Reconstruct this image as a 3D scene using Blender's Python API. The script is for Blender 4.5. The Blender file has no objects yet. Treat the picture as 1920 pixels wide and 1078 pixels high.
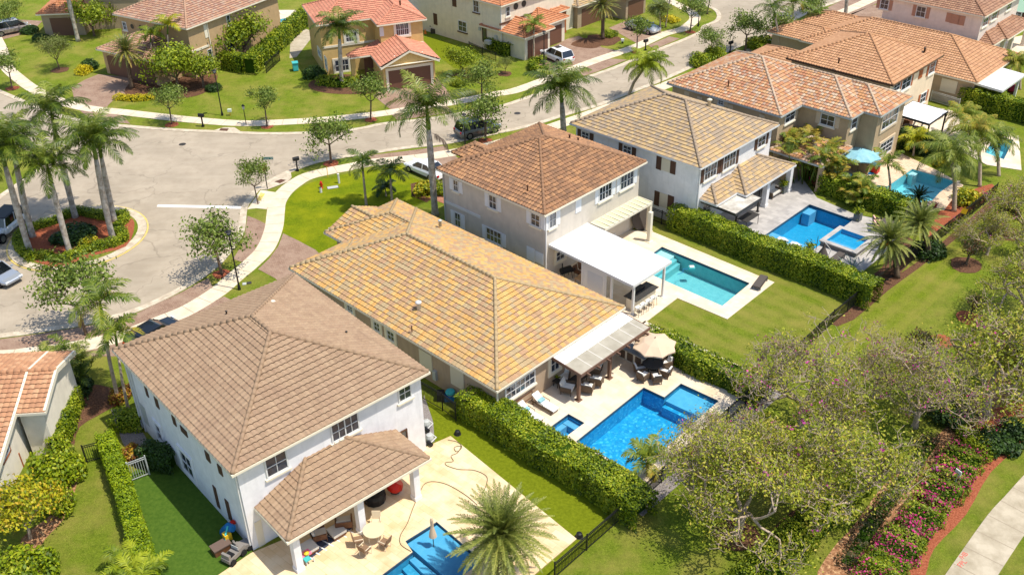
import bpy, math, random
import numpy as np
from mathutils import Vector, Matrix
from mathutils.geometry import tessellate_polygon
S = bpy.context.scene
COL = S.collection
R = math.radians

# ------------------------------------------------ camera (36 mm sensor, about 35 mm lens, 42 m up, looking down)
CZ = 42.0; FPX = 1865.28; PITCH = R(32.428); ROLL = R(-1.094)
fwd = Vector((0, math.cos(PITCH), -math.sin(PITCH))); rt = Vector((1, 0, 0)); up = rt.cross(fwd)
CR = rt*math.cos(ROLL) + up*math.sin(ROLL); CU = -rt*math.sin(ROLL) + up*math.cos(ROLL)
cam = bpy.data.cameras.new('camera'); co = bpy.data.objects.new('camera', cam); COL.objects.link(co)
cam.sensor_width = 36; cam.lens = FPX/1920*36; cam.clip_end = 3000; cam.clip_start = 1
co.matrix_world = Matrix(((CR.x, CU.x, -fwd.x, 0), (CR.y, CU.y, -fwd.y, 0), (CR.z, CU.z, -fwd.z, CZ), (0, 0, 0, 1)))
S.camera = co
# ------------------------------------------------ light
SUN_EL, SUN_AZ = 66.4, 110.0       # azimuth clockwise from +Y
w = bpy.data.worlds.new('World'); S.world = w; w.use_nodes = True
nt = w.node_tree; bg = nt.nodes['Background']; sk = nt.nodes.new('ShaderNodeTexSky')
sk.sky_type = 'NISHITA'; sk.sun_disc = False; sk.sun_elevation = R(SUN_EL); sk.sun_rotation = R(SUN_AZ)
nt.links.new(sk.outputs[0], bg.inputs[0]); bg.inputs[1].default_value = 0.15
sl = bpy.data.lights.new('sun', 'SUN'); so = bpy.data.objects.new('sun', sl); COL.objects.link(so)
sl.energy = 4.0; sl.angle = R(0.53); sl.color = (1, .94, .83)
sd = Vector((math.sin(R(SUN_AZ))*math.cos(R(SUN_EL)), math.cos(R(SUN_AZ))*math.cos(R(SUN_EL)), math.sin(R(SUN_EL))))
so.rotation_euler = sd.to_track_quat('Z', 'Y').to_euler(); so.location = (0, 60, 80)
S.render.engine = 'CYCLES'
S.view_settings.view_transform = 'Standard'; S.view_settings.look = 'None'; S.view_settings.exposure = 0.44
S.cycles.max_bounces = 6; S.cycles.transparent_max_bounces = 8

# ------------------------------------------------ survey helpers: a sight line meets the ground, a height or a wall
def ray(px, py): return fwd + CR*((px-960)/FPX) - CU*((py-539)/FPX)
def G(px, py, z=0.0):
    d = ray(px, py); t = (z-CZ)/d.z
    return (d.x*t, d.y*t)
def hfit(base, top):                       # height of a pole whose foot and tip are seen at base and top
    b = G(*base); best = (1e9, 1)
    for i in range(10, 2200):
        h = i*.01; q = G(top[0], top[1], h); e = (q[0]-b[0])**2 + (q[1]-b[1])**2
        if e < best[0]: best = (e, h, q)
    return best[1], best[2]
def ax(deg):
    c, s = math.cos(R(deg)), math.sin(R(deg)); return (c, s), (-s, c)
def ST(deg, px, py, z=0.0):
    p = G(px, py, z); a, b = ax(deg); return (p[0]*a[0]+p[1]*a[1], p[0]*b[0]+p[1]*b[1])
def XY(deg, s, t):
    a, b = ax(deg); return (a[0]*s+b[0]*t, a[1]*s+b[1]*t)

# ------------------------------------------------ materials
def lin(c): return tuple(((x/255+.055)/1.055)**2.4 if x > 10 else x/255/12.92 for x in c)
def node(m, t, **k):
    n = m.node_tree.nodes.new(t)
    for a, b in k.items(): setattr(n, a, b)
    return n
MATS = {}
def mat(name, c, rough=.7, spec=.3, c2=None, scale=3.0, bump=0.0, bscale=30.0, metal=0.0, c3=None, detail=4, coat=0.0):
    if name in MATS: return MATS[name]
    m = bpy.data.materials.new(name); m.use_nodes = True; MATS[name] = m
    b = m.node_tree.nodes['Principled BSDF']; L = m.node_tree.links.new
    b.inputs['Base Color'].default_value = (*c, 1); b.inputs['Roughness'].default_value = rough
    b.inputs['Specular IOR Level'].default_value = spec; b.inputs['Metallic'].default_value = metal
    b.inputs['Coat Weight'].default_value = coat
    tc = node(m, 'ShaderNodeNewGeometry')
    if c2:
        n = node(m, 'ShaderNodeTexNoise'); n.inputs['Scale'].default_value = scale; n.inputs['Detail'].default_value = detail
        n.inputs['Roughness'].default_value = .65
        L(tc.outputs['Position'], n.inputs['Vector'])
        r = node(m, 'ShaderNodeValToRGB'); r.color_ramp.elements[0].position = .35; r.color_ramp.elements[1].position = .65
        r.color_ramp.elements[0].color = (*c, 1); r.color_ramp.elements[1].color = (*c2, 1)
        if c3: e = r.color_ramp.elements.new(.5); e.color = (*c3, 1)
        L(n.outputs['Fac'], r.inputs['Fac']); L(r.outputs[0], b.inputs['Base Color'])
    if bump:
        n2 = node(m, 'ShaderNodeTexNoise'); n2.inputs['Scale'].default_value = bscale; n2.inputs['Detail'].default_value = 3
        L(tc.outputs['Position'], n2.inputs['Vector'])
        bp = node(m, 'ShaderNodeBump'); bp.inputs['Strength'].default_value = bump; bp.inputs['Distance'].default_value = .05
        L(n2.outputs['Fac'], bp.inputs['Height']); L(bp.outputs[0], b.inputs['Normal'])
    return m
def mixc(m, f, a, b, mode='MIX'):
    n = node(m, 'ShaderNodeMix', data_type='RGBA', blend_type=mode); L = m.node_tree.links.new
    for i, x in ((0, f), (6, a), (7, b)):
        if hasattr(x, 'links') or hasattr(x, 'is_linked'): L(x, n.inputs[i])
        else: n.inputs[i].default_value = x if i == 0 else (*x, 1)
    return n.outputs[2]
def noise(m, scale, detail=4, vec=None, rough=.6):
    n = node(m, 'ShaderNodeTexNoise'); n.inputs['Scale'].default_value = scale; n.inputs['Detail'].default_value = detail
    n.inputs['Roughness'].default_value = rough
    if vec is None: vec = node(m, 'ShaderNodeNewGeometry').outputs['Position']
    m.node_tree.links.new(vec, n.inputs['Vector']); return n.outputs['Fac']
def ramp(m, fac, stops, const=False):
    r = node(m, 'ShaderNodeValToRGB'); cr = r.color_ramp
    if const: cr.interpolation = 'CONSTANT'
    while len(cr.elements) > 1: cr.elements.remove(cr.elements[-1])
    cr.elements[0].position = stops[0][0]; cr.elements[0].color = (*stops[0][1], 1)
    for p, c in stops[1:]:
        e = cr.elements.new(p); e.color = (*c, 1)
    m.node_tree.links.new(fac, r.inputs['Fac']); return r.outputs[0]
def newmat(name):
    m = bpy.data.materials.new(name); m.use_nodes = True; MATS[name] = m
    return m, m.node_tree.nodes['Principled BSDF'], m.node_tree.links.new
def bumpn(m, b, fac, strength, dist=.05):
    bp = node(m, 'ShaderNodeBump'); bp.inputs['Strength'].default_value = strength; bp.inputs['Distance'].default_value = dist
    m.node_tree.links.new(fac, bp.inputs['Height']); m.node_tree.links.new(bp.outputs[0], b.inputs['Normal'])
def grass_mat(name, dark, mid, light, dry, drya=.5, stripe=None):
    m, b, L = newmat(name)
    c = ramp(m, noise(m, 7, 8, rough=.8), [(.3, dark), (.5, mid), (.7, light)])
    c = mixc(m, ramp(m, noise(m, 1.3, 6, None, .75), [(.38, (.45,)*3), (.55, (0,)*3)]), c, dark)
    c = mixc(m, ramp(m, noise(m, 28, 4, None, .8), [(.35, (.4,)*3), (.5, (0,)*3)]), c, tuple(x*.55 for x in dark))
    c = mixc(m, ramp(m, noise(m, 19, 4, None, .8), [(.52, (.0,)*3), (.68, (.4,)*3)]), c, dry)
    patch = ramp(m, noise(m, .35, 5), [(.42, (0, 0, 0)), (.68, (drya,)*3)])
    c = mixc(m, patch, c, dry)
    if stripe is not None:
        mp = node(m, 'ShaderNodeMapping'); mp.inputs['Rotation'].default_value = (0, 0, R(stripe))
        L(node(m, 'ShaderNodeNewGeometry').outputs['Position'], mp.inputs['Vector'])
        wv = node(m, 'ShaderNodeTexWave'); wv.inputs['Scale'].default_value = .22; wv.inputs['Distortion'].default_value = 1.2
        wv.inputs['Detail'].default_value = 2
        L(mp.outputs[0], wv.inputs['Vector'])
        c = mixc(m, ramp(m, wv.outputs['Fac'], [(.25, (.0,)*3), (.75, (.22,)*3)]), c, dry)
    L(c, b.inputs['Base Color']); b.inputs['Roughness'].default_value = .9; b.inputs['Specular IOR Level'].default_value = .1
    bumpn(m, b, noise(m, 16, 6, rough=.8), .9, .12)
    return m
GR = grass_mat('grass', lin((76, 94, 20)), lin((110, 128, 30)), lin((146, 156, 56)), lin((156, 142, 74)), .6)
GR2 = grass_mat('mown_grass', lin((76, 94, 18)), lin((110, 128, 28)), lin((146, 152, 56)), lin((156, 142, 74)), .5, stripe=-45.7)
GR3 = grass_mat('striped_grass', lin((78, 96, 16)), lin((112, 130, 24)), lin((148, 156, 50)), lin((156, 142, 74)), .5, stripe=45)
GRL = grass_mat('fresh_grass', lin((76, 98, 8)), lin((112, 128, 10)), lin((138, 150, 22)), lin((158, 156, 24)), .6)
TURF = mat('artificial_turf', lin((92, 102, 12)), .9, .1, lin((112, 122, 20)), 5, .4, 60)
TURF2 = mat('dense_turf', lin((62, 88, 26)), .9, .1, lin((78, 102, 34)), 4, .4, 60)
def road_mat():
    m, b, L = newmat('worn_road')
    c = ramp(m, noise(m, .25, 6), [(.35, lin((156, 143, 124))), (.6, lin((172, 158, 138)))])
    c = mixc(m, ramp(m, noise(m, 1.1, 5), [(.45, (0,)*3), (.75, (.45,)*3)]), c, lin((144, 130, 110)))
    mp = node(m, 'ShaderNodeMapping'); mp.inputs['Scale'].default_value = (.06, .5, 1); mp.inputs['Rotation'].default_value = (0, 0, R(-12))
    L(node(m, 'ShaderNodeNewGeometry').outputs['Position'], mp.inputs['Vector'])
    c = mixc(m, ramp(m, noise(m, 2.5, 4, mp.outputs[0]), [(.45, (0,)*3), (.7, (.3,)*3)]), c, lin((180, 168, 148)))
    c = mixc(m, ramp(m, noise(m, 40, 2), [(.3, (.16,)*3), (.6, (0,)*3)]), c, lin((110, 102, 92)))
    v = node(m, 'ShaderNodeTexVoronoi', feature='DISTANCE_TO_EDGE'); v.inputs['Scale'].default_value = .16
    wn = node(m, 'ShaderNodeVectorMath', operation='SCALE'); wn.inputs['Scale'].default_value = 1.0
    nz = node(m, 'ShaderNodeTexNoise'); nz.inputs['Scale'].default_value = .6; L(node(m, 'ShaderNodeNewGeometry').outputs['Position'], nz.inputs['Vector'])
    ad = node(m, 'ShaderNodeVectorMath', operation='MULTIPLY_ADD'); ad.inputs[1].default_value = (3, 3, 0); L(nz.outputs['Color'], ad.inputs[0]); L(node(m, 'ShaderNodeNewGeometry').outputs['Position'], ad.inputs[2]); L(ad.outputs[0], v.inputs['Vector'])
    c = mixc(m, ramp(m, v.outputs['Distance'], [(.0, (.45,)*3), (.012, (0,)*3)]), c, lin((110, 100, 86)))
    c = mixc(m, ramp(m, noise(m, .9, 7, None, .7), [(.6, (0,)*3), (.72, (.35,)*3)]), c, lin((120, 108, 92)))
    L(c, b.inputs['Base Color']); b.inputs['Roughness'].default_value = .85; b.inputs['Specular IOR Level'].default_value = .2
    bumpn(m, b, noise(m, 60, 2), .2, .01); return m
ROAD = road_mat()
def paver_mat(name, cols, mortar, bw, bh, rot=0.0, ms=.02, stain=None, off=.5, bumps=.3):
    m, b, L = newmat(name)
    mp = node(m, 'ShaderNodeMapping'); mp.inputs['Rotation'].default_value = (0, 0, R(rot))
    L(node(m, 'ShaderNodeNewGeometry').outputs['Position'], mp.inputs['Vector'])
    def brick(c1, c2):
        n = node(m, 'ShaderNodeTexBrick'); n.offset = off
        n.inputs['Scale'].default_value = 1; n.inputs['Brick Width'].default_value = bw; n.inputs['Row Height'].default_value = bh
        n.inputs['Mortar Size'].default_value = ms; n.inputs['Color1'].default_value = (*c1, 1); n.inputs['Color2'].default_value = (*c2, 1)
        n.inputs['Mortar'].default_value = (*mortar, 1); n.inputs['Bias'].default_value = 0
        L(mp.outputs[0], n.inputs['Vector']); return n
    br = brick(cols[0], cols[1]); c = br.outputs['Color']
    c = mixc(m, ramp(m, noise(m, .8, 5), [(.4, (0,)*3), (.65, (.6,)*3)]), c, cols[2])
    if stain: c = mixc(m, ramp(m, noise(m, .5, 6), [(.5, (0,)*3), (.75, (.7,)*3)]), c, stain)
    L(c, b.inputs['Base Color']); b.inputs['Roughness'].default_value = .75; b.inputs['Specular IOR Level'].default_value = .25
    bumpn(m, b, br.outputs['Fac'], -bumps, .01); return m
BRICK = paver_mat('brick_pavers', (lin((156, 128, 108)), lin((136, 108, 90)), lin((164, 140, 120))), lin((118, 96, 80)), .22, .11, 45, .012)
REDBR = paver_mat('red_brick_pavers', (lin((176, 118, 92)), lin((150, 94, 74)), lin((170, 126, 104))), lin((120, 88, 72)), .22, .11, 45, .012)
TRAV = paver_mat('travertine', (lin((220, 196, 158)), lin((208, 178, 134)), lin((224, 206, 174))), lin((178, 152, 112)), .8, .42, 41, .008, lin((190, 152, 104)))
TRAVP = paver_mat('pale_travertine', (lin((220, 204, 180)), lin((208, 190, 164)), lin((222, 208, 190))), lin((190, 176, 152)), .8, .42, 45.7, .01, lin((208, 180, 140)))
MARB = paver_mat('marble_pavers', (lin((178, 172, 166)), lin((152, 147, 142)), lin((188, 182, 174))), lin((150, 148, 146)), .6, .4, 45.7, .012, lin((150, 146, 142)))
TANP = paver_mat('tan_pavers', (lin((214, 190, 162)), lin((198, 172, 144)), lin((218, 198, 172))), lin((150, 122, 98)), .5, .3, 45.7, .012)
CONC = mat('pale_concrete', lin((218, 202, 178)), .8, .2, lin((200, 184, 158)), .9, .15, 40)
GUT = mat('kerb_concrete', lin((204, 190, 168)), .8, .2, lin((172, 158, 136)), 1.6, .15, 40)
OLDC = mat('weathered_concrete', lin((186, 174, 152)), .85, .2, lin((156, 144, 122)), .8, .25, 20)
JOINT = mat('joint_line', lin((150, 136, 116)), .9)
WPAINT = mat('white_road_paint', lin((226, 222, 212)), .6); YPAINT = mat('yellow_road_paint', lin((214, 188, 84)), .6, c2=lin((200, 180, 120)), scale=2)
MULCH = mat('red_mulch', lin((128, 66, 44)), .95, .1, lin((168, 100, 72)), 9, 1.0, 18, detail=8)
MULD = mat('dark_mulch', lin((74, 50, 38)), .95, .1, lin((120, 88, 66)), 9, 1.0, 18, detail=8)
LITTER = mat('leaf_litter', lin((112, 84, 56)), .95, .1, lin((198, 164, 122)), 5, 1.0, 14, detail=8, c3=lin((150, 106, 76)))
GRAVEL = mat('grey_gravel', lin((120, 112, 108)), .95, .1, lin((158, 150, 146)), 14, .8, 40)
IRON = mat('dark_iron', lin((70, 66, 62)), .5, metal=.3); RUST = mat('rusty_grate', lin((92, 62, 46)), .7)
BLACK = mat('black_metal', lin((34, 34, 36)), .45, metal=.2); BRONZE = mat('bronze_metal', lin((58, 56, 54)), .5)
WHITE = mat('white_metal', lin((212, 211, 208)), .45); CREAM = mat('cream_trim', lin((224, 214, 192)), .6)
GUTB = mat('brown_gutter', lin((92, 72, 56)), .5); GUTG = mat('grey_gutter', lin((176, 178, 174)), .45)
GLASS = mat('window_glass', lin((38, 44, 52)), .08, .8, lin((58, 66, 78)), 1.2, coat=.3)
CGLASS = mat('car_glass', lin((16, 20, 26)), .06, .8, coat=.5)
TYRE = mat('tyre_rubber', lin((26, 26, 27)), .8); RIM = mat('alloy_rim', lin((150, 152, 156)), .3, metal=.8)
WOODB = mat('brown_wood', lin((120, 80, 54)), .6, c2=lin((92, 60, 42)), scale=6); WOODT = mat('tan_wood', lin((196, 158, 112)), .6, c2=lin((170, 130, 90)), scale=6)
CUSH = mat('grey_cushion', lin((196, 192, 184)), .9, .1); CUSHW = mat('white_cushion', lin((228, 226, 220)), .9, .1); WICK = mat('wicker', lin((112, 94, 76)), .8, c2=lin((84, 70, 58)), scale=25)
SLING = mat('dark_sling', lin((84, 76, 70)), .8); RED = mat('red_plastic', lin((190, 34, 22)), .4); BLUE = mat('blue_plastic', lin((30, 110, 170)), .4)
TEAL = mat('teal_fabric', lin((120, 172, 186)), .8, c2=lin((146, 190, 200)), scale=1.4); YEL = mat('yellow_plastic', lin((226, 180, 40)), .5); BEIGEF = mat('beige_fabric', lin((206, 180, 152)), .85)
PINK = mat('pink_plastic', lin((232, 120, 150)), .5); TURQ = mat('turquoise_plastic', lin((70, 176, 176)), .45)
def wallm(name, c):
    m, b, L = newmat(name); k = ramp(m, noise(m, 1.5, 5), [(.35, lin(c)), (.65, lin(tuple(x*.95 for x in c)))])
    mp = node(m, 'ShaderNodeMapping'); mp.inputs['Scale'].default_value = (2.2, 2.2, .25); L(node(m, 'ShaderNodeNewGeometry').outputs['Position'], mp.inputs['Vector'])
    k = mixc(m, ramp(m, noise(m, 1.0, 6, mp.outputs[0], .7), [(.52, (0,)*3), (.75, (.35,)*3)]), k, lin(tuple(x*.78 for x in c)))
    L(k, b.inputs['Base Color']); b.inputs['Roughness'].default_value = .88; b.inputs['Specular IOR Level'].default_value = .15
    bumpn(m, b, noise(m, 45, 4), .35, .03); return m
def leafmat(name, stops, trans=.25, rough=.55):
    m, b, L = newmat(name)
    at = node(m, 'ShaderNodeAttribute', attribute_name='tint')
    n = len(stops)
    c = ramp(m, at.outputs['Fac'], [(i/(n-1) if n > 1 else 0, lin(x)) for i, x in enumerate(stops)])
    L(c, b.inputs['Base Color']); b.inputs['Roughness'].default_value = rough; b.inputs['Specular IOR Level'].default_value = .35
    tr = node(m, 'ShaderNodeBsdfTranslucent'); mx = node(m, 'ShaderNodeMixShader'); mx.inputs[0].default_value = trans
    L(c, tr.inputs[0]); L(b.outputs[0], mx.inputs[1]); L(tr.outputs[0], mx.inputs[2])
    L(mx.outputs[0], m.node_tree.nodes['Material Output'].inputs['Surface']); return m
LF = {
 'oak': leafmat('oak_leaves', [(52, 70, 16), (84, 106, 28), (116, 134, 46), (144, 156, 76)]),
 'hedge': leafmat('hedge_leaves', [(44, 62, 4), (92, 116, 6), (142, 156, 12), (184, 184, 52)]),
 'clip': leafmat('clipped_hedge_leaves', [(84, 108, 6), (126, 148, 8), (164, 176, 16)]),
 'dark': leafmat('dark_shrub_leaves', [(26, 46, 18), (46, 72, 24), (74, 102, 34)]),
 'lime': leafmat('lime_leaves', [(68, 88, 10), (112, 130, 14), (160, 168, 34)]),
 'yel': leafmat('golden_leaves', [(84, 104, 14), (134, 144, 20), (186, 176, 30), (190, 154, 40)]),
 'gold': leafmat('gold_shrub_leaves', [(150, 150, 20), (204, 186, 20), (220, 196, 40)]),
 'olive': leafmat('olive_leaves', [(72, 84, 32), (108, 118, 50), (136, 142, 70)]),
 'royal': leafmat('royal_palm_leaves', [(38, 58, 12), (72, 94, 18), (112, 126, 34), (160, 164, 78)], .3, .42),
 'date': leafmat('date_palm_leaves', [(70, 84, 28), (116, 126, 50), (158, 160, 78), (186, 174, 84)], .25, .5),
 'datey': leafmat('yellowing_palm_leaves', [(70, 88, 44), (112, 124, 60), (168, 150, 64), (190, 156, 90)], .25, .5),
 'areca': leafmat('areca_leaves', [(64, 90, 20), (100, 120, 34), (140, 148, 46), (176, 150, 56)], .3, .5),
 'croton': leafmat('croton_leaves', [(60, 80, 20), (130, 60, 40), (190, 150, 40), (70, 110, 30)]),
 'pinkfl': leafmat('pink_flowers', [(170, 60, 130), (206, 60, 150), (196, 110, 170)]),
 'magfl': leafmat('magenta_flowers', [(190, 20, 110), (214, 50, 140), (160, 40, 90)]),
 'redfl': leafmat('red_bromeliad_leaves', [(150, 30, 60), (200, 60, 90), (110, 120, 40)]),
 'sparse': leafmat('sparse_leaves', [(80, 94, 20), (122, 134, 28), (164, 168, 46), (188, 170, 66)]),
 'bush': leafmat('dark_bush_leaves', [(30, 34, 22), (60, 62, 34), (96, 92, 50), (120, 70, 50)]),
 'orange': leafmat('orange_dates', [(196, 110, 30), (214, 140, 40)]),
 'agave': leafmat('agave_leaves', [(110, 130, 116), (140, 156, 140)]),
}
BARK = mat('grey_bark', lin((122, 104, 86)), .9, .1, lin((92, 76, 62)), 6, .5, 20)
PBARK = mat('pale_bark', lin((186, 168, 146)), .9, .1, lin((156, 136, 116)), 6, .4, 20)
ROYT = mat('royal_palm_trunk', lin((190, 182, 170)), .85, .1, lin((140, 128, 112)), 2.5, .3, 8)
SHAFT = mat('green_crownshaft', lin((104, 128, 44)), .5, .3, lin((84, 108, 36)), 4)
HCORE = mat('hedge_core', lin((44, 66, 14)), .95, .05)

# ------------------------------------------------ mesh building
class MB:
    def __init__(s): s.v = []; s.f = []
    def quad(s, *p):
        n = len(s.v); s.v += [tuple(q) for q in p]; s.f.append(tuple(range(n, n+len(p)))); return s
    def box(s, x0, x1, y0, y1, z0, z1):
        n = len(s.v)
        s.v += [(x0, y0, z0), (x1, y0, z0), (x1, y1, z0), (x0, y1, z0), (x0, y0, z1), (x1, y0, z1), (x1, y1, z1), (x0, y1, z1)]
        s.f += [tuple(n+i for i in f) for f in ((3, 2, 1, 0), (4, 5, 6, 7), (0, 1, 5, 4), (1, 2, 6, 5), (2, 3, 7, 6), (3, 0, 4, 7))]; return s
    def tube(s, pts, rs, n=8, cap=True):
        pts = [Vector(p) for p in pts]
        if not hasattr(rs, '__len__'): rs = [rs]*len(pts)
        st = len(s.v)
        for i, p in enumerate(pts):
            d = (pts[min(i+1, len(pts)-1)] - pts[max(i-1, 0)])
            if d.length < 1e-6: d = Vector((0, 0, 1))
            d.normalize(); u = d.cross(Vector((0, 1, 0)) if abs(d.y) < .9 else Vector((1, 0, 0))).normalized(); v = d.cross(u)
            for k in range(n):
                a = 2*math.pi*k/n; s.v.append(tuple(p + (u*math.cos(a) + v*math.sin(a))*rs[i]))
        for i in range(len(pts)-1):
            for k in range(n):
                a = st+i*n; s.f.append((a+k, a+(k+1) % n, a+n+(k+1) % n, a+n+k))
        if cap: s.f.append(tuple(st+k for k in reversed(range(n)))); s.f.append(tuple(st+(len(pts)-1)*n+k for k in range(n)))
        return s
    def lathe(s, prof, n=12, c=(0, 0)):         # prof: (radius, z)
        return s.tube([(c[0], c[1], z) for r, z in prof], [max(r, .001) for r, z in prof], n)
    def prism(s, poly, z0, z1):
        n = len(s.v); k = len(poly)
        s.v += [(x, y, z0) for x, y in poly] + [(x, y, z1) for x, y in poly]
        s.f += [tuple(n+i for i in reversed(range(k))), tuple(n+k+i for i in range(k))]
        s.f += [(n+i, n+(i+1) % k, n+k+(i+1) % k, n+k+i) for i in range(k)]; return s
    def build(s, name, m, parent=None, smooth=False):
        me = bpy.data.meshes.new(name); me.from_pydata(s.v, [], s.f); me.validate(); me.update()
        return link(name, me, m, parent, smooth)
def link(name, me, m, parent=None, smooth=False):
    me.materials.append(m)
    if smooth: me.polygons.foreach_set('use_smooth', [True]*len(me.polygons))
    o = bpy.data.objects.new(name, me); COL.objects.link(o)
    if parent: o.parent = parent
    return o
def npmesh(name, P, m, parent=None, tint=None, smooth=False):   # P: (N,4,3) quads
    N = len(P); me = bpy.data.meshes.new(name)
    me.vertices.add(N*4); me.vertices.foreach_set('co', np.ascontiguousarray(P, np.float32).ravel())
    me.loops.add(N*4); me.loops.foreach_set('vertex_index', np.arange(N*4, dtype=np.int32))
    me.polygons.add(N); me.polygons.foreach_set('loop_start', np.arange(0, N*4, 4, dtype=np.int32))
    me.update(calc_edges=True)
    if tint is not None:
        a = me.attributes.new('tint', 'FLOAT', 'FACE'); a.data.foreach_set('value', np.asarray(tint, np.float32))
    return link(name, me, m, parent, smooth)
def tag(o, label=None, cat=None, group=None, kind=None):
    if label: o['label'] = label
    if cat: o['category'] = cat
    if group: o['group'] = group
    if kind: o['kind'] = kind
    return o
def empty(name, loc, rz=0.0, label=None, cat=None, group=None):
    o = bpy.data.objects.new(name, None); COL.objects.link(o); o.location = loc if len(loc) == 3 else (*loc, 0)
    o.rotation_euler = (0, 0, rz); o.empty_display_size = .5
    return tag(o, label, cat, group)
def dup(root, loc, rz=0.0, sc=1.0, label=None, group=None):
    def cp(o, par):
        c = o.copy(); COL.objects.link(c); c.parent = par
        for ch in o.children: cp(ch, c)
        return c
    r = cp(root, None); r.location = loc if len(loc) == 3 else (*loc, 0); r.rotation_euler = (0, 0, rz)
    r.scale = (sc,)*3 if not hasattr(sc, '__len__') else sc
    if label: r['label'] = label
    if group: r['group'] = group
    return r
def cr(pts, n=6, closed=False):                 # Catmull-Rom through 2-D points
    P = [np.array(p, float) for p in pts]; out = []; N = len(P)
    for i in range(N if closed else N-1):
        p0, p1, p2, p3 = (P[(i-1) % N], P[i], P[(i+1) % N], P[(i+2) % N]) if closed else (P[max(i-1, 0)], P[i], P[i+1], P[min(i+2, N-1)])
        for k in range(n):
            t = k/n; out.append(tuple(.5*((2*p1)+(-p0+p2)*t+(2*p0-5*p1+4*p2-p3)*t*t+(-p0+3*p1-3*p2+p3)*t**3)))
    if not closed: out.append(tuple(P[-1]))
    return out
def W(pts, z=0): return [G(x, y, z) for x, y in pts]
def area(name, loops, z, m, kind='structure', thick=0.0):
    if not isinstance(loops[0][0], (tuple, list)): loops = [loops]
    vs = [Vector((x, y, 0)) for l in loops for x, y in l]
    tri = tessellate_polygon([[Vector((x, y, 0)) for x, y in l] for l in loops])
    b = MB(); b.v = [(v.x, v.y, z) for v in vs]
    for t in tri:
        a, c, d = (vs[i] for i in t)
        if (c-a).cross(d-a).z < 0: t = (t[0], t[2], t[1])
        b.f.append(tuple(t))
    if thick:
        k = 0
        for l in loops:
            for i in range(len(l)):
                p, q = l[i], l[(i+1) % len(l)]
                b.quad((*p, z), (*q, z), (*q, z-thick), (*p, z-thick))
    o = b.build(name, m); o['kind'] = kind
    return o
def offset(path, d):
    out = []
    for i, p in enumerate(path):
        a = path[max(i-1, 0)]; c = path[min(i+1, len(path)-1)]
        dx, dy = c[0]-a[0], c[1]-a[1]; l = math.hypot(dx, dy) or 1
        out.append((p[0]-dy/l*d, p[1]+dx/l*d))
    return out
def strip(name, path, wd, z, m, thick=0.0, side=0.0):
    A = offset(path, wd/2+side); B = offset(path, -wd/2+side); b = MB()
    for i in range(len(path)-1):
        b.quad((*B[i], z), (*B[i+1], z), (*A[i+1], z), (*A[i], z))
        if thick:
            b.quad((*A[i], z), (*A[i+1], z), (*A[i+1], z-thick), (*A[i], z-thick)); b.quad((*B[i+1], z), (*B[i], z), (*B[i], z-thick), (*B[i+1], z-thick))
    o = b.build(name, m); o['kind'] = 'structure'; return o

# ------------------------------------------------ pools (cut into the ground)
def poolmat(name, c, c2, speck=0.0):
    m, b, L = newmat(name)
    col = ramp(m, noise(m, 2.2, 5), [(.35, lin(c)), (.65, lin(c2))])
    if speck:
        v = node(m, 'ShaderNodeTexVoronoi'); v.inputs['Scale'].default_value = 7; L(node(m, 'ShaderNodeNewGeometry').outputs['Position'], v.inputs['Vector'])
        col = mixc(m, ramp(m, v.outputs['Color'], [(.0, (0,)*3), (.62, (.0,)*3), (.95, (speck,)*3)]), col, lin((110, 200, 226)))  # mosaic specks; their pale cyan paints the water's sparkle into the floor
    L(col, b.inputs['Base Color']); b.inputs['Roughness'].default_value = .5; return m
def water_mat(name, tint, rip=9.0, st=.35):
    m, b, L = newmat(name); m.node_tree.nodes.remove(b); out = m.node_tree.nodes['Material Output']
    t = node(m, 'ShaderNodeBsdfTransparent'); t.inputs[0].default_value = (*tint, 1)
    g = node(m, 'ShaderNodeBsdfGlossy'); g.inputs['Roughness'].default_value = .06
    f = node(m, 'ShaderNodeFresnel'); f.inputs[0].default_value = 1.33
    bp = node(m, 'ShaderNodeBump'); bp.inputs['Strength'].default_value = st; bp.inputs['Distance'].default_value = .06
    L(noise(m, rip, 3), bp.inputs['Height']); L(bp.outputs[0], g.inputs['Normal']); L(bp.outputs[0], f.inputs['Normal'])
    mx = node(m, 'ShaderNodeMixShader'); L(f.outputs[0], mx.inputs[0]); L(t.outputs[0], mx.inputs[1]); L(g.outputs[0], mx.inputs[2])
    L(mx.outputs[0], out.inputs['Surface']); return m
WAT = water_mat('pool_water', (.80, .95, .98)); WAT2 = water_mat('rippled_pool_water', (.7, .96, .98), 5, .9)
P_Y = poolmat('deep_blue_pebble', (14, 132, 184), (30, 154, 202), .8); P_C = poolmat('aqua_plaster', (104, 176, 180), (120, 188, 190))
P_D = poolmat('blue_plaster', (10, 142, 186), (26, 154, 194), .2); P_E = poolmat('turquoise_plaster', (110, 192, 202), (136, 206, 212), .3)
P_L = poolmat('blue_tile_plaster', (84, 158, 194), (98, 168, 200)); P_LD = poolmat('teal_plaster', (44, 142, 178), (60, 154, 188), .3)
P_S = poolmat('shelf_plaster', (96, 160, 196), (108, 170, 202)); P_W = poolmat('pale_step_plaster', (180, 212, 214), (196, 222, 222))
TILEB = mat('dark_waterline_tile', lin((52, 74, 96)), .3)
HOLES = []
def clean_(p): return clean(p)
def clean(poly):                       # make counter-clockwise
    a = sum(poly[i][0]*poly[(i+1) % len(poly)][1]-poly[(i+1) % len(poly)][0]*poly[i][1] for i in range(len(poly)))
    return poly if a > 0 else poly[::-1]
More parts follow.
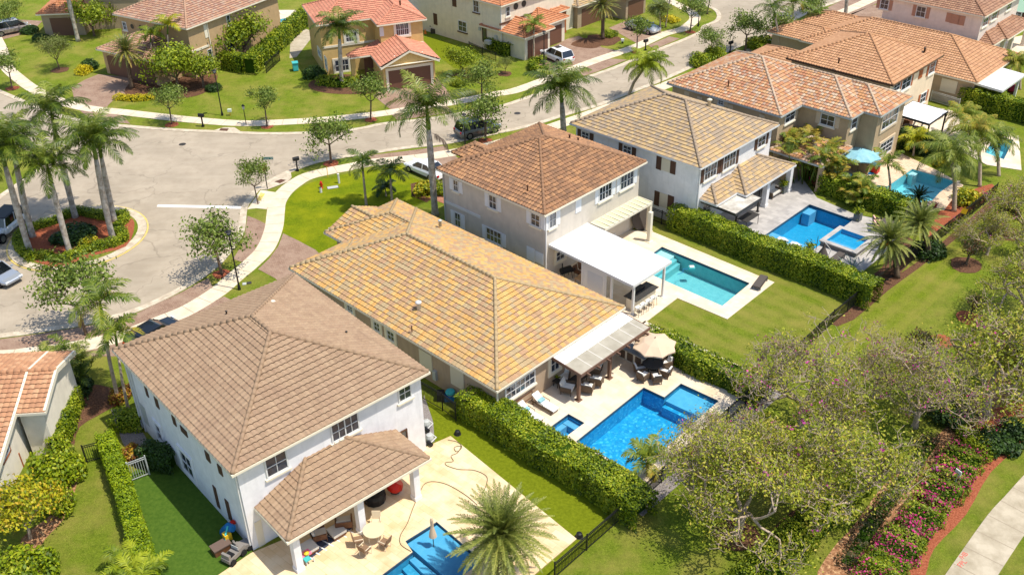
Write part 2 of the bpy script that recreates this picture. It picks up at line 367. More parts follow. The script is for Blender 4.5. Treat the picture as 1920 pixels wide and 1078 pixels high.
def pool(label, poly, im, depth=1.35, top=.05, shelves=(), wat=None, coping=None, raised=0.0, hole=True, wl=True):
    poly = clean(poly); cx = sum(p[0] for p in poly)/len(poly); cy = sum(p[1] for p in poly)/len(poly)
    if hole: HOLES.append(poly)
    e = empty('swimming_pool' if len(shelves) or depth > 1 else 'spa_pool', (cx, cy, 0), 0, label, 'pool' if depth > 1 or len(shelves) else 'spa')
    q = [(x-cx, y-cy) for x, y in poly]; n = len(q)
    b = MB(); b.quad(*[(x, y, -depth) for x, y in q])
    for i in range(n):
        p, r = q[i], q[(i+1) % n]; b.quad((*r, -depth), (*p, -depth), (*p, top+raised-.02), (*r, top+raised-.02))
    b.build('basin', im, e)
    t = MB(); qi = inset(q, .012)
    for i in range(n):
        p, r = qi[i], qi[(i+1) % n]; t.quad((*r, top+raised-.24), (*p, top+raised-.24), (*p, top+raised-.03), (*r, top+raised-.03))
    t.build('waterline_tiles', TILEB if wl else im, e)
    a = MB(); a.quad(*[(x, y, top+raised-.13) for x, y in q]); a.build('water', wat or WAT, e)
    for nm, sp, z, m in shelves:
        sp = inset(clean(sp), .015); s_ = MB(); s_.prism([(x-cx, y-cy) for x, y in sp], -depth+.01, z); s_.build(nm, m, e)
    if coping:
        wd, m = coping; o = inset(q, -wd); c = MB(); zt = top+raised+.015
        for i in range(n):
            j = (i+1) % n
            c.quad((*q[i], zt), (*q[j], zt), (*o[j], zt), (*o[i], zt)); c.quad((*o[i], zt), (*o[j], zt), (*o[j], 0), (*o[i], 0))
            c.quad((*q[j], zt), (*q[i], zt), (*q[i], zt-.06), (*q[j], zt-.06))
        c.build('coping', m, e)
    return e
def inset(poly, d):                     # ccw polygon, d > 0 shrinks
    n = len(poly); out = []
    for i in range(n):
        a, p, c = Vector(poly[i-1]), Vector(poly[i]), Vector(poly[(i+1) % n])
        u = (p-a).normalized(); v = (c-p).normalized(); n1 = Vector((-u.y, u.x)); n2 = Vector((-v.y, v.x))
        k = n1+n2; l = 1+n1.dot(n2); out.append(tuple(p + k*(d/max(l, .3))))
    return out
def para(a, b, c):                      # parallelogram from three picture points on the ground: corner, next, previous
    A, B, C = (Vector(G(*p)) for p in (a, b, c)); return [tuple(A), tuple(B), tuple(B+C-A), tuple(C)]
def sub(par, u0, u1, v0, v1):
    A, B, D = Vector(par[0]), Vector(par[1]), Vector(par[3])
    return [tuple(A+(B-A)*u+(D-A)*v) for u, v in ((u0, v0), (u1, v0), (u1, v1), (u0, v1))]
# yellow-roofed house: deep blue pool, sun shelf and spa
yp = para((1206.7, 727), (1317, 779), (1080, 828))
def upt(par, u, v): A, B, D = Vector(par[0]), Vector(par[1]), Vector(par[3]); return tuple(A+(B-A)*u+(D-A)*v)
YP = clean_([upt(yp, *q) for q in ((0, 0), (.36, 0), (.36, -.27), (1, -.27), (1, 1), (0, 1))])
pool('long deep blue pool with glittering water behind the yellow-tiled house', YP, P_Y,
     shelves=[('sun_shelf', sub(yp, .37, .99, -.26, -.01), -.3, P_S), ('step', sub(yp, .37, .99, -.01, .04), -.6, P_Y)], wat=WAT2)
_s = para((1065.8, 776.5), (1096, 793.5), (1029, 803))
pool('small square blue spa beside the sunbeds', _s, P_Y, .9, shelves=(('bench', sub(_s, 0, .98, .0, .3), -.4, P_S), ('bench', sub(_s, .0, .3, .31, .98), -.4, P_S)))
# grey two-storey house: aqua pool
cp = para((1241, 463.5), (1406, 532), (1187, 501))
pool('rectangular aqua pool beside the white flat canopy', cp, P_C, shelves=[('entry_step', sub(cp, .0, .16, .01, .98), -.3, P_W), ('step', sub(cp, .16, .20, .02, .98), -.5, P_C), ('step', sub(cp, .2, .24, .02, .98), -.75, P_C)], coping=None)
# white house with tan roof: blue pool and raised spa
dp = para((1517.7, 384), (1600, 413), (1425, 448))
pool('square bright blue pool with two white chairs in the shallow end', dp, P_D, shelves=[('sun_shelf', sub(dp, .0, .98, .76, .99), -.18, P_S), ('corner_seat', sub(dp, .02, .2, .02, .17), -.22, P_S)], wat=WAT)
dz = (1578.7, 429), (1630.5, 447), (1549.5, 450)
_A, _B, _C = (Vector(G(*p, .5)) for p in dz)
dspa = [tuple(_A), tuple(_B), tuple(_B+_C-_A), tuple(_C)]
# beige house: turquoise free-form pool
ep = W([(1710, 318), (1792, 341), (1762, 362), (1748, 377), (1700, 384), (1655, 372), (1628, 354), (1632, 346), (1663, 351)])
pool('turquoise pool shaded by palms behind the beige house', ep, P_E, 1.1, wl=False, shelves=[('tanning_ledge', W([(1711, 319), (1722, 323), (1712, 330), (1703, 324)]), -.15, P_W), ('spa_floor', W([(1633, 348), (1660, 353), (1657, 366), (1634, 357)]), -.3, P_W)], coping=(.3, TANP))
# near house: stepped pool
lp = W([(818.7, 978.5), (905, 1052), (800, 1130), (690, 1170), (650, 1128), (773.6, 1035), (760, 1015)])
def st_(a): return [XY(-48.8, *p) for p in a]
pool('blue pool with wide steps and a shallow square shelf', lp, P_LD, shelves=[
     ('sun_shelf', W([(818.7, 979.5), (903, 1052), (850, 1092), (762, 1016)]), -.16, P_L), ('step', W([(774, 1036), (776, 1034), (846, 1090), (830, 1104), (766, 1041)]), -.35, P_L),
     ('step', W([(764, 1043), (766, 1041), (830, 1104), (812, 1116), (752, 1052)]), -.6, P_LD), ('step', W([(752, 1052), (812, 1116), (795, 1124), (740, 1060)]), -.85, P_LD)])
# neighbours' pools further off
fp1 = W([(1868, 254), (1900, 264), (1882, 300), (1846, 287)]); fp2 = W([(505, 40), (549, 33), (554, 42), (509, 56)])
pool('far turquoise pool beyond the tall palms', fp1, P_E)
pool('far pool between the hedge and the ochre house', fp2, P_E, wl=False)

# ------------------------------------------------ ground and paving
e = 900
area('ground', [[(-e, -200), (e, -200), (e, 1600), (-e, 1600)]] + HOLES, 0, GR)
# street
north = [(-160, 118), (-40, 152), (0, 169), (50, 190), (100, 210), (170, 228), (250, 236), (330, 242), (420, 246), (500, 249), (584, 247.5), (667, 241), (717, 231), (800, 222), (880, 208), (934, 199), (987, 182), (1060, 157), (1134, 132), (1180, 114), (1228, 94), (1280, 74), (1313, 59)]
north2 = [(1313, 59), (1316, 50), (1330, 44), (1341, 38), (1344, 30), (1338, 20), (1318, 11), (1295, 2), (1260, -14), (1200, -40)]
south = [(1700, -70), (1600, -8), (1520, 24), (1444, 64.5), (1386, 89.5), (1340, 109), (1293, 130), (1241, 153.5), (1173, 180), (1123, 200), (1060, 218), (1000, 237), (927, 253), (880, 263), (830, 272), (760, 280), (700, 289), (637, 298), (590, 308), (547, 323.5), (510, 342), (487, 357), (475, 374), (464, 392), (457.6, 437), (431, 477), (400, 508), (339, 547), (253, 587), (170, 608), (75, 624), (0, 634), (-80, 640), (-200, 640)]
P_n = cr(W(north), 5); P_n2 = cr(W(north2), 5); P_s = cr(W(south), 5)
far = [G(1200, -40), (90, 330), (140, 330), G(1700, -70)]
lot = cr(W([(-260, 440), (-60, 400), (0, 365), (62, 322), (70, 305), (50, 285), (10, 262), (-60, 240), (-220, 200)]), 4)
road = P_n + P_n2[1:-1] + far + P_s[1:] + lot
area('road', road, .006, ROAD)
for nm, p, sd in (('kerb_gutter', P_n, -.3), ('kerb_gutter', P_n2, -.3), ('kerb_gutter', P_s, -.3), ('kerb_gutter', lot, -.3)):
    strip(nm, p, .6, .05, GUT, .05, sd)
area('painted_line', W([(296, 384), (440, 386.5), (458, 388), (454, 392), (294, 388)]), .012, WPAINT)
for (x, y) in ((342, 271), (970, 213)):
    c = G(x, y); m_ = MB(); m_.lathe([(.36, .0), (.36, .014), (.3, .016)], 20); o = m_.build('manhole_cover', IRON); o.location = (*c, 0)
    tag(o, 'round iron manhole cover in the road ' + ('opposite the black mailbox by the corner lawn' if x < 400 else 'between the two tall street palms'), 'manhole cover')
# sidewalks with joints
def walk(name, px, wd=1.6, n=5, jn=True, m=CONC):
    p = cr(W(px), n); strip(name, p, wd, .035, m, .035)
    if jn:
        L_ = 0; j = MB()
        for i in range(len(p)-1):
            a, c = Vector(p[i]), Vector(p[i+1]); l = (c-a).length; u = (c-a)/l; nn = Vector((-u.y, u.x))
            k = math.ceil(L_/1.6)*1.6-L_
            while k < l:
                q = a+u*k; h = wd/2-.02; j.quad(*[(*(q+nn*sx*h+u*sy*.022), .039) for sx, sy in ((-1, -1), (1, -1), (1, 1), (-1, 1))]); k += 1.6
            L_ += l
        o = j.build(name+'_joints', JOINT); o['kind'] = 'structure'
walk('sidewalk', [(-100, 668), (0, 669), (55, 663), (110, 656), (170, 645), (235, 628), (313, 598), (355, 580), (407, 548), (440, 520), (470, 495), (498, 466), (513, 430), (517, 400), (520, 381), (532, 362), (552, 345), (577, 331), (617, 321), (654, 314), (700, 305), (760, 299), (830, 290), (920, 273), (1000, 250), (1110, 213), (1240, 164), (1330, 128), (1420, 92), (1480, 66), (1560, 32), (1629, 2), (1700, -35)])
walk('sidewalk', [(-120, 20), (-30, 50), (0, 88), (12, 125), (37, 149), (62, 167), (100, 186), (160, 203), (230, 211), (300, 219), (367, 226), (461, 232), (581, 227), (640, 222), (720, 213), (800, 200), (854, 192), (930, 177), (977, 167), (1077, 129), (1120, 113), (1193, 88), (1244, 65), (1278, 56), (1294, 46), (1303, 36), (1299, 26), (1281, 15), (1259, 4), (1230, -10)], 1.5)
walk('rear_sidewalk', [(2420, 560), (2200, 700), (2030, 830), (1960, 900), (1920, 945), (1885, 985), (1824, 1074), (1790, 1125), (1740, 1200), (1640, 1380), (1520, 1620)], 2.1, m=OLDC)
area('ramp', W([(464, 393), (489, 357), (520, 362), (502, 387), (500, 393), (480, 391)]), .042, CONC, thick=.04)
area('tactile_strip', W([(481, 377), (489, 362), (497, 364), (489, 378)]), .048, YPAINT)
area('drain_apron', W([(395, 247), (420, 240), (440, 240), (455, 250)]), .054, GUT); area('drain_apron', W([(487, 356), (545, 322), (547, 334), (540, 342), (500, 357)]), .054, GUT)
for lab, p in (('rusty storm drain grate in the far kerb by the corner lawn', [(411, 246), (414, 242), (429, 242.5), (426, 247)]), ('rusty storm drain grate near the street name sign', [(515, 342), (527, 337), (536, 339), (525, 345)])):
    b = MB(); q = W(p); b.prism(clean(q), .05, .068)
    o = b.build('drain_grate', RUST); tag(o, lab, 'drain grate')
# driveways and aprons
for pts, z, m_ in (
    ([(-120, 641), (0, 636), (75, 626), (170, 610), (253, 589), (339, 549), (374, 530), (391, 522), (399, 538), (375, 560), (300, 598), (235, 624), (110, 652), (0, 664), (-120, 666)], .02, BRICK),
    ([(-40, 676), (110, 662), (240, 636), (330, 600), (420, 556), (432, 562), (500, 590), (420, 660), (330, 690), (250, 668), (150, 668), (100, 720), (40, 760), (-40, 760)], .02, BRICK),
    ([(464, 405), (480, 411), (498, 420), (495, 450), (470, 478), (455, 492), (437, 486), (452, 462), (460, 436)], .02, BRICK),
    ([(531, 438), (560, 452), (592, 469), (640, 520), (560, 570), (516, 522), (484, 505), (505, 485), (522, 462)], .02, BRICK),
    ([(690, 292), (760, 284), (832, 274), (845, 285), (760, 299), (700, 302)], .02, BRICK), ([(758, 306), (851, 292), (900, 320), (880, 350), (835, 352), (800, 334), (762, 318)], .02, BRICK),
    ([(803, 371), (828, 352), (840, 352), (842, 386)], .024, REDBR),
    ([(134, 164), (160, 150), (184, 140), (290, 150), (286, 170), (250, 176), (215, 186), (204, 197), (197, 206), (160, 200), (140, 190)], .02, BRICK), ([(150, 208), (225, 214), (245, 233), (170, 225)], .02, BRICK),
    ([(716, 165), (820, 146), (850, 186), (800, 197), (735, 208), (700, 180)], .02, BRICK), ([(735, 216), (838, 200), (850, 212), (745, 226)], .02, BRICK),
    ([(1000, 108), (1063, 74), (1085, 68), (1130, 90), (1165, 97), (1120, 108), (1074, 127), (1030, 132), (1010, 128)], .02, BRICK), ([(1080, 132), (1135, 111), (1155, 111), (1176, 113), (1120, 135), (1095, 143)], .02, BRICK),
    ([(1142, 53), (1178, 38), (1238, 60), (1244, 62), (1196, 83)], .02, BRICK), ([(1215, 86), (1255, 69), (1275, 73), (1228, 93)], .02, BRICK),
    ([(0, 76), (-60, 60), (-20, 35), (80, 40), (60, 60), (40, 66)], .02, BRICK), ([(1540, 20), (1600, -8), (1640, -20), (1660, 0), (1590, 32), (1560, 30)], .02, BRICK),
    ([(1560, 40), (1600, 25), (1640, 10), (1690, 10), (1660, 45), (1600, 60)], .02, BRICK),
    ([(1440, 66), (1500, 42), (1560, 60), (1530, 90), (1480, 92)], .02, BRICK)):
    area('driveway', W(pts), z, m_)
area('driveway', W([(-200, 470), (-60, 430), (0, 395), (60, 352), (30, 300), (-30, 265), (-200, 230)][::-1]), .02, CONC) if 0 else None
area('side_path', W([(543, 110), (556, 108), (592, 62), (560, 50), (545, 70)]), .02, OLDC)
# fresh bright lawns, dry verge
area('lawn', cr(W([(534, 440), (531, 410), (533, 388), (540, 375), (560, 354), (590, 340), (640, 328), (700, 318), (752, 310), (765, 330), (835, 356), (800, 372), (760, 400), (700, 440), (620, 480)]), 3, True), .01, GRL)
area('lawn', W([(1224, 440), (1452, 530), (1363.5, 599), (1270, 560), (1205, 610), (1330, 700), (1440, 760), (1560, 606), (1636, 540), (1260, 420)]), .01, GR2)
area('putting_green', cr(W([(795, 70), (850, 84), (890, 110), (860, 130), (830, 112), (810, 98)]), 4, True), .012, TURF)
area('mown_strip', W([(1572, 610), (1650, 545), (1700, 508), (1780, 455), (1870, 372), (1905, 400), (1830, 480), (1760, 560), (1660, 650), (1600, 700)]), .008, GR3)
# near house side turf and patio
area('side_turf', W([(243, 890), (320, 840), (475, 1036), (380, 1100), (240, 1140), (280, 1000)]), .03, TURF2, thick=.03)
area('right_turf', W([(770, 722), (850, 772), (1168, 970), (1047, 1078), (990, 1130), (980, 1100), (1081, 1012), (845, 820), (790, 840)]), .012, TURF)
patioL = W([(380, 1098), (471, 1037), (560, 1000), (790, 842), (845, 818), (1081, 1010.5), (985, 1092), (900, 1165), (760, 1240), (560, 1240)])
def patio(name, poly, z, m, holes=()): return area(name, [clean(poly)]+[list(h) for h in holes], z, m, thick=z-.001)
patio('patio', patioL, .05, TRAV, [lp])
YS = lambda s, t: XY(-44.3, s, t)
patio('patio', [YS(-35.6, 34.2), YS(-24.9, 34.2), YS(-24.9, 50.6), YS(-35.6, 50.6)], .05, TRAVP, [YP, _s])
patio('patio', W([(1120, 425), (1225, 436), (1452, 530), (1363.5, 599), (1270, 559.5), (1205, 609), (1150, 655), (1000, 560)]), .05, TRAVP, [cp])
patio('patio', W([(1320, 410), (1380, 362), (1440, 340), (1500, 330), (1532, 372), (1604, 403), (1674, 418), (1680, 450), (1649, 484), (1612, 514), (1560, 520), (1330, 430)]), .05, MARB, [dp])
patio('patio', W([(1560, 330), (1600, 300), (1682, 285), (1760, 322), (1806, 348), (1770, 395), (1690, 400), (1560, 345)]), .05, TANP, [ep])
patio('patio', W([(1690, 190), (1783, 208), (1850, 240), (1910, 256), (1915, 320), (1850, 310), (1780, 272), (1687, 243)]), .05, TRAVP, [fp1])
patio('patio', W([(1850, 80), (1960, 60), (1960, 110), (1880, 100)]), .05, TRAVP)
patio('patio', W([(503, 74), (499, 20), (560, 20), (585, 34), (545, 68), (520, 78)]), .05, TRAVP, [fp2])
# planting beds
area('mulch_bed', cr(W([(1735, 1078), (1751, 1029), (1811, 965), (1858, 885), (1925, 828), (1960, 800), (1960, 740), (1880, 760), (1830, 790), (1781, 850), (1720, 960), (1680, 1040), (1640, 1110), (1700, 1130)]), 3, True), .02, MULCH)
area('leaf_litter', cr(W([(1534, 1090), (1560, 1030), (1600, 985), (1660, 905), (1720, 850), (1775, 800), (1830, 740), (1870, 700), (1900, 730), (1850, 790), (1790, 850), (1740, 920), (1690, 1000), (1640, 1110)]), 3, True), .014, LITTER)
area('litter_bed', cr(W([(1560, 608), (1640, 541), (1700, 505), (1760, 460), (1862, 372), (1872, 380), (1790, 450), (1720, 505), (1665, 545), (1600, 600)]), 2, True), .012, MULD)
area('litter_bed', cr(W([(1410, 1040), (1450, 990), (1500, 950), (1530, 975), (1480, 1010), (1430, 1050)]), 3, True), .012, MULD)
area('bark_strip', cr(W([(128, 835), (140, 800), (152, 760), (165, 720), (240, 740), (200, 770), (150, 800), (138, 840)]), 3, True), .014, MULD)
area('bark_strip', cr(W([(120, 905), (145, 890), (138, 930), (118, 975), (85, 1010), (50, 1060), (40, 1010), (100, 960)]), 3, True), .014, LITTER)
area('gravel_bed', W([(208, 768), (240, 765), (310, 880), (262, 884), (230, 830)]), .016, GRAVEL)
area('gravel_bed', W([(795, 740), (812, 790), (815, 828), (798, 836), (790, 760)]), .02, GRAVEL)
area('planting_bed', cr(W([(235, 178), (290, 188), (370, 180), (405, 155), (395, 130), (300, 120), (250, 150)]), 4, True), .022, MULD)
area('planting_bed', cr(W([(590, 150), (650, 140), (725, 155), (700, 175), (620, 176), (580, 165)]), 4, True), .022, MULD)
IC = (-37.5, 75.6)
def ring(r, n=48): return [(IC[0]+r*math.cos(i/n*6.2832), IC[1]+r*math.sin(i/n*6.2832)) for i in range(n+1)]
strip('island_kerb', ring(5.3), .75, .1, GUT, .1); strip('yellow_kerb_line', ring(5.76), .13, .05, YPAINT, .04); area('island_grass', ring(4.93)[:-1], .1, GR)
area('island_mulch', cr(W([(46, 476), (42, 450), (70, 428), (130, 400), (190, 402), (242, 408), (252, 425), (236, 462), (180, 478), (115, 500), (70, 492)], .1), 3, True), .112, MULCH)
area('planting_bed', W([(770, 345), (800, 338), (836, 352), (800, 380), (772, 368)]), .022, MULD)
area('planting_bed', cr(W([(1655, 500), (1690, 445), (1720, 460), (1700, 500), (1650, 540), (1632, 520)]), 3, True), .006, MULD)
area('planting_bed', cr(W([(1780, 375), (1860, 345), (1850, 375), (1780, 420), (1740, 445), (1760, 400)]), 3, True), .014, MULCH)
area('planting_bed', cr(W([(1070, 85), (1095, 72), (1120, 76), (1130, 84), (1110, 92)]), 3, True), .024, MULD)
area('rear_planter', [YS(-25.2, 34.6), YS(-23.6, 34.6), YS(-23.6, 50), YS(-25.2, 50)], .02, GRAVEL)
area('lawn_patch', W([(1455, 400), (1545, 378), (1612, 404), (1676, 414), (1690, 430), (1540, 370)]), .012, GR)

# ------------------------------------------------ roofs
def roofmat(name, cols, stain, sc=1.2, sa=.45):
    m, b, L = newmat(name)
    at = node(m, 'ShaderNodeAttribute', attribute_name='tint')
    n = len(cols); c = ramp(m, at.outputs['Fac'], [(i/n*.98, lin(x)) for i, x in enumerate(cols)] + [(.99, lin(tuple(x*.45 for x in stain)))], True)  # last stop: dark tone that paints the shade gap on tile risers
    c = mixc(m, ramp(m, noise(m, sc, 6), [(.45, (0,)*3), (.72, (sa,)*3)]), c, lin(stain))
    c = mixc(m, ramp(m, noise(m, 14, 3), [(.35, (.25,)*3), (.6, (0,)*3)]), c, lin(tuple(x*.72 for x in stain)))
    oc = node(m, 'ShaderNodeTexCoord').outputs['Object']; vt = node(m, 'ShaderNodeVectorTransform', vector_type='NORMAL', convert_from='WORLD', convert_to='OBJECT'); L(node(m, 'ShaderNodeNewGeometry').outputs['True Normal'], vt.inputs[0])
    ab = node(m, 'ShaderNodeVectorMath', operation='ABSOLUTE'); L(vt.outputs[0], ab.inputs[0]); sx = node(m, 'ShaderNodeSeparateXYZ'); L(ab.outputs[0], sx.inputs[0])
    gt = node(m, 'ShaderNodeMath', operation='GREATER_THAN'); L(sx.outputs[0], gt.inputs[0]); L(sx.outputs[1], gt.inputs[1]); S_ = []
    for sc_ in ((3.2, .28, 1), (.28, 3.2, 1)):
        mp = node(m, 'ShaderNodeMapping'); mp.inputs['Scale'].default_value = sc_; L(oc, mp.inputs['Vector']); S_.append(noise(m, 1.0, 5, mp.outputs[0]))
    mf = node(m, 'ShaderNodeMix'); L(gt.outputs[0], mf.inputs[0]); L(S_[0], mf.inputs[2]); L(S_[1], mf.inputs[3])
    c = mixc(m, ramp(m, mf.outputs[0], [(.5, (0,)*3), (.76, (.32,)*3)]), c, lin(tuple(x*.66 for x in stain)))
    L(c, b.inputs['Base Color']); b.inputs['Roughness'].default_value = .85; b.inputs['Specular IOR Level'].default_value = .15
    bumpn(m, b, noise(m, 30, 3), .25, .02); return m
RM = {
 'L': roofmat('taupe_roof_tiles', [(162, 136, 110), (157, 131, 105), (166, 140, 113), (154, 128, 103), (160, 133, 107), (164, 138, 111)], (146, 118, 98), .7, .35),
 'Y': roofmat('blended_yellow_roof_tiles', [(200, 160, 98), (172, 138, 106), (176, 154, 118), (202, 154, 90), (176, 140, 108), (188, 152, 104), (172, 150, 116), (204, 166, 104)], (172, 142, 102), .8, .4),
 'C': roofmat('weathered_terracotta_tiles', [(172, 128, 92), (150, 114, 86), (164, 122, 90), (142, 108, 82), (180, 136, 98)], (124, 96, 78), .8, .5),
 'D': roofmat('sand_blend_flat_tiles', [(178, 152, 116), (158, 140, 120), (186, 156, 110), (168, 144, 114), (154, 138, 118), (190, 162, 116)], (160, 138, 112)),
 'E': roofmat('orange_white_blend_tiles', [(184, 130, 94), (190, 146, 110), (196, 172, 146), (174, 120, 90), (192, 142, 98), (172, 144, 124), (196, 156, 116)], (160, 120, 94), 1.2, .3),
 'F': roofmat('apricot_roof_tiles', [(194, 148, 110), (186, 140, 102), (200, 154, 116), (182, 136, 102)], (172, 128, 96), 1.2, .3),
 'H': roofmat('brown_roof_tiles', [(164, 124, 98), (152, 114, 92), (172, 134, 108)], (132, 100, 82)),
 'M': roofmat('pink_brown_blend_tiles', [(170, 128, 106), (184, 148, 122), (160, 122, 104), (180, 138, 110), (176, 148, 128)], (150, 114, 96)),
 'N': roofmat('salmon_roof_tiles', [(198, 134, 108), (190, 126, 102), (204, 142, 114)], (176, 116, 94), 1, .25),
 'O': roofmat('orange_roof_tiles', [(190, 128, 90), (180, 118, 82), (198, 138, 100)], (160, 104, 76), 1, .3),
 'P': roofmat('orange_tan_roof_tiles', [(190, 144, 108), (182, 134, 100), (196, 152, 116), (176, 130, 98)], (164, 118, 90)),
}
PIT = 5/12
def slope(Q, T, P, u, n, L, run, k0, k1, z, pit, rng, tw=.3, amp=.035, step=.05, over=.07):
    """tiled roof plane: P eave start, u along the eave, n inward; the ends close in by k0, k1 metres per metre of run"""
    cph = math.cos(math.atan(pit)); cl = .36*cph; nc = max(1, math.ceil((run+over)/cl)); us = tw/4
    nu = int(math.ceil(L/us)); U = np.linspace(0, L, nu+1); ph = np.abs(np.sin(np.pi*U/tw)) if amp > .02 else (np.sin(np.pi*U/tw)**8)
    tid = np.floor((U[:-1]+U[1:])/2/tw).astype(int); tr = rng.random((nc+1, tid.max()+2))*.975
    for c in range(nc):
        r0 = -over+c*cl; r1 = min(run, r0+cl)
        if r1 <= r0: break
        rows = []
        for r, up_ in ((r0, step), (r1, 0.0)):
            a, b_ = k0*max(r, 0), L-k1*max(r, 0)
            if b_ < a: a = b_ = (a+b_)/2
            uu = np.clip(U, a, b_); zz = z+r*pit+up_+amp*ph
            rows.append(np.stack([P[0]+u[0]*uu+n[0]*r, P[1]+u[1]*uu+n[1]*r, zz], 1))
        lo, hi = rows; q = np.stack([lo[:-1], lo[1:], hi[1:], hi[:-1]], 1)
        ok = (np.abs(lo[1:]-lo[:-1]).sum(1)+np.abs(hi[1:]-hi[:-1]).sum(1)) > 1e-4
        Q.append(q[ok]); T.append(tr[c, tid][ok])
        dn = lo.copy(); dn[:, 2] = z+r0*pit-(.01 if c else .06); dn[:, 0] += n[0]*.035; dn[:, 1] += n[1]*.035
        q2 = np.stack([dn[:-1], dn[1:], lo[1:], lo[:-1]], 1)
        Q.append(q2[ok]); T.append(np.full(ok.sum(), 1.0 if c else .3))  # upper risers take the dark stop: painted shade under each tile lip
def caps(b, p0, p1, r=.125, ln=.42):
    p0, p1 = Vector(p0), Vector(p1); d = p1-p0; n = max(1, round(d.length/ln))
    for i in range(n):
        a = p0+d*(i/n); c = p0+d*((i+1.12)/n if i < n-1 else 1.0); b.tube([a, c], [r*1.06, r*.92], 8)
class House:
    def __init__(s, name, label, deg, s0, t0, rm, wm, gut=WHITE, cat='house', tw=.3, amp=.035, seed=1):
        s.deg = deg; s.s0, s.t0 = s0, t0; x, y = XY(deg, s0, t0); s.rng = np.random.default_rng(seed)
        s.e = empty(name, (x, y, 0), R(deg), label, cat); s.rm = rm; s.wm = wm; s.gm = gut; s.tw = tw; s.amp = amp
        s.walls = MB(); s.Q = []; s.T = []; s.cap = MB(); s.caps = []; s.gut = MB(); s.sof = MB(); s.a, s.b = ax(deg)
    def st(s, px, py, z=0): q = ST(s.deg, px, py, z); return (q[0]-s.s0, q[1]-s.t0)
    def on(s, px, py, face, val):
        d = ray(px, py); n = s.a if face == 's' else s.b; o = s.s0 if face == 's' else s.t0
        t = (val+o)/(n[0]*d.x+n[1]*d.y); p = d*t; k = s.b if face == 's' else s.a
        return (p.x*k[0]+p.y*k[1]-(s.t0 if face == 's' else s.s0), CZ+p.z)
    def wall(s, s0, s1, t0, t1, z0, z1): s.walls.box(s0, s1, t0, t1, z0, z1)
    def hip(s, s0, s1, t0, t1, z, ends=(1, 1, 1, 1), pit=PIT, gutter=True, ridge=True, ov=.07):
        """ends: s0, s1, t0, t1 sides; 1 hipped, 0 gable (only on the short sides)"""
        if s.cap.f: s.caps.append(s.cap); s.cap = MB()
        A, B = s1-s0, t1-t0; w_ = min(A, B); run = w_/2; zt = z+run*pit; lw = A >= B
        k = dict(tw=s.tw, amp=s.amp)
        e0, e1, e2, e3 = ends
        ka, kb = (e0, e1) if lw else (1, 1); kc, kd = (e2, e3) if not lw else (1, 1)
        if e2 or lw: slope(s.Q, s.T, (s0, t0), (1, 0), (0, 1), A, run, ka, kb, z, pit, s.rng, **k)
        if e3 or lw: slope(s.Q, s.T, (s1, t1), (-1, 0), (0, -1), A, run, kb, ka, z, pit, s.rng, **k)
        if e1 or not lw: slope(s.Q, s.T, (s1, t0), (0, 1), (-1, 0), B, run, kc, kd, z, pit, s.rng, **k)
        if e0 or not lw: slope(s.Q, s.T, (s0, t1), (0, -1), (1, 0), B, run, kd, kc, z, pit, s.rng, **k)
        h = .03
        if lw: r0, r1 = (s0+run*e0, (t0+t1)/2, zt+h), (s1-run*e1, (t0+t1)/2, zt+h)
        else: r0, r1 = ((s0+s1)/2, t0+run*e2, zt+h), ((s0+s1)/2, t1-run*e3, zt+h)
        if ridge:
            caps(s.cap, r0, r1)
            for c, r, f in (((s0, t0), r0, e0 if lw else e2), ((s1, t0), r1 if lw else r0, e1 if lw else e2), ((s0, t1), r0 if lw else r1, e0 if lw else e3), ((s1, t1), r1, e1 if lw else e3)):
                if f: caps(s.cap, (*c, z+h), r)
        if not (e0 and e1) and lw:
            for ee, x in ((e0, s0+.3), (e1, s1-.3)):
                if not ee: s.walls.quad((x, t0+.3, z-.1), (x, t1-.3, z-.1), (x, (t0+t1)/2, zt-.16)); 
        if not (e2 and e3) and not lw:
            for ee, y in ((e2, t0+.3), (e3, t1-.3)):
                if not ee: s.walls.quad((s0+.3, y, z-.1), (s1-.3, y, z-.1), ((s0+s1)/2, y, zt-.16))
        if gutter:
            g = s.gut; d = .09
            if e2 or lw: g.box(s0-d, s1+d, t0-d, t0+.0, z-.17, z-.02)
            if e3 or lw: g.box(s0-d, s1+d, t1, t1+d, z-.17, z-.02)
            if e0 or not lw: g.box(s0-d, s0, t0, t1, z-.17, z-.02)
            if e1 or not lw: g.box(s1, s1+d, t0, t1, z-.17, z-.02)
            s.sof.box(s0+.01, s1-.01, t0+.01, t1-.01, z-.15, z-.1)
        return r0, r1, zt
    def finish(s):
        s.walls.build('wall', s.wm, s.e)
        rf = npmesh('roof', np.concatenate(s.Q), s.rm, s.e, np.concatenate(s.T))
        s.roof = rf
        for cb in s.caps+[s.cap]:
            if cb.f: o = cb.build('ridge_tiles', s.rm, rf, True); a = o.data.attributes.new('tint', 'FLOAT', 'FACE'); a.data.foreach_set('value', np.full(len(o.data.polygons), .3, np.float32))
        if s.gut.f: s.gut.build('gutter', s.gm, rf)
        if s.sof.f: s.sof.build('soffit', CREAM, rf)
        return s
    def fb(s, face, val, u0, u1, z0, z1, d0, d1, b=None):       # box standing proud of a wall face
        b = b or MB(); sg = 1 if val[1] > 0 else -1; v = val[0]
        lo, hi = sorted((v+sg*d0, v+sg*d1))
        if face == 's': b.box(lo, hi, u0, u1, z0, z1)
        else: b.box(u0, u1, lo, hi, z0, z1)
        return b
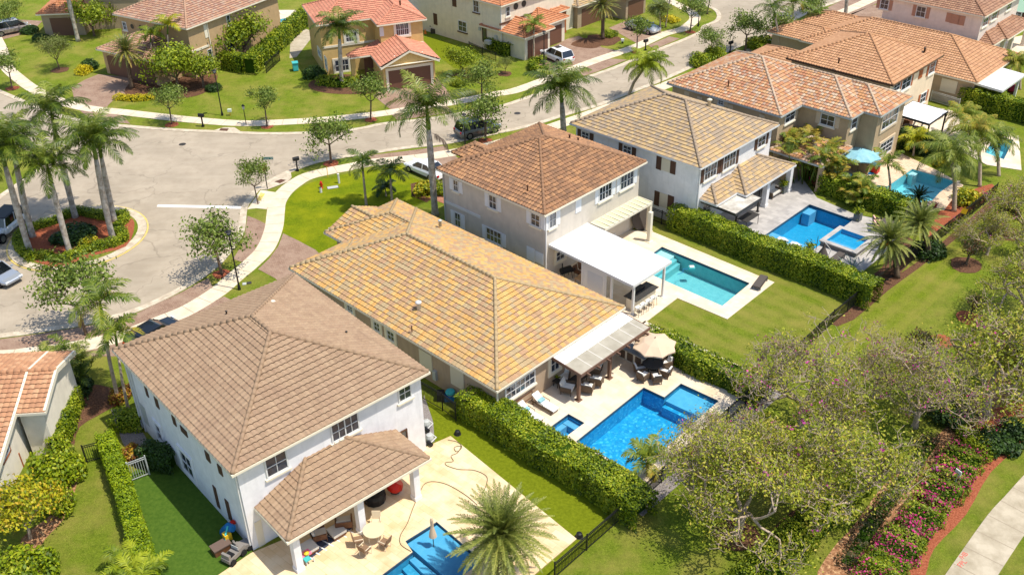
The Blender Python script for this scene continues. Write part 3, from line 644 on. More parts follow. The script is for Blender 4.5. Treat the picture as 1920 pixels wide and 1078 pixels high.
    def win(s, face, v, sg, p0, p1, cols=2, rows=2, fw=.09, sill=True, shut=None, sides='lr', sm=None, name='window', gm=GLASS, fm=WHITE, trim=None):
        a, c = s.on(*p0, face, v), s.on(*p1, face, v); u0, u1 = sorted((a[0], c[0])); z0, z1 = sorted((a[1], c[1])); V = (v, sg)
        w_ = s.fb(face, V, u0, u1, z0, z1, .0, .025).build(name, gm, s.e)
        f = MB()
        for q in ((u0-fw, u0, z0-fw, z1+fw), (u1, u1+fw, z0-fw, z1+fw), (u0, u1, z0-fw, z0), (u0, u1, z1, z1+fw)): s.fb(face, V, *q, -.01, .07, f)
        for i in range(1, cols):
            x = u0+(u1-u0)*i/cols; h = .035 if i % 2 == 0 and cols > 2 else .018; s.fb(face, V, x-h, x+h, z0, z1, .0, .05, f)
        for i in range(1, rows):
            z = z0+(z1-z0)*i/rows; s.fb(face, V, u0, u1, z-.022, z+.022, .0, .056, f)
        f.build('frame', fm, w_)
        if trim:
            t = MB(); g = fw+.22; h = fw
            for q in ((u0-g, u0-h, z0-g, z1+g), (u1+h, u1+g, z0-g, z1+g), (u0-h, u1+h, z0-g, z0-h), (u0-h, u1+h, z1+h, z1+g)): s.fb(face, V, *q, -.01, .09, t)
            t.build('trim', trim, w_)
        elif sill: s.fb(face, V, u0-.2, u1+.2, z0-fw-.14, z0-fw-.002, -.01, .14).build('sill', CREAM if sm is None else sm, w_)
        if shut:
            wd = .42
            for k in sides:
                x0, x1 = (u0-fw-.03-wd, u0-fw-.03) if k == 'l' else (u1+fw+.03, u1+fw+.03+wd)
                b = s.fb(face, V, x0, x1, z0-.08, z1+.08, 0, .05)
                for i in range(int((z1-z0)/.09)): s.fb(face, V, x0+.06, x1-.06, z0+i*.09, z0+i*.09+.05, .05, .06, b)
                b.build('shutter', shut, s.e)
    def panel(s, face, v, sg, p0, p1, m, name='shutter', d=.05, slats=True):
        a, c = s.on(*p0, face, v), s.on(*p1, face, v); u0, u1 = sorted((a[0], c[0])); z0, z1 = sorted((a[1], c[1]))
        b = s.fb(face, (v, sg), u0, u1, z0, z1, 0, d)
        if slats:
            for i in range(int((z1-z0)/.1)): s.fb(face, (v, sg), u0+.05, u1-.05, z0+i*.1+.02, z0+i*.1+.07, d, d+.01, b)
        return b.build(name, m, s.e)
    def vent(s, px, py, z, m, r=.12, h=.45):
        p = s.st(px, py, z); b = MB(); b.lathe([(r, z-.3), (r, z+h*.6), (r*1.5, z+h*.6), (r*1.5, z+h*.8), (r*.4, z+h)], 10, p); b.build('roof_vent', m, s.e, True)
OV = .36
W_L = wallm('white_stucco', (232, 230, 230)); W_Y = wallm('taupe_stucco', (176, 154, 130)); W_C = wallm('greige_stucco', (204, 194, 180)); W_D = wallm('bright_white_stucco', (232, 230, 228))
W_E = wallm('tan_stucco', (186, 162, 130)); W_F = wallm('cream_stucco', (226, 206, 176)); W_G = wallm('putty_stucco', (172, 152, 126)); W_H = wallm('pink_white_stucco', (226, 212, 198))
W_M = wallm('ochre_tan_stucco', (188, 158, 118)); W_N = wallm('mustard_stucco', (212, 178, 116)); W_O = wallm('ivory_stucco', (228, 216, 192)); W_P = wallm('pale_beige_stucco', (236, 226, 208))
SHB = mat('dark_brown_shutter', lin((88, 62, 48)), .6); SHW = mat('white_shutter', lin((220, 220, 220)), .55); SHT = mat('beige_shutter', lin((206, 186, 158)), .6)
SHP = mat('rosy_brown_shutter', lin((176, 132, 108)), .6); SHO = mat('orange_brown_shutter', lin((160, 92, 52)), .6); SHC = mat('cream_panel', lin((208, 198, 176)), .6)
DOORB = mat('brown_garage_door', lin((108, 76, 60)), .6)
def column(H, s, t, w_, z1, m=None, base=.3, name='column'):
    b = MB(); b.box(s-w_/2, s+w_/2, t-w_/2, t+w_/2, 0, z1); h = w_/2+.04
    b.box(s-h, s+h, t-h, t+h, -.001, base); b.box(s-h, s+h, t-h, t+h, z1-.2, z1-.05); return b.build(name, m or H.wm, H.e)
def spout(H, s, t, z1, m=WHITE): b = MB(); b.box(s-.045, s+.045, t-.045, t+.045, .05, z1); b.build('downspout', m, H.e)
def leanto(H, s0, s1, t0, t1, z, k0=1, k1=1):                # tiled porch roof against a wall at s0, eave at s1
    if H.cap.f: H.caps.append(H.cap); H.cap = MB()
    d = s1-s0; zt = z+d*PIT; k = dict(tw=H.tw, amp=H.amp)
    slope(H.Q, H.T, (s1, t0), (0, 1), (-1, 0), t1-t0, d, k0, k1, z, PIT, H.rng, **k)
    if k0: slope(H.Q, H.T, (s0, t0), (1, 0), (0, 1), d, d, 0, 1, z, PIT, H.rng, **k); caps(H.cap, (s1, t0, z+.03), (s0, t0+d, zt+.03))
    if k1: slope(H.Q, H.T, (s1, t1), (-1, 0), (0, -1), d, d, 1, 0, z, PIT, H.rng, **k); caps(H.cap, (s1, t1, z+.03), (s0, t1-d, zt+.03))
    g = H.gut; g.box(s1, s1+.1, t0-.1, t1+.1, z-.18, z-.02); g.box(s0, s1, t0-.1, t0, z-.18, z-.02); g.box(s0, s1, t1, t1+.1, z-.18, z-.02)
    H.sof.box(s0, s1-.01, t0+.01, t1-.01, z-.16, z-.1)
Z2 = 6.2

# ---- near white house with taupe roof
H = House('white_house', 'big white two-storey house with taupe hipped roof and tiled porch, nearest the camera', -48.8, -38.87, 14.4, RM['L'], W_L, CREAM, seed=3, amp=.06, tw=.34)
H.wall(-14.7, -OV, OV, 12.9-OV, 0, Z2-.1)
H.hip(-15.08, 0, 0, 12.9, Z2)
s1, t0 = H.st(539.5, 1014, 2.95); _, t1 = H.st(804, 858, 2.95)
leanto(H, -OV, s1, t0, t1, 2.95)
cs = s1-.45
for px, py in ((562, 1073), (680, 997), (783, 936)):
    q = H.st(px, py); column(H, cs, q[1]+(.1 if px < 600 else 0), .42, 2.8)
bm = MB(); bm.box(cs-.15, cs+.15, t0+.25, t1-.25, 2.5, 2.79); bm.build('porch_beam', W_L, H.e)
v = -OV
H.win('s', v, 1, (496.4, 862.6), (538.7, 874.3)); H.win('s', v, 1, (620.5, 798), (671.7, 802), 4); H.win('s', v, 1, (746.9, 728.5), (769.4, 741.9))
H.win('s', v, 1, (752, 810), (763, 832), 1, 1, gm=GLASS, fm=SHB)
H.panel('s', v, 1, (476, 980), (500, 1028), CREAM, 'door', .03, False); H.win('s', v, 1, (600, 930), (655, 975), 3, 1, sill=False, name='sliding_door')
v = OV
H.win('t', v, -1, (292, 793), (307, 828), 1, 2, sill=False, trim=W_L); H.win('t', v, -1, (338, 842), (366, 898), 2, 2, sill=False, trim=W_L)
for p, q in (((271, 723), (280, 745)), ((289, 742), (300, 767)), ((322, 777), (332, 799.5)), ((338, 796), (353, 820)), ((384, 843), (396, 868)), ((407.5, 868), (419, 893)), ((399, 908), (414, 953.5)), ((421.5, 933.4), (437, 978.5))):
    H.panel('t', v, -1, p, q, SHB)
H.panel('t', v, -1, (258, 750), (281, 800), GUTG, 'recessed_entry', .02, False)
spout(H, -14.6, OV-.06, Z2-.2); spout(H, -14.1, OV-.06, Z2-.2); spout(H, -.5, OV-.06, Z2-.2)
for x, y, z in ((512, 573, 7.6),): H.vent(x, y, z, CREAM, .13, .4)
for x, y, z in ((298, 646, 6.6), (405, 629, 7.4), (425, 588, 7.7), (650, 626, 7.0)): H.vent(x, y, z, RED if 0 else IRON, .05, .25)
H.finish()

# ---- yellow blend single storey
Z1 = 3.1
H = House('taupe_bungalow', 'long single-storey taupe house under a yellow and grey blended tile roof, in the middle', -44.3, -35.15, 34.5, RM['Y'], W_Y, CREAM, seed=4, amp=.04, tw=.33)
H.wall(-21.5, -OV, OV, 12.8-OV, 0, Z1-.1)
H.hip(-22.0, 0, 0, 12.8, Z1)
H.wall(-24.0, -21.4, 5.9, 12.6-OV, 0, Z1-.1); H.hip(-24.5, -14, 5.2, 12.806, Z1, ends=(1, 1, 1, 1))
# two front gables
def gable(H, pa, pb, pe, z, wid, zf=None):
    pass
q1 = H.st(660, 387.5, Z1+1.0); q2 = H.st(612.6, 447.7, Z1+1.1)
H.hip(q1[0], -19, q1[1]-2.4, q1[1]+2.4, Z1+.02, ends=(0, 1, 1, 1)); H.wall(q1[0]+1.2, -21, q1[1]-1.9, q1[1]+1.9, 0, Z1-.1)
H.hip(q2[0], -17, q2[1]-2.6, q2[1]+2.6, Z1+.02, ends=(0, 1, 1, 1)); H.wall(q2[0]+.5, -21.2, q2[1]-2.2, q2[1]+2.2, 0, Z1-.1)
v = OV
H.win('t', v, -1, (702, 602), (713, 622), 2, 2, sill=False, trim=CREAM); H.win('t', v, -1, (727, 618), (740, 640), 2, 2, sill=False, trim=CREAM)
H.win('t', v, -1, (652, 571), (662, 585), 2, 2, sill=False, trim=CREAM)
H.panel('t', v, -1, (786, 652), (812, 697), SHC, 'shuttered_window', .06, False); H.panel('t', v, -1, (844.6, 685), (871.3, 732.7), SHC, 'shuttered_window', .06, False)
H.panel('t', v, -1, (814, 692), (821, 712), GUTG, 'meter_box', .2, False)
v = -OV
H.win('s', v, 1, (948, 729), (1001, 716), 6, 2, sill=True); H.win('s', v, 1, (1033, 672), (1047, 688), 2, 2, trim=CREAM)
H.win('s', v, 1, (1115, 640), (1150, 650), 4, 1, sill=False, name='sliding_door')
spout(H, .0-OV+.06, OV-.06, 2.9, CREAM); spout(H, -OV+.06, 12.8-OV-.3, 2.9, CREAM)
H.vent(801, 473, 4.6, WHITE, .14); H.vent(785, 574, 4.2, WHITE, .15); H.vent(825, 418, 4.4, GUTG, .12, .3); H.vent(772, 615, 3.7, RED if 0 else RUST, .04, .2)
H.finish()

# ---- greige two storey with terracotta roof
H = House('greige_house', 'two-storey greige house with white shutters and weathered terracotta hipped roof, in the centre', -44.3, -44.6, 49.4, RM['C'], W_C, CREAM, seed=5, amp=.085, tw=.3)
H.wall(-12.05+OV, -OV, OV, 12.6-OV, 0, Z2-.1); H.hip(-12.05, 0, 0, 12.6, Z2)
H.hip(-13.0, -9, 2.6, 5.4, Z2+.3, gutter=False)
v = OV
H.win('t', v, -1, (851, 337), (859.5, 359), 2, 2, shut=SHW); H.win('t', v, -1, (918, 365), (931, 393), 2, 2, shut=SHW); H.win('t', v, -1, (853.5, 398), (864, 426), 2, 2, shut=SHW)
H.win('t', v, -1, (913, 426), (940, 459), 4, 2, shut=SHW); H.win('t', v, -1, (997, 399), (1012, 426), 2, 2, shut=SHW)
H.panel('t', v, -1, (988, 461), (1003, 492), SHW); H.panel('t', v, -1, (1004, 470), (1019, 497), SHW)
b = H.fb('t', (v, -1), -11.6, -7.4, 3.05, 3.3, 0, .06); b.build('trim_band', WHITE, H.e)
v = -OV
H.win('s', v, 1, (1030, 403), (1041, 422), 2, 2, shut=SHW); H.win('s', v, 1, (1124, 352), (1145, 366), 4, 2, shut=SHW); H.win('s', v, 1, (1164, 331), (1186, 344), 4, 2, shut=SHW)
H.panel('s', v, 1, (1079, 376), (1089, 395), SHW); H.win('s', v, 1, (1043, 474.5), (1056.5, 482), 2, 2, trim=CREAM); H.win('s', v, 1, (1100, 470), (1150, 500), 4, 1, sill=False, name='sliding_door')
spout(H, -11.65, OV-.07, Z2-.2, GUTG); spout(H, -OV+.07, OV+.1, Z2-.2)
H.vent(862, 309, 6.4, IRON, .06, .3); H.vent(989, 352, 7.2, RUST, .05, .25); H.vent(1068, 257, 7.6, RED if 0 else RUST, .07, .25); H.vent(1084, 262, 7.3, RUST, .07, .2)
H.finish()

# ---- white two storey with sand roof
H = House('white_villa', 'white two-storey house with dark brown shutters and a sand-coloured roof, behind the tall hedge', -44.3, -40.5, 63.95, RM['D'], W_D, WHITE, seed=6, amp=.012, tw=.3)
H.wall(-14.1+OV, -OV, OV, 12.05-OV, 0, Z2-.1); H.hip(-14.1, 0, 0, 12.05, Z2)
v = OV
H.win('t', v, -1, (1092, 246), (1104, 263), 2, 2, shut=SHB); H.win('t', v, -1, (1170, 272), (1183, 289), 2, 2, shut=SHB)
H.panel('t', v, -1, (1231.7, 292), (1239.6, 319.5), SHB); H.panel('t', v, -1, (1241.5, 296), (1256, 324), SHC, slats=False); H.panel('t', v, -1, (1258, 301), (1266, 328), SHB)
H.panel('t', v, -1, (1228, 357), (1236, 387), SHB); H.panel('t', v, -1, (1237.5, 360), (1251, 391), SHC, slats=False); H.panel('t', v, -1, (1253, 365), (1262, 397), SHB)
v = -OV
H.win('s', v, 1, (1322, 315), (1341, 327), 4, 2, shut=SHB); H.win('s', v, 1, (1358, 293.5), (1376.5, 307.5), 4, 2, shut=SHB); H.win('s', v, 1, (1422, 260.5), (1433, 270), 2, 2, shut=SHB)
H.win('s', v, 1, (1318, 386), (1329, 400), 2, 2, trim=W_D); H.win('s', v, 1, (1400, 350), (1440, 355), 4, 1, sill=False, name='sliding_door')
a = H.st(1399, 366, 2.95); c = H.st(1494, 310, 2.95)
leanto(H, -OV, a[0], a[1], c[1], 2.95); leanto(H, -OV, 1.3, .9, a[1]+1.2, 2.94, 1, 0)
for px, py in ((1431, 387), (1475, 359)):
    q = H.st(px, py); column(H, a[0]-.5, q[1], .45, 2.8)
bm = MB(); bm.box(a[0]-.65, a[0]-.35, a[1]+.3, c[1]-.3, 2.5, 2.79); bm.build('porch_beam', W_D, H.e)
spout(H, -OV+.07, OV+.1, Z2-.2); H.vent(1330, 193, 8.4, SHC, .16, .4); H.vent(1246, 194, 8.2, IRON, .05, .2)
H.finish()

# ---- tan stepped two storey
H = House('tan_house', 'tan two-storey house with stepped back corners and a mottled orange and white tile roof', -44.3, -34.6, 77.8, RM['E'], W_E, GUTG, seed=7, amp=.05, tw=.3)
H.wall(-19.35+OV, -6.7-OV, OV, 12.2-OV, 0, Z2-.1); H.wall(-8, -1.7-OV, 3.7+OV, 12.2-OV-.003, 0, Z2-.1); H.wall(-4, -OV, 5.95+OV, 12.2-OV-.006, 0, Z2-.1)
H.hip(-19.35, -6.7, 0, 12.2, Z2); H.hip(-14, -1.7, 3.7, 12.205, Z2+.003); H.hip(-9, 0, 5.95, 12.21, Z2+.006)
t_ = OV
H.win('t', t_, -1, (1348, 188), (1356, 197), 2, 2, shut=SHT)
for x0, y0, x1, y1 in ((1284, 170, 1292, 181), (1308, 180, 1316, 192), (1366, 195, 1374, 206), (1424, 214, 1433, 226)): H.panel('t', t_, -1, (x0, y0), (x1, y1), SHT)
H.win('t', 3.7+OV, -1, (1541.5, 213), (1562.5, 238), 2, 2, shut=SHT)
H.win('s', -6.7-OV, 1, (1474, 213), (1488, 223), 2, 2, sides='r', shut=SHT); H.win('s', -1.7-OV, 1, (1598, 224), (1604, 238), 1, 2, sides='r', shut=SHT)
H.win('s', -OV, 1, (1657, 216), (1679, 227), 4, 2, trim=SHT); H.win('s', -OV, 1, (1650.5, 272), (1669, 281), 4, 3, trim=SHT)
q = H.st(1595, 278, 2.95); r_ = H.st(1530, 250, 2.95)
H.hip(-7.2, q[0], -.5, q[1]+.2, 2.95, ends=(1, 1, 1, 1)); H.wall(-7.0, q[0]-3.2, 0, q[1]-.3, 0, 2.85)
for tt in (.2, q[1]-.25): column(H, q[0]-.4, tt, .4, 2.8)
H.vent(1366, 157, 7.2, RUST, .06, .3)
H.finish()

# ---- cream house and long apricot bungalow, brown-roofed house behind
H = House('cream_house', 'cream two-storey house with brown shutters and a plain apricot pyramid roof, behind the tan house', -44.3, -37.3, 91.7, RM['F'], W_F, GUTB, seed=8, amp=.05)
H.wall(-11.6+OV, -OV, OV, 11.4-OV, 0, Z2-.1); H.hip(-11.6, 0, 0, 11.4, Z2)
H.wall(-19.2, -11, 1.6, 9.6, 0, 3.0); H.hip(-19.8, -9, 1.0, 10.2, 3.1)
H.win('s', -OV, 1, (1676, 161), (1685, 167), 2, 2, sides='r', shut=SHO); H.win('s', -OV, 1, (1693, 149), (1705, 161), 2, 2, sides='r', shut=SHO); H.panel('s', -OV, 1, (1725, 130), (1728, 145), SHO)
H.win('s', -OV, 1, (1744, 121), (1750, 134), 1, 2, shut=SHO); H.win('s', -OV, 1, (1727, 178), (1733, 189), 2, 2, shut=SHO)
H.vent(1573, 114, 7.2, RUST, .08, .3); H.vent(1734, 94, 7.0, RUST, .1, .3); H.vent(1733, 95, 7.0, IRON, .05, .3)
H.finish()
H = House('apricot_roof_bungalow', 'single-storey putty-coloured house with a long apricot tile roof and white pergola at the upper right', -44.3, -34.2, 106.0, RM['F'], W_G, CREAM, seed=9, amp=.05)
H.wall(-20.5, -OV, OV, 11.7-OV, 0, Z1-.1); H.hip(-21, 0, 0, 11.7, Z1)
q = H.st(1592, 38, 4.6)
H.hip(-24.5, -16, 6.0, 11.706, Z1+.004); H.wall(-24, -19, 6.4, 11.2, 0, 3); H.hip(-25.5, -17, .2, 5.4, Z1+.008); H.wall(-25, -19, .6, 5, 0, 3)
H.panel('t', OV, -1, (1767, 146), (1791, 177), SHC, 'shuttered_window', .06, False)
H.finish()
H = House('pale_pink_house', 'pale pinkish-white house with rosy shutters and brown roof, cut by the top right edge', -44.3, -39.2, 118.6, RM['H'], W_H, CREAM, seed=10, amp=.04)
H.wall(-12.6+OV, -OV, OV, 12.2-OV, 0, Z2-.1); H.hip(-12.6, 0, 0, 12.2, Z2)
v = OV
H.win('t', v, -1, (1653.4, -1), (1664, 18), 2, 2, shut=SHP); H.win('t', v, -1, (1721, 12), (1733, 33), 2, 2, shut=SHP)
H.panel('t', v, -1, (1776, 24), (1783, 43), SHP); H.panel('t', v, -1, (1784, 26), (1798, 47), SHP); H.panel('t', v, -1, (1799, 29), (1807, 49), SHP)
H.win('s', -OV, 1, (1844, 37.5), (1850, 46), 2, 2, shut=SHP, sides='r'); H.win('s', -OV, 1, (1861, 26), (1867, 34), 2, 2, shut=SHP, sides='r'); H.win('s', -OV, 1, (1889, 8), (1894, 16), 1, 2)
a = H.st(1889, 74, 2.95); leanto(H, -OV, a[0], a[1], 12.4, 2.95); leanto(H, -OV, 1.4, .9, a[1]+1, 2.94, 1, 0)
for tt in (a[1]+.4, 7, 11.8): column(H, a[0]-.5, tt, .45, 2.8)
H.finish()
H = House('mint_house', 'slice of a pale mint green house at the top right corner', -44.3, -42, 133.5, RM['H'], mat('mint_stucco', lin((176, 208, 190)), .85), CREAM, seed=11)
H.wall(-10, -OV, OV, 10, 0, Z2-.1); H.hip(-10.4, 0, 0, 10.4, Z2); H.win('t', OV, -1, (1903, 22), (1913, 34), 2, 2, shut=SHB); H.win('s', -OV, 1, (1925, 20), (1935, 30), 2, 2)
H.finish()

# ---- lower left gabled house
s0, t0 = ST(-86, 106, 693, 4.6); PG = .28
H = House('gabled_house', 'pale beige house with orange tile roof and orange-brown shutters, cut by the lower left edge', -86, s0, t0, RM['P'], W_P, CREAM, seed=12, amp=.045, tw=.36)
def ridge_block(H, t0, t1, run, back, zr, gw):
    k = dict(tw=H.tw, amp=H.amp)
    slope(H.Q, H.T, (run, t0), (0, 1), (-1, 0), t1-t0, run, 0, 0, zr-run*PG, PG, H.rng, **k)
    slope(H.Q, H.T, (-back, t1), (0, -1), (1, 0), t1-t0, back, 0, 0, zr-back*PG, PG, H.rng, **k)
    caps(H.cap, (0, t0, zr+.03), (0, t1, zr+.03))
    y = t1-.35; a, b = run-.4, back-.4
    H.walls.quad((a, y, 0), (-b, y, 0), (-b, y, zr-b*PG-.2), (0, y, zr-.2), (a, y, zr-a*PG-.2)); H.walls.quad((a, t0, 0), (a, y, 0), (a, y, zr-a*PG-.2), (a, t0, zr-a*PG-.2))
    n = MB()
    for x0, x1 in ((0, run), (-back, 0)):
        z0_, z1_ = zr-abs(x0)*PG, zr-abs(x1)*PG
        n.quad((x0, t1+.05, z0_-.02), (x0, t1+.05, z0_-.24), (x1, t1+.05, z1_-.24), (x1, t1+.05, z1_-.02)); n.quad((x0, t1+.05, z0_+.08), (x1, t1+.05, z1_+.08), (x1, t1-.1, z1_+.08), (x0, t1-.1, z0_+.08))
        n.quad((x0, t1+.05, z0_-.02), (x1, t1+.05, z1_-.02), (x1, t1+.05, z1_+.08), (x0, t1+.05, z0_+.08))
    n.box(run-.02, run+.1, t0, t1+.05, zr-run*PG-.2, zr-run*PG-.02); H.gut.v, off = H.gut.v+n.v, len(H.gut.v); H.gut.f += [tuple(i+off for i in f) for f in n.f]
ridge_block(H, -1.78, 0, 3.05, 3.2, 4.6, 0)
ridge_block(H, -12, -1.74, 9.5, 3.3, 4.62, 0)
v = -1.74-.35
H.win('t', v, 1, (2, 868), (14, 838), 3, 1, sill=False); H.panel('t', v, 1, (12, 822), (19, 846), SHO); H.panel('t', v, 1, (6, 872), (18, 846), SHO)
H.panel('t', v, 1, (34, 850), (56, 905), SHO, 'side_door', .05, False); H.panel('t', v, 1, (60, 818), (71, 838), GUTG, 'electric_box', .3, False)
H.panel('t', v, 1, (49, 797), (54, 802), WHITE, 'wall_lamp', .15, False)
H.finish()

# ---- across the street: ochre house with turret-like garage
q0 = ST(-31, 349.6, 54.3, Z2)
H = House('ochre_house', 'ochre-tan two-storey house with pink-brown tiles and a garage wing behind the date palm', -31, q0[0], q0[1], RM['M'], W_M, CREAM, seed=13, amp=.04)
te = H.st(504, 72, 0)[1]; H.wall(-12.3+OV, -OV, OV, te, 0, Z2-.1); H.hip(-12.3, 0, 0, te+OV, Z2)
a = H.st(167, 97, 3.1); c = H.st(293, 116, 3.1)
H.hip(a[0], c[0], c[1]-.2, 3.5, 3.1); H.wall(a[0]+.4, c[0]-.4, c[1]+.2, 3.0, 0, 3.0)
H.win('t', OV, -1, (230, 42), (238.5, 56.5), 2, 2)
for x, y in ((248.6, 50), (264.4, 51.8)):
    u = H.on(x, y, 't', OV); b = MB(); b.tube([(u[0], OV-.06, u[1]), (u[0], OV+.05, u[1])], .42, 16); b.build('round_vent', W_M, H.e); b = MB(); b.tube([(u[0], OV-.08, u[1]), (u[0], OV, u[1])], .3, 12); b.build('vent_grille', IRON, H.e)
b = H.fb('t', (c[1]+.2, -1), a[0]+1.0, c[0]-1.0, 0, 2.4, 0, .04); b.build('garage_door', DOORB, H.e)
v = -OV
H.panel('s', v, 1, (380.5, 47.6), (390.5, 70), CREAM, slats=False); H.win('s', v, 1, (424, 31), (431.5, 46), 1, 2); H.win('s', v, 1, (389, 95), (398.5, 114), 1, 2); H.win('s', v, 1, (424, 82), (440, 96), 2, 2)
b = H.fb('s', (v, 1), .4, 3.2, 3.1, 3.35, 0, .07); b.build('trim_band', CREAM, H.e); spout(H, -OV+.08, 3.4, 6.0, CREAM)
a = H.st(524, 25, 3.0); H.hip(-4, a[0], a[1]-3, a[1], 3.0); column(H, a[0]-.4, a[1]-2.6, .4, 2.9)
H.finish()

# ---- mustard house with salmon roof and half timbered gable
q0 = ST(20.6, 798.8, 36, Z2)
H = House('mustard_house', 'mustard yellow house with a salmon roof and a garage gable with white curved braces', 20.6, q0[0], q0[1], RM['N'], W_N, CREAM, seed=14, amp=.035)
L0 = H.st(566.7, 11.7, Z2)
H.wall(-11.95, -OV, 3.36, 11, 0, Z2-.1); H.wall(-5.5, -OV-.003, OV, 4, 0, Z2-.1)
H.hip(-12.3, 0, 3.0, 11.4, Z2); H.hip(-5.85, .004, 0, 8, Z2+.004)
gl, gr = H.st(713.7, 126, 3.2), H.st(824, 110, 3.2); gf = (gl[1]+gr[1])/2; gw = gr[0]-gl[0]
k = dict(tw=H.tw, amp=H.amp); zr = 3.2+gw/2*PIT
gr0, gr1, zt = H.hip(gl[0], gr[0], gf, 2.0, 3.2, ends=(1, 1, 0, 0))
H.wall(gl[0]+.4, gr[0]-.4, gf+.7, 0, 0, 3.1)
mid = (gl[0]+gr[0])/2; b = MB(); yf = gf+.66
b.quad((gl[0]+.4, yf, 3.0), (gr[0]-.4, yf, 3.0), (mid, yf, zt-.2)); b.build('gable_wall', W_N, H.e)
b = MB(); t = .09
for x0, z0_, x1, z1_ in ((gl[0], 3.05, mid, zt-.02), (mid, zt-.02, gr[0], 3.05)): b.quad((x0, gf-.02, z0_), (x1, gf-.02, z1_), (x1, gf-.02, z1_-.25), (x0, gf-.02, z0_-.25)); b.quad((x0, gf-.02, z0_-.25), (x1, gf-.02, z1_-.25), (x1, yf, z1_-.25), (x0, yf, z0_-.25))
b.build('bargeboard', CREAM, H.e)
b = MB(); b.box(gl[0]+.3, gr[0]-.3, yf-.12, yf-.01, 2.95, 3.15)
for x in (mid-1.7, mid, mid+1.7): b.box(x-.08, x+.08, yf-.1, yf-.01, 3.15, zt-.25-abs(x-mid)*PIT)
for sg in (-1, 1):
    pts = [(mid+sg*(.1+1.6*math.sin(i/6*math.pi/2)), yf-.06, 3.2+.85*(1-math.cos(i/6*math.pi/2))) for i in range(7)]
    b.tube([(mid+sg*(.1+1.6*(1-math.cos(i/6*math.pi/2))), yf-.06, 3.2+.8*math.sin(i/6*math.pi/2)) for i in range(7)], .07, 6)
b.build('gable_braces', CREAM, H.e)
b = MB(); b.box(mid-2.5, mid+2.5, yf-.0, yf+.03, 0, 2.35); b.build('garage_door', DOORB, H.e); b = MB()
for q in ((mid-2.8, mid-2.5, 0, 2.65), (mid+2.5, mid+2.8, 0, 2.65), (mid-2.5, mid+2.5, 2.35, 2.65)): b.box(q[0], q[1], yf-.06, yf+.01, q[2], q[3])
b.build('door_surround', CREAM, H.e)
pl = H.st(654, 109, 3.2)
n_ = (0, 1); slope(H.Q, H.T, (pl[0], pl[1]), (1, 0), (0, 1), gl[0]+3.2-pl[0], .3-pl[1], 1, 0, 3.2, PIT, H.rng, **k)
slope(H.Q, H.T, (pl[0], .3), (0, -1), (1, 0), .3-pl[1], .3-pl[1], 0, 1, 3.2, PIT, H.rng, **k); H.gut.box(pl[0]-.1, gl[0], pl[1]-.1, pl[1], 3.02, 3.18)
column(H, pl[0]+.5, pl[1]+.5, .5, 3.05); b = MB(); b.box(pl[0]+2, pl[0]+3.6, .28, .34, 0, 2.6); b.build('front_door', DOORB, H.e)
H.win('t', OV, -1, (742, 46), (766, 64), 6, 2, trim=CREAM); H.panel('t', OV, -1, (711, 52), (720, 68), WHITE, slats=False)
H.win('t', 3.36, -1, (648, 63), (669, 76), 4, 2, trim=CREAM); H.win('t', 3.36, -1, (628, 115), (654, 131), 4, 2, trim=CREAM)
H.win('s', -11.95, -1, (597, 92), (603, 108), 2, 2, trim=CREAM); H.win('s', -11.95, -1, (610, 110), (614, 128), 1, 2, trim=CREAM)
b = H.fb('t', (OV, -1), -5.5, -.4, 3.2, 3.45, 0, .08); b.build('trim_band', CREAM, H.e); b = H.fb('t', (3.36, -1), -11.9, -5.6, 3.2, 3.45, 0, .08); b.build('trim_band', CREAM, H.e)
H.vent(750, 6, 7.6, RUST, .1, .3)
H.finish()

# ---- ivory house with orange roof and two garages
q0 = ST(-44, 939.5, 11.7, Z2)
H = House('ivory_house', 'ivory two-storey house with orange tile roofs and two brown garage doors by the white car', -44, q0[0], q0[1], RM['O'], W_O, CREAM, seed=15, amp=.045)
H.wall(-20, -OV, OV, 14, 0, Z2-.1); H.hip(-20.4, 0, 0, 14.4, Z2)
gn = H.st(984, 72, 3.0); gr = H.st(1048, 48, 3.0); gl = H.st(937, 57, 3.0)
H.hip(-4, gn[0], gn[1], gn[1]+5.4, 3.0, ends=(1, 1, 1, 1)); H.wall(-3, gn[0]-.4, gn[1]+.4, gn[1]+5, 0, 2.9)
H.hip(-3, gn[0]-1.2, gn[1]+4.0, gn[1]+9.6, 3.12); H.wall(-3, gn[0]-1.6, gn[1]+4.4, gn[1]+9.2, 0, 3.0)
b = H.fb('s', (gn[0]-.4, 1), gn[1]+.9, gn[1]+4.6, 0, 2.35, 0, .04); b.build('garage_door', DOORB, H.e); b = H.fb('s', (gn[0]-1.6, 1), gn[1]+5.3, gn[1]+8.6, 0, 2.35, 0, .04); b.build('garage_door', DOORB, H.e)
v = OV
H.win('t', v, -1, (860, 39), (875, 61), 2, 2, sm=SHB); H.win('t', v, -1, (888, 1), (898, 24), 2, 2, sm=SHB); H.panel('t', v, -1, (848, -2), (856, 14), SHB); H.panel('t', v, -1, (812.5, 25), (820.5, 48), SHB)
H.win('t', v, -1, (905, 50), (912, 79), 1, 1, sill=False, fm=SHB, name='side_door'); H.panel('t', v, -1, (898, 51), (902, 58), GUTG, 'wall_lamp', .15, False); H.panel('t', v, -1, (928, 66), (933, 74), GUTG, 'meter_box', .2, False); H.panel('t', v, -1, (916, 73), (925, 82), GUTG, 'air_conditioner', .8, False)
v = -OV
H.win('s', v, 1, (948.5, 15), (955, 29), 1, 2)
for x, y in ((967, 12.5), (982, 7.5)):
    u = H.on(x, y, 's', v); b = MB(); b.tube([(v-.02, u[0], u[1]), (v+.06, u[0], u[1])], .4, 14); b.build('round_vent', IRON, H.e)
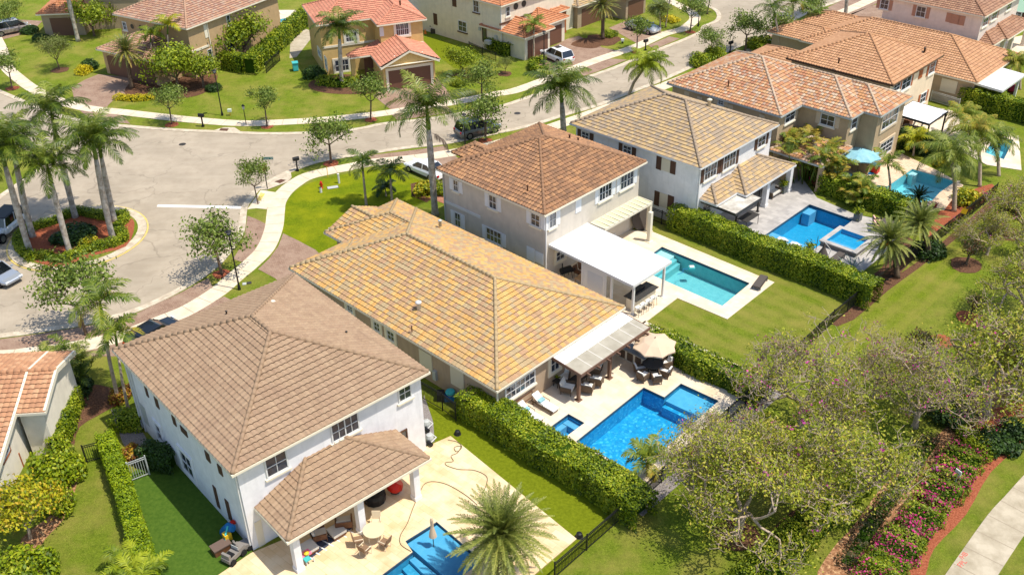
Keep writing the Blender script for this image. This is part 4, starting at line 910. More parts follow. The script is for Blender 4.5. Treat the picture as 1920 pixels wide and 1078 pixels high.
b = H.fb('s', (v, 1), .0, 8, 3.7, 3.95, 0, .08); b.build('trim_band', SHB, H.e); spout(H, -OV, OV-.05, 6)
a = H.st(1068, 16, 3.2); H.hip(-4, a[0], a[1]-3.6, a[1], 3.2); column(H, a[0]-.5, a[1]-.5, .4, 3.0, SHO)
H.finish()
q0 = ST(-44, 1084, 13, 3.1)
H = House('sand_roof_bungalow', 'low house with sand-coloured roof and brown garages behind the date palm on the upper street', -44, q0[0], q0[1], RM['D'], W_G, CREAM, seed=16)
H.wall(-12, -OV, OV, 12, 0, 3); H.hip(-12.4, 0, 0, 12.4, 3.1); H.hip(-3, 2.6, 7, 12.2, 3.12); H.wall(-3, 2.2, 7.4, 11.8, 0, 3)
b = H.fb('s', (-OV, 1), 1.2, 5.6, 0, 2.4, 0, .04); b.build('garage_door', DOORB, H.e); b = H.fb('s', (2.2, 1), 7.9, 11.3, 0, 2.4, 0, .04); b.build('garage_door', DOORB, H.e); H.finish()
q0 = ST(4, 155, 24, 3.1)
H = House('orange_roof_bungalow', 'low house with an orange tile roof behind the leaning palm at the upper left', 4, q0[0], q0[1], RM['O'], W_G, CREAM, seed=17)
H.wall(-5.6, -OV, OV, 9, 0, 3); H.hip(-6, 0, 0, 9.4, 3.1); H.wall(-.3, 7, 2.5, 10, 0, 5.6); H.hip(-.6, 7.4, 2.2, 10.4, 5.7)
b = H.fb('t', (OV, -1), -4.6, -1.6, 0, 2.4, 0, .04); b.build('garage_door', DOORB, H.e); H.finish()

# ------------------------------------------------ canopies and pergolas
def solve_z(deg, px, py, face, val, lo=1.5, hi=5.0):
    f = 0 if face == 's' else 1
    return min((lo+i*.01 for i in range(int((hi-lo)*100))), key=lambda z: abs(ST(deg, px, py, z)[f]-val))
def canopy(name, label, deg, s0, s1, t0, t1, z, zo, m, pm, posts, slat=None, edge=None, pw=.14, cat='canopy', beams=True):
    cs, ct = (s0+s1)/2, (t0+t1)/2; e = empty(name, XY(deg, cs, ct), R(deg), label, cat)
    A, B = (s1-s0)/2, (t1-t0)/2; Z = lambda s: z+(zo-z)*(s+A)/(2*A)
    b = MB(); th = .07
    if slat is None:
        b.quad((-A, -B, z), (A, -B, zo), (A, B, zo), (-A, B, z)); b.quad((-A, B, z-th), (A, B, zo-th), (A, -B, zo-th), (-A, -B, z-th))
        c_ = [(-A, -B, z), (A, -B, zo), (A, B, zo), (-A, B, z)]
        for i in range(4): p, q = c_[i], c_[(i+1) % 4]; b.quad((p[0], p[1], p[2]-th), (q[0], q[1], q[2]-th), q, p)
    else:
        n = int(2*B/slat[0])
        for i in range(n+1): y = -B+i*2*B/n; b.box(-A, A, y-slat[1]/2, y+slat[1]/2, z-.14, z)
    b.build('roof_panel' if slat is None else 'slats', m, e)
    f = MB(); g = .06
    f.box(A, A+g, -B-g, B+g, zo-.2, zo+.02); f.box(-A-g, -A, -B-g, B+g, z-.2, z+.02)
    for y in (-B-g, B): f.quad((-A, y, z-.2), (A, y, zo-.2), (A, y, zo+.02), (-A, y, z+.02)); f.quad((-A, y+g, z-.2), (-A, y+g, z+.02), (A, y+g, zo+.02), (A, y+g, zo-.2)); f.quad((-A, y, z+.02), (A, y, zo+.02), (A, y+g, zo+.02), (-A, y+g, z+.02))
    f.build('edge_beam', edge or pm, e)
    for s, t in posts:
        p = MB(); p.box(s-cs-pw/2, s-cs+pw/2, t-ct-pw/2, t-ct+pw/2, .05, min(z, zo)-.08); p.box(s-cs-pw, s-cs+pw, t-ct-pw, t-ct+pw, .05, .11); p.build('post', pm, e)
    return e, cs, ct
WROOF = mat('white_panel', lin((232, 232, 230)), .5); BWOOD = mat('brown_metal', lin((112, 84, 68)), .55)
D = -44.3
def TT(px, py, z): return ST(D, px, py, z)
a, b_, c, d = TT(1021.7, 458.5, 3.1), TT(1091, 419, 3.1), TT(1261, 488, 2.8), TT(1192, 534.5, 2.8)
pp = [TT(1241.5, 557, 0), TT(1185.5, 590, 0)]
e, cs, ct = canopy('white_canopy', 'large flat white canopy on slim posts behind the greige house', D, -44.93, (c[0]+d[0])/2, (a[1]+d[1])/2, (b_[1]+c[1])/2, 3.1, 2.85, WROOF, WHITE,
    [pp[0], pp[1], (pp[1][0]-2.6, (a[1]+d[1])/2+.15), (-41.6, (a[1]+d[1])/2+.15), (pp[1][0]-1.9, (a[1]+d[1])/2+.15)], pw=.16)
sc = MB(); tt0 = (a[1]+d[1])/2+.12-ct; x0, x1 = pp[1][0]-2.5-cs, pp[1][0]-2.0-cs+1.9-1.9
sc.box(-.2-.7, 1.55, tt0-.01, tt0+.03, .1, 2.75)
for i in range(14): sc.box(.0-.3, 1.2, tt0-.03, tt0-.01, .9+i*.1, .95+i*.1)
sc.build('privacy_screen', WHITE, e)
a, b_, c, d = TT(1101, 417.6, 2.95), TT(1192.7, 369, 2.95), TT(1223.8, 381.7, 2.75), TT(1134, 431.8, 2.75)
e, _, _ = canopy('slatted_pergola', 'cream slatted pergola between the greige house and the hedge', D, -44.93, (c[0]+d[0])/2, (a[1]+d[1])/2+.05, (b_[1]+c[1])/2, 2.95, 2.9, mat('pale_green_sheet', lin((196, 196, 160)), .5), CREAM, [(TT(1215, 435, 0)), (-42.6, (b_[1]+c[1])/2-1.3)], pw=.3)
p = MB(); A_ = ((c[0]+d[0])/2+44.93)/2; B_ = ((b_[1]+c[1])/2-(a[1]+d[1])/2-.05)/2
for i in range(11): y = -B_+i*2*B_/10; p.box(-A_, A_+.1, y-.04, y+.04, 2.93, 2.985)
p.build('rafters', CREAM, e)
# yellow house pergola: white sheet near the wall, dull translucent sheet outside
a, b_, c, d = TT(1033.4, 667.7, 2.85), TT(1159.5, 584, 2.85), TT(1218.8, 614, 2.6), TT(1090, 703.6, 2.6)
POLY = mat('dusty_polycarbonate', lin((176, 168, 150)), .4, c2=lin((156, 148, 130)), scale=.8)
so_ = (c[0]+d[0])/2; ta, tb = (a[1]+d[1])/2, (b_[1]+c[1])/2
e, cs, ct = canopy('patio_pergola', 'brown pergola with a white and dusty grey sheet roof behind the taupe bungalow', D, -35.45, so_, ta, tb, 2.86, 2.66, WROOF, BWOOD, [TT(1084.5, 751, 0), TT(1142, 709.5, 0), (TT(1142, 709.5, 0)[0], tb-.5)], pw=.2)
A = (so_+35.45)/2; B = (tb-ta)/2; p = MB(); x0 = -A+2*A*.5; zf = lambda x: 2.86-.2*(x+A)/(2*A)
p.quad((x0, -B, zf(x0)+.012), (A, -B, zf(A)+.012), (A, B, zf(A)+.012), (x0, B, zf(x0)+.012)); p.build('dusty_sheet', POLY, e)
p = MB()
for i in range(7): y = -B+(i+.5)*2*B/7; p.box(-A, A+.35, y-.05, y+.05, 2.42, 2.56)
p.build('rafters', BWOOD, e)
p = MB()
for i in range(6): y = -B+(i+1)*2*B/6.5; p.quad((-A, y-.03, zf(-A)+.02), (A, y-.03, zf(A)+.02), (A, y+.03, zf(A)+.02), (-A, y+.03, zf(-A)+.02))
p.build('sheet_joints', mat('sheet_joint', lin((206, 200, 188)), .5), e)
a, b_, c, d = TT(1309, 374.5, 2.7), TT(1367.7, 345, 2.7), TT(1422.8, 372.8, 2.7), TT(1380, 399.5, 2.7)
canopy('weathered_canopy', 'small stained flat canopy in front of the white villa porch', D, -40.8, (c[0]+d[0])/2, (a[1]+d[1])/2, (b_[1]+c[1])/2, 2.72, 2.64, mat('stained_white_sheet', lin((214, 210, 200)), .6, c2=lin((160, 152, 138)), scale=.7), mat('dark_bronze', lin((62, 60, 58)), .5), [TT(1378.5, 427, 0), TT(1420, 398, 0)])
a, b_, c, d = TT(1694, 213, 2.8), TT(1697.5, 187, 2.8), TT(1781, 208.8, 2.8), TT(1739, 230.5, 2.8)
canopy('white_top_pergola', 'dark-framed pergola with a white sheet roof behind the cream house', D, -37.2, (c[0]+d[0])/2, min(a[1], d[1]), c[1], 2.85, 2.75, WROOF, BRONZE, [TT(1737.5, 257, 0), TT(1763, 259.5, 0)])
a, c, d = TT(1834, 158.7, 2.8), TT(1919, 140.3, 2.7), TT(1882, 172, 2.7)
canopy('white_pergola', 'white pergola with open rafter tails behind the apricot roof bungalow', D, -34.5, (c[0]+d[0])/2, d[1], c[1], 2.9, 2.75, WROOF, WHITE, [TT(1873, 190, 0), ((c[0]+d[0])/2-.4, c[1]-.4)], pw=.25)
q = ST(20, 785, 14, 2.6); canopy('pale_canopy', 'small white canopy beside a turquoise screen behind the mustard house', 20, q[0]-2.2, q[0]+2.2, q[1]-1, q[1]+4, 2.6, 2.6, WROOF, GUTG, [(q[0]-2, q[1]-.9), (q[0]+2, q[1]-.9)])

# ------------------------------------------------ foliage
def unit(a): return a/np.maximum(np.linalg.norm(a, axis=-1, keepdims=True), 1e-9)
def leafq(P, size, rng, nrm=None, asp=.55, spread=.8):
    N = len(P); n = rng.normal(size=(N, 3)) if nrm is None else nrm + spread*rng.normal(size=(N, 3))
    n = unit(n); u = unit(np.cross(n, rng.normal(size=(N, 3)))); v = np.cross(n, u)
    s = (size*rng.uniform(.6, 1.25, N))[:, None]
    return np.stack([P-u*s, P-v*s*asp, P+u*s, P+v*s*asp], 1)
def grow(b, p, d, L, r, lev, rng, tips, n=3, up=.15, sp=.6, wob=.18, sides=5, dec=.68, rd=.58):
    pts = [p]; k = 3; q = Vector(p); dd = Vector(d).normalized()
    for i in range(k):
        dd = (dd + Vector(rng.normal(size=3))*wob + Vector((0, 0, up*.3))).normalized(); q = q+dd*(L/k); pts.append(q.copy())
    b.tube(pts, [r, r*.86, r*.74, r*.6], sides, cap=False)
    if lev == 0: tips.append((np.array(q), np.array(dd))); return
    m = n if lev > 1 else n
    for i in range(m):
        a = rng.uniform(0, 2*math.pi); s = Vector((math.cos(a), math.sin(a), rng.uniform(-.2, .5)))
        s = (s - dd*s.dot(dd)).normalized()
        nd = (dd*(1-sp*.5) + s*sp*rng.uniform(.7, 1.3) + Vector((0, 0, up))).normalized()
        o = q if i < 2 else pts[2]
        grow(b, o, nd, L*dec*rng.uniform(.8, 1.2), r*rd, lev-1, rng, tips, n, up, sp, wob, max(3, sides-1), dec, rd)
    if lev >= 2: tips.append((np.array(q), np.array(dd)))
def tree(name, seed, trunk_h, L, lev, n, leaf, ln, lsz, clr, bark=BARK, r=.12, up=.25, sp=.75, fl=None, fn=0, fr=.5, dec=.68, limbs=4):
    """trunk with limbs, leaf clumps round the twig ends; returned at the origin"""
    rng = np.random.default_rng(seed); e = empty(name, (0, 0, 0)); b = MB(); tips = []
    top = Vector((rng.normal()*.12, rng.normal()*.12, trunk_h)); b.tube([(0, 0, -.05), (0, 0, .15), tuple(top*.5), tuple(top)], [r*1.5, r*1.1, r, r*.85], 8)
    for i in range(limbs):
        a = 2*math.pi*(i+rng.uniform(-.25, .25))/limbs; d = Vector((math.cos(a)*sp, math.sin(a)*sp, rng.uniform(.55, 1.0)))
        grow(b, top if i else top, d, L*rng.uniform(.85, 1.15), r*.6, lev, rng, tips, n, up, sp, dec=dec, rd=.66 if lev > 4 else .58)
    b.build('trunk', bark, e, True)
    T = np.array([t[0] for t in tips]); cen = T.mean(0); R_ = np.abs(T-cen).max(0)+.3
    P = []; N_ = []; TN = []
    for t in T:
        k = rng.poisson(ln); off = rng.normal(size=(k, 3))*clr*np.array([1, 1, .7]); P.append(t+off); N_.append(unit(off+(t-cen)*.35)+np.array([0, 0, .5])); TN.append(np.clip(rng.uniform(0, 1)*.45+rng.uniform(0, .7, k), 0, 1))
    P = np.concatenate(P); npmesh('crown', leafq(P, lsz, rng, np.concatenate(N_)), leaf, e, np.concatenate(TN))
    if fl is not None:
        pk = T[rng.random(len(T)) < fn]; F = np.concatenate([t+rng.normal(size=(9, 3))*.13 for t in pk]); npmesh('flowers', leafq(F, lsz*.9, rng, asp=.9), fl, e, rng.random(len(F)))
    e['h'] = float(P[:, 2].max()); return e
def finish_proto(e): e.location = (0, -60, -30)
def frond(Q, T, P0, az, el0, L, bend, nl, ll, lw, hang, rng, clear=.1, m=12, tint=None, vee=.35, two=True):
    f = np.linspace(0, 1, m+1); el = el0-bend*f**1.2; st = L/m
    dx = np.cos(el)*st; dz = np.sin(el)*st; X = np.concatenate([[0], np.cumsum(dx[:-1])]); Z = np.concatenate([[0], np.cumsum(dz[:-1])])
    h = np.array([math.cos(az), math.sin(az), 0]); s = np.array([-h[1], h[0], 0]); zz = np.array([0, 0, 1.])
    pts = P0 + X[:, None]*h + Z[:, None]*zz
    tb = rng.uniform(0, .45) if tint is None else tint
    for i in range(m):                     # rachis
        w_ = .035*(1-f[i]*.8)+.008; a, c = pts[i], pts[i+1]; Q.append(np.array([[a-s*w_, a+s*w_, c+s*w_*.8, c-s*w_*.8]])); T.append([min(1, tb+.5)])
    g = np.linspace(clear, .99, nl); xs = np.stack([np.interp(g, f, pts[:, k]) for k in range(3)], 1); e_ = np.interp(g, f, el)
    tg = np.cos(e_)[:, None]*h + np.sin(e_)[:, None]*zz; nr = -np.sin(e_)[:, None]*h+np.cos(e_)[:, None]*zz
    for sd in (-1, 1):
        ln = ll*(np.sin(np.pi*(.12+.86*g))**.7)*rng.uniform(.8, 1.15, nl)
        d1 = unit(s*sd*.8 + tg*(.35+.5*g[:, None]) + nr*vee + rng.normal(size=(nl, 3))*.12 - zz*hang*.5); d2 = unit(d1 - zz*hang)
        wv = tg*lw; p1 = xs+d1*ln[:, None]*.5; p2 = p1+d2*ln[:, None]*.5
        t_ = np.clip(tb+rng.uniform(0, .5, nl), 0, 1)
        Q.append(np.stack([xs-wv*.5, xs+wv*.5, p1+wv, p1-wv], 1)); T.append(t_)
        if two: Q.append(np.stack([p1-wv, p1+wv, p2+wv*.15, p2-wv*.15], 1)); T.append(t_)
def palm(name, seed, kind, h, lean=(0, 0), leaf=None, nf=None, sc=1.0):
    rng = np.random.default_rng(seed); e = empty(name, (0, 0, 0)); Q, T = [], []; b = MB(); top = np.array([lean[0], lean[1], h])
    def tp(f): return np.array([lean[0]*f**1.6, lean[1]*f**1.6, h*f])
    if kind == 'royal':
        th = .8; b.tube([tp(f) for f in (0, .04, .15, .4, .7, th)], [.34*sc, .27*sc, .24*sc, .27*sc, .22*sc, .17*sc], 12); b.build('trunk', ROYT, e, True)
        c = MB(); c.tube([tp(f) for f in (th, .84, .9, .97, 1.02)], [.17*sc, .19*sc, .15*sc, .1*sc, .05*sc], 10); c.build('crownshaft', SHAFT, e, True)
        n = int((nf or 17)*1.15); g0 = rng.uniform(0, 6)
        for i in range(n): f = i/(n-1); frond(Q, T, top*[1, 1, .98], g0+i*2.399, R(82-88*f), (3.3+.7*math.sin(f*3))*sc, R(60+45*rng.random()), 50, 1.0*sc, .04, .7, rng, .08, tint=.02+.25*rng.random()+(.3 if f < .15 else 0))
        frond(Q, T, top, 0, R(88), 1.7*sc, R(6), 24, .35, .02, .1, rng, .3)
        L_ = leaf or LF['royal']
    elif kind == 'date':
        b.tube([tp(f) for f in (0, .1, .5, .9, 1.0)], [.3*sc, .24*sc, .22*sc, .26*sc, .18*sc], 12); b.build('trunk', BARK, e, True)
        n = int((nf or 46)*1.5); g0 = 0
        for i in range(n): f = i/(n-1); frond(Q, T, top+rng.normal(size=3)*.05, i*2.399, R(86-125*f), (2.0+.5*math.sin(f*3))*sc, R(30+30*rng.random()), 50, .4*sc, .022, .25, rng, .12, tint=.55*f*rng.random(), two=False)
        if leaf is None:
            o = top[None]+rng.normal(size=(90, 3))*[.28, .28, .2]-[0, 0, .35]; npmesh('fruit', leafq(o, .1, rng, asp=.8), LF['orange'], e, rng.random(90))
        L_ = leaf or LF['date']
    elif kind == 'slim':                       # adonidia, foxtail, queen and the like
        b.tube([tp(f) for f in (0, .05, .4, .82)], [.14*sc, .1*sc, .085*sc, .07*sc], 8); b.build('trunk', PBARK, e, True)
        c = MB(); c.tube([tp(f) for f in (.82, .88, .97, 1.0)], [.07*sc, .085*sc, .05*sc, .02], 8); c.build('crownshaft', SHAFT, e, True)
        n = nf or 10
        for i in range(n): f = i/(n-1); frond(Q, T, top*[1, 1, .98], i*2.399+rng.uniform(-.3, .3), R(75-75*f), (1.5+.3*math.sin(f*3))*sc, R(60+50*rng.random()), 34, .6*sc, .04, .5, rng, .1, tint=.1+.7*(f**3) if i > n-3 else .3*rng.random())
        L_ = leaf or LF['areca']
    elif kind == 'queen':
        b.tube([tp(f) for f in (0, .05, .5, 1)], [.22*sc, .17*sc, .15*sc, .12*sc], 9); b.build('trunk', PBARK, e, True)
        n = nf or 16
        for i in range(n): f = i/(n-1); frond(Q, T, top, i*2.399, R(80-85*f), (2.5+.5*math.sin(f*3))*sc, R(75+45*rng.random()), 50, .85*sc, .034, 1.1, rng, .08, tint=.15+.45*rng.random())
        L_ = leaf or LF['areca']
    else:                                      # clump: many thin canes from the ground
        n = nf or 26
        for i in range(n):
            a = rng.uniform(0, 6.28); rr = sc*.8*math.sqrt(rng.random()); hh = h*rng.uniform(.35, 1); p0 = np.array([math.cos(a)*rr, math.sin(a)*rr, 0]); p1 = p0*1.8+[0, 0, hh*.75]
            b.tube([p0, (p0+p1)/2, p1], [.05, .045, .03], 5)
            for j in range(4): frond(Q, T, p1, a+rng.uniform(-1.2, 1.2)+j*1.5, R(rng.uniform(35, 80)), 1.35*sc**.5, R(70+40*rng.random()), 24, .46, .036, .45, rng, .12, tint=rng.random()*.8)
        b.build('canes', SHAFT, e, True); L_ = leaf or LF['areca']
    npmesh('crown', np.concatenate(Q), L_, e, np.concatenate([np.asarray(t, float) for t in T])); return e
def hedge(name, label, path, wd, h, leaf, dens=170, sz=.1, seed=0, group=None, round_=.0, cat='hedge', wav=.06, z0=0.0, fl=None, fd=0):
    """clipped hedge along a ground path: dark core and leaves over top and sides"""
    rng = np.random.default_rng(seed+77); c = np.mean(path, 0); P = [np.array(p)-c for p in path]; e = empty(name, (*c, z0), 0, label, cat, group)
    hc = h-.1-2.2*wav+.13; b = MB(); A = offset([tuple(p) for p in P], wd/2-.08); B = offset([tuple(p) for p in P], -wd/2+.08)
    for i in range(len(P)-1):
        a0, a1, b0, b1 = A[i], A[i+1], B[i], B[i+1]; t = hc
        b.quad((*b0, t), (*b1, t), (*a1, t), (*a0, t)); b.quad((*a0, t), (*a1, t), (*a1, 0), (*a0, 0)); b.quad((*b1, t), (*b0, t), (*b0, 0), (*b1, 0))
    b.quad((*A[0], 0), (*B[0], 0), (*B[0], hc), (*A[0], hc)); b.quad((*B[-1], 0), (*A[-1], 0), (*A[-1], hc), (*B[-1], hc)); b.build('core', HCORE, e)
    seg = [np.linalg.norm(P[i+1]-P[i]) for i in range(len(P)-1)]; Lt = sum(seg); N = int(dens*(1.55 if sz < .11 else 1.2)*(Lt+wd)*(wd+2*h)); sz *= .82
    s = rng.uniform(-wd/2*.9, Lt+wd/2*.9, N); cum = np.cumsum([0]+seg); k = np.clip(np.searchsorted(cum, s)-1, 0, len(seg)-1)
    PA = np.array(P); d = np.array([(PA[i+1]-PA[i])/seg[i] for i in range(len(seg))]); base = PA[k]+d[k]*(s-cum[k])[:, None]; nn = np.stack([-d[k][:, 1], d[k][:, 0]], 1)
    g = rng.uniform(0, wd+2*h, N); top = (g > h) & (g < h+wd); left = g <= h
    wv = wav*(np.sin(s*2.1+seed)+np.sin(s*5.3+1)+np.sin(s*.7))
    off = np.where(top, g-h-wd/2, np.where(left, -wd/2, wd/2)); z = np.where(top, h, np.where(left, g, g-h-wd))
    off = off+np.sign(off)*wv*.6*(~top); z = np.where(top, z+wv, z)
    X = np.concatenate([base+nn*off[:, None], z[:, None]], 1)+rng.normal(size=(N, 3))*(.035+.035*rng.random((N, 1)))
    nr = np.where(top[:, None], [0, 0, 1.], np.concatenate([nn*np.sign(off)[:, None], np.zeros((N, 1))], 1)) + [0, 0, .35]
    tint = np.clip(rng.random(N)*.75+.12*np.sin(s*1.7)+.12, 0, 1)
    npmesh('foliage', leafq(X, sz, rng, nr, .6, .55), leaf, e, tint)
    if fl is not None:
        m = rng.random(N) < fd; m &= (np.sin(s*2.3)+rng.normal(size=N)*.6 > .2); X2 = X[m]+[0, 0, .04]; npmesh('flowers', leafq(X2, sz*.95, rng, nr[m], .9), fl, e, rng.random(m.sum()))
    return e
def blob(name, seed, rx, ry, rz, leaf, n, sz, clumps=14, fl=None, fn=0, core=True, low=True):
    """rounded shrub: clumps of leaves over a lumpy dome"""
    rng = np.random.default_rng(seed); e = empty(name, (0, 0, 0)); C_ = []
    for i in range(clumps):
        v = unit(rng.normal(size=3)); v[2] = abs(v[2])*.9; C_.append(v*[rx, ry, rz]*rng.uniform(.35, .75)+[0, 0, .15*rz])
    P, N_, T = [], [], []; cs = np.array(C_)
    for c in cs:
        k = n//clumps; v = unit(rng.normal(size=(k, 3))); r_ = rng.uniform(.28, .5)*np.array([rx, ry, rz]); p = c+v*r_*rng.uniform(.8, 1.05, (k, 1)); P.append(p); N_.append(v+[0, 0, .4]); T.append(np.clip(rng.random()*.4+rng.random(k)*.65, 0, 1))
    P = np.concatenate(P); N_ = np.concatenate(N_); T = np.concatenate(T); ok = P[:, 2] > .02; P, N_, T = P[ok], N_[ok], T[ok]
    b = MB(); b.tube([(0, 0, 0), (0, 0, rz*.5)], [.06*max(1, rx), .04], 6)
    for c in cs[:7]: b.tube([(0, 0, .05), tuple(c*[.6, .6, .8]), tuple(c)], [.03, .025, .015], 4)
    b.build('stems', BARK, e); npmesh('foliage', leafq(P, sz, rng, N_, .6), leaf, e, T)
    if fl is not None:
        m = rng.random(len(P)) < fn; npmesh('flowers', leafq(P[m]*[1.03, 1.03, 1.05], sz*.9, rng, N_[m], .9), fl, e, rng.random(m.sum()))
    return e
def put(e, px, label, cat, group=None, rz=0, sc=1.0, z=0, first=[]):
    p = G(*px) if len(px) == 2 else px[:2]
    if e in first: return dup(e, (*p, z), rz, sc, label, group)
    first.append(e); e.location = (*p, z); e.rotation_euler = (0, 0, rz); e.scale = (sc,)*3 if not hasattr(sc, '__len__') else sc
    e['label'] = label; e['category'] = cat
    if group: e['group'] = group
    for k in ('h',):
        if k in e: del e[k]
    return e

# ---- clipped hedges
def lp_(d, a, b, off=0, z=0):                       # straight hedge run: near bottom line from a to b, shifted off metres along +t
    p, q = ST(d, *a, z), ST(d, *b, z); t = (p[1]+q[1])/2+off
    return [XY(d, p[0]+(q[0]-p[0])*i/8, t+.12*math.sin(i*1.3)) for i in range(9)]
hedge('clipped_hedge', 'long thick yellow-green hedge between the near turf strip and the deep blue pool', lp_(-44.3, (872, 792), (1172, 984), .95), 1.9, 1.9, LF['hedge'], 190, .1, 1)
hedge('clipped_hedge', 'long tall hedge between the aqua pool lawn and the white villa pool', lp_(-44.3, (1255, 438), (1618, 572), .85), 1.6, 2.05, LF['hedge'], 170, .1, 2)
hedge('clipped_hedge', 'dark hedge between the white villa pool and the tan house pool', lp_(-44.3, (1545, 366), (1680, 412), .8), 1.8, 1.7, LF['hedge'], 120, .12, 3)
hedge('clipped_hedge', 'loose bright hedge behind the beige umbrella and dining table', lp_(-44.3, (1215, 655), (1405, 765), .7), 1.5, 1.5, LF['hedge'], 150, .1, 4, wav=.1)
hedge('clipped_hedge', 'hedge behind the tan house patio, below the white top pergola', lp_(-44.3, (1686, 280), (1770, 305), .6), 1.2, 1.9, LF['dark'], 110, .12, 5)
hedge('clipped_hedge', 'green hedge in front of the white pergola at the right edge', lp_(-44.3, (1799, 206), (1950, 238), .7), 1.5, 2.2, LF['hedge'], 110, .12, 6)
hedge('clipped_hedge', 'narrow bright yellow-green hedge beside the dense turf, left of the white house', W([(207, 850), (222, 890), (237, 935), (252, 985), (268, 1040), (285, 1110)]), .95, 1.5, LF['clip'], 230, .085, 7)
hedge('clipped_hedge', 'narrow green hedge along the wall of the gabled house', W([(143, 762), (134, 790), (122, 822), (112, 850)]), .9, 1.4, LF['hedge'], 180, .09, 8)
hedge('clipped_hedge', 'long clipped hedge between the ochre house and the mustard house', W([(472, 138), (500, 112), (530, 84), (556, 60), (576, 44)]), 1.6, 2.1, LF['hedge'], 70, .14, 9)
hedge('clipped_hedge', 'square clipped hedge block at the corner of the ochre house', W([(424, 128), (452, 134)]), 1.4, 2.0, LF['hedge'], 90, .12, 10)
hedge('low_hedge', 'low hedge strip along the ochre house wall behind the clipped hedge', W([(476, 98), (516, 76)]), 1.0, .8, LF['hedge'], 70, .12, 11)
hedge('clipped_hedge', 'L-shaped hedge below the ivory house side wall', W([(920, 92), (940, 100), (957, 106)]), 1.3, 1.6, LF['lime'], 80, .12, 12)
hedge('low_hedge', 'curved low hedge in front of the white car on the upper driveway', cr(W([(1018, 118), (1000, 122), (998, 132), (1012, 138), (1026, 136)]), 3), .8, .8, LF['hedge'], 90, .12, 13)
hedge('island_hedge', 'winding low hedge ringing the palm island in the roundabout', cr(W([(50, 480), (38, 466), (40, 447), (63, 432), (107, 419), (143, 402), (187, 410), (212, 412), (230, 406), (236, 416), (220, 432), (232, 444), (228, 457), (187, 468), (147, 480), (117, 492), (82, 484), (55, 488)]), 4), .75, .65, LF['hedge'], 190, .085, 14)
hedge('shrub_row', 'yellow flowering border of low shrubs under the date palm in the ochre front garden', W([(222, 186), (250, 189), (285, 186)]), .9, .45, LF['gold'], 120, .1, 15, cat='shrub')
hedge('shrub_row', 'dark green low shrubs beneath the mustard house windows', W([(604, 158), (640, 162), (665, 160)]), 1.3, .9, LF['hedge'], 90, .12, 16, cat='shrub', wav=.12)
hedge('green_border', 'yellow-green shrub border running below the bare pink trees', W([(1400, 1100), (1450, 1060), (1505, 1005), (1560, 950), (1610, 895), (1640, 855)]), 1.9, .85, LF['lime'], 130, .1, 17, cat='shrub', wav=.15)
hedge('flower_border', 'magenta flowering border beside the red mulch and sidewalk', W([(1625, 1115), (1670, 1050), (1720, 985), (1765, 925), (1800, 870), (1835, 815)]), 2.1, .65, LF['lime'], 120, .085, 18, cat='shrub', wav=.2, fl=LF['magfl'], fd=.4)
hedge('low_hedge', 'short dark hedge under the side gate of the white house', W([(281, 868), (322, 878)]), 1.1, 1.4, LF['dark'], 150, .1, 19)
hedge('low_hedge', 'rounded dark hedge by the corner downspouts of the white house', W([(228, 800), (258, 800)]), 1.2, 1.0, LF['hedge'], 150, .1, 20)
hedge('flower_border', 'row of scruffy brown and green stems on the leaf litter', W([(1590, 1060), (1625, 1000), (1665, 940), (1710, 880), (1745, 830)]), .9, .45, LF['bush'], 60, .1, 21, cat='shrub', wav=.18)

# ---- street trees and garden trees
OK1 = tree('street_tree', 21, 1.7, 1.15, 3, 3, LF['oak'], 20, .11, .3, limbs=4, r=.08, up=.2, sp=.85); OK2 = tree('street_tree', 22, 1.8, 1.05, 3, 3, LF['oak'], 22, .11, .3, limbs=3, r=.08, up=.25); OK3 = tree('street_tree', 23, 1.6, 1.2, 3, 3, LF['oak'], 20, .11, .3, limbs=4, r=.09, up=.12, sp=1.0)
H1, H2, H3 = (OK1['h'], OK2['h'], OK3['h'])
gs = 'young street trees along the verge'
for e_, b_, t_, lb in ((OK1, (322, 233), (317, 158), 'round street tree in a red mulch ring left of the black lamp post'), (OK2, (501, 237), (492, 163), 'small street tree by the far sidewalk right of the short garden lamp'),
    (OK3, (621, 306), (617, 207), 'upright street tree on the near verge above the round corner lawn'), (OK1, (484, 383), (468, 296), 'small airy tree beside the street name sign'), (OK3, (416, 514), (401, 392), 'wide leafy tree on the small verge left of the tall black lamp post'),
    (OK1, (162, 628), (160, 478), 'broad tree on the lower left verge standing over the yellowing palm'), (OK2, (695, 224), (688, 137), 'street tree in front of the mustard house garage'), (OK3, (910, 264), (900, 165), 'street tree on the near verge beside the parked grey SUV'),
    (OK2, (1194, 98), (1202, 30), 'street tree beside the black mailbox and the silver car'), (OK1, (1294, 60), (1298, -8), 'street tree by the sidewalk corner near the top centre'), (OK2, (1326, 27), (1328, -40), 'street tree trunk at the upper junction corner, crown cut by the top edge'),
    (OK1, (1333, 110), (1338, 49), 'round street tree above the two bright shrubs by the tan house'), (OK3, (1397, 96), (1402, 12), 'tall slim street tree above the big green shrub by the tan house'), (OK2, (23, 165), (16, 92), 'small street tree by the sidewalk at the left edge'),
    (OK3, (903, 188), (899, 106), 'grey-green tree on the far verge below the ivory house lawn'), (OK1, (30, 62), (30, -4), 'leafy tree behind the van at the top left corner'), (OK2, (1508, 60), (1512, -12), 'dark leafy tree among the tall palms near the top right'), (OK3, (1460, 92), (1462, 14), 'spreading dark tree between the palms above the apricot roof')):
    h, _ = hfit(b_, t_); hb = {OK1: H1, OK2: H2, OK3: H3}[e_]; put(e_, b_, lb, 'tree', gs, (b_[0] % 7), (h/hb*.72, h/hb*.72, h/hb) if b_ == (484, 383) else h/hb)
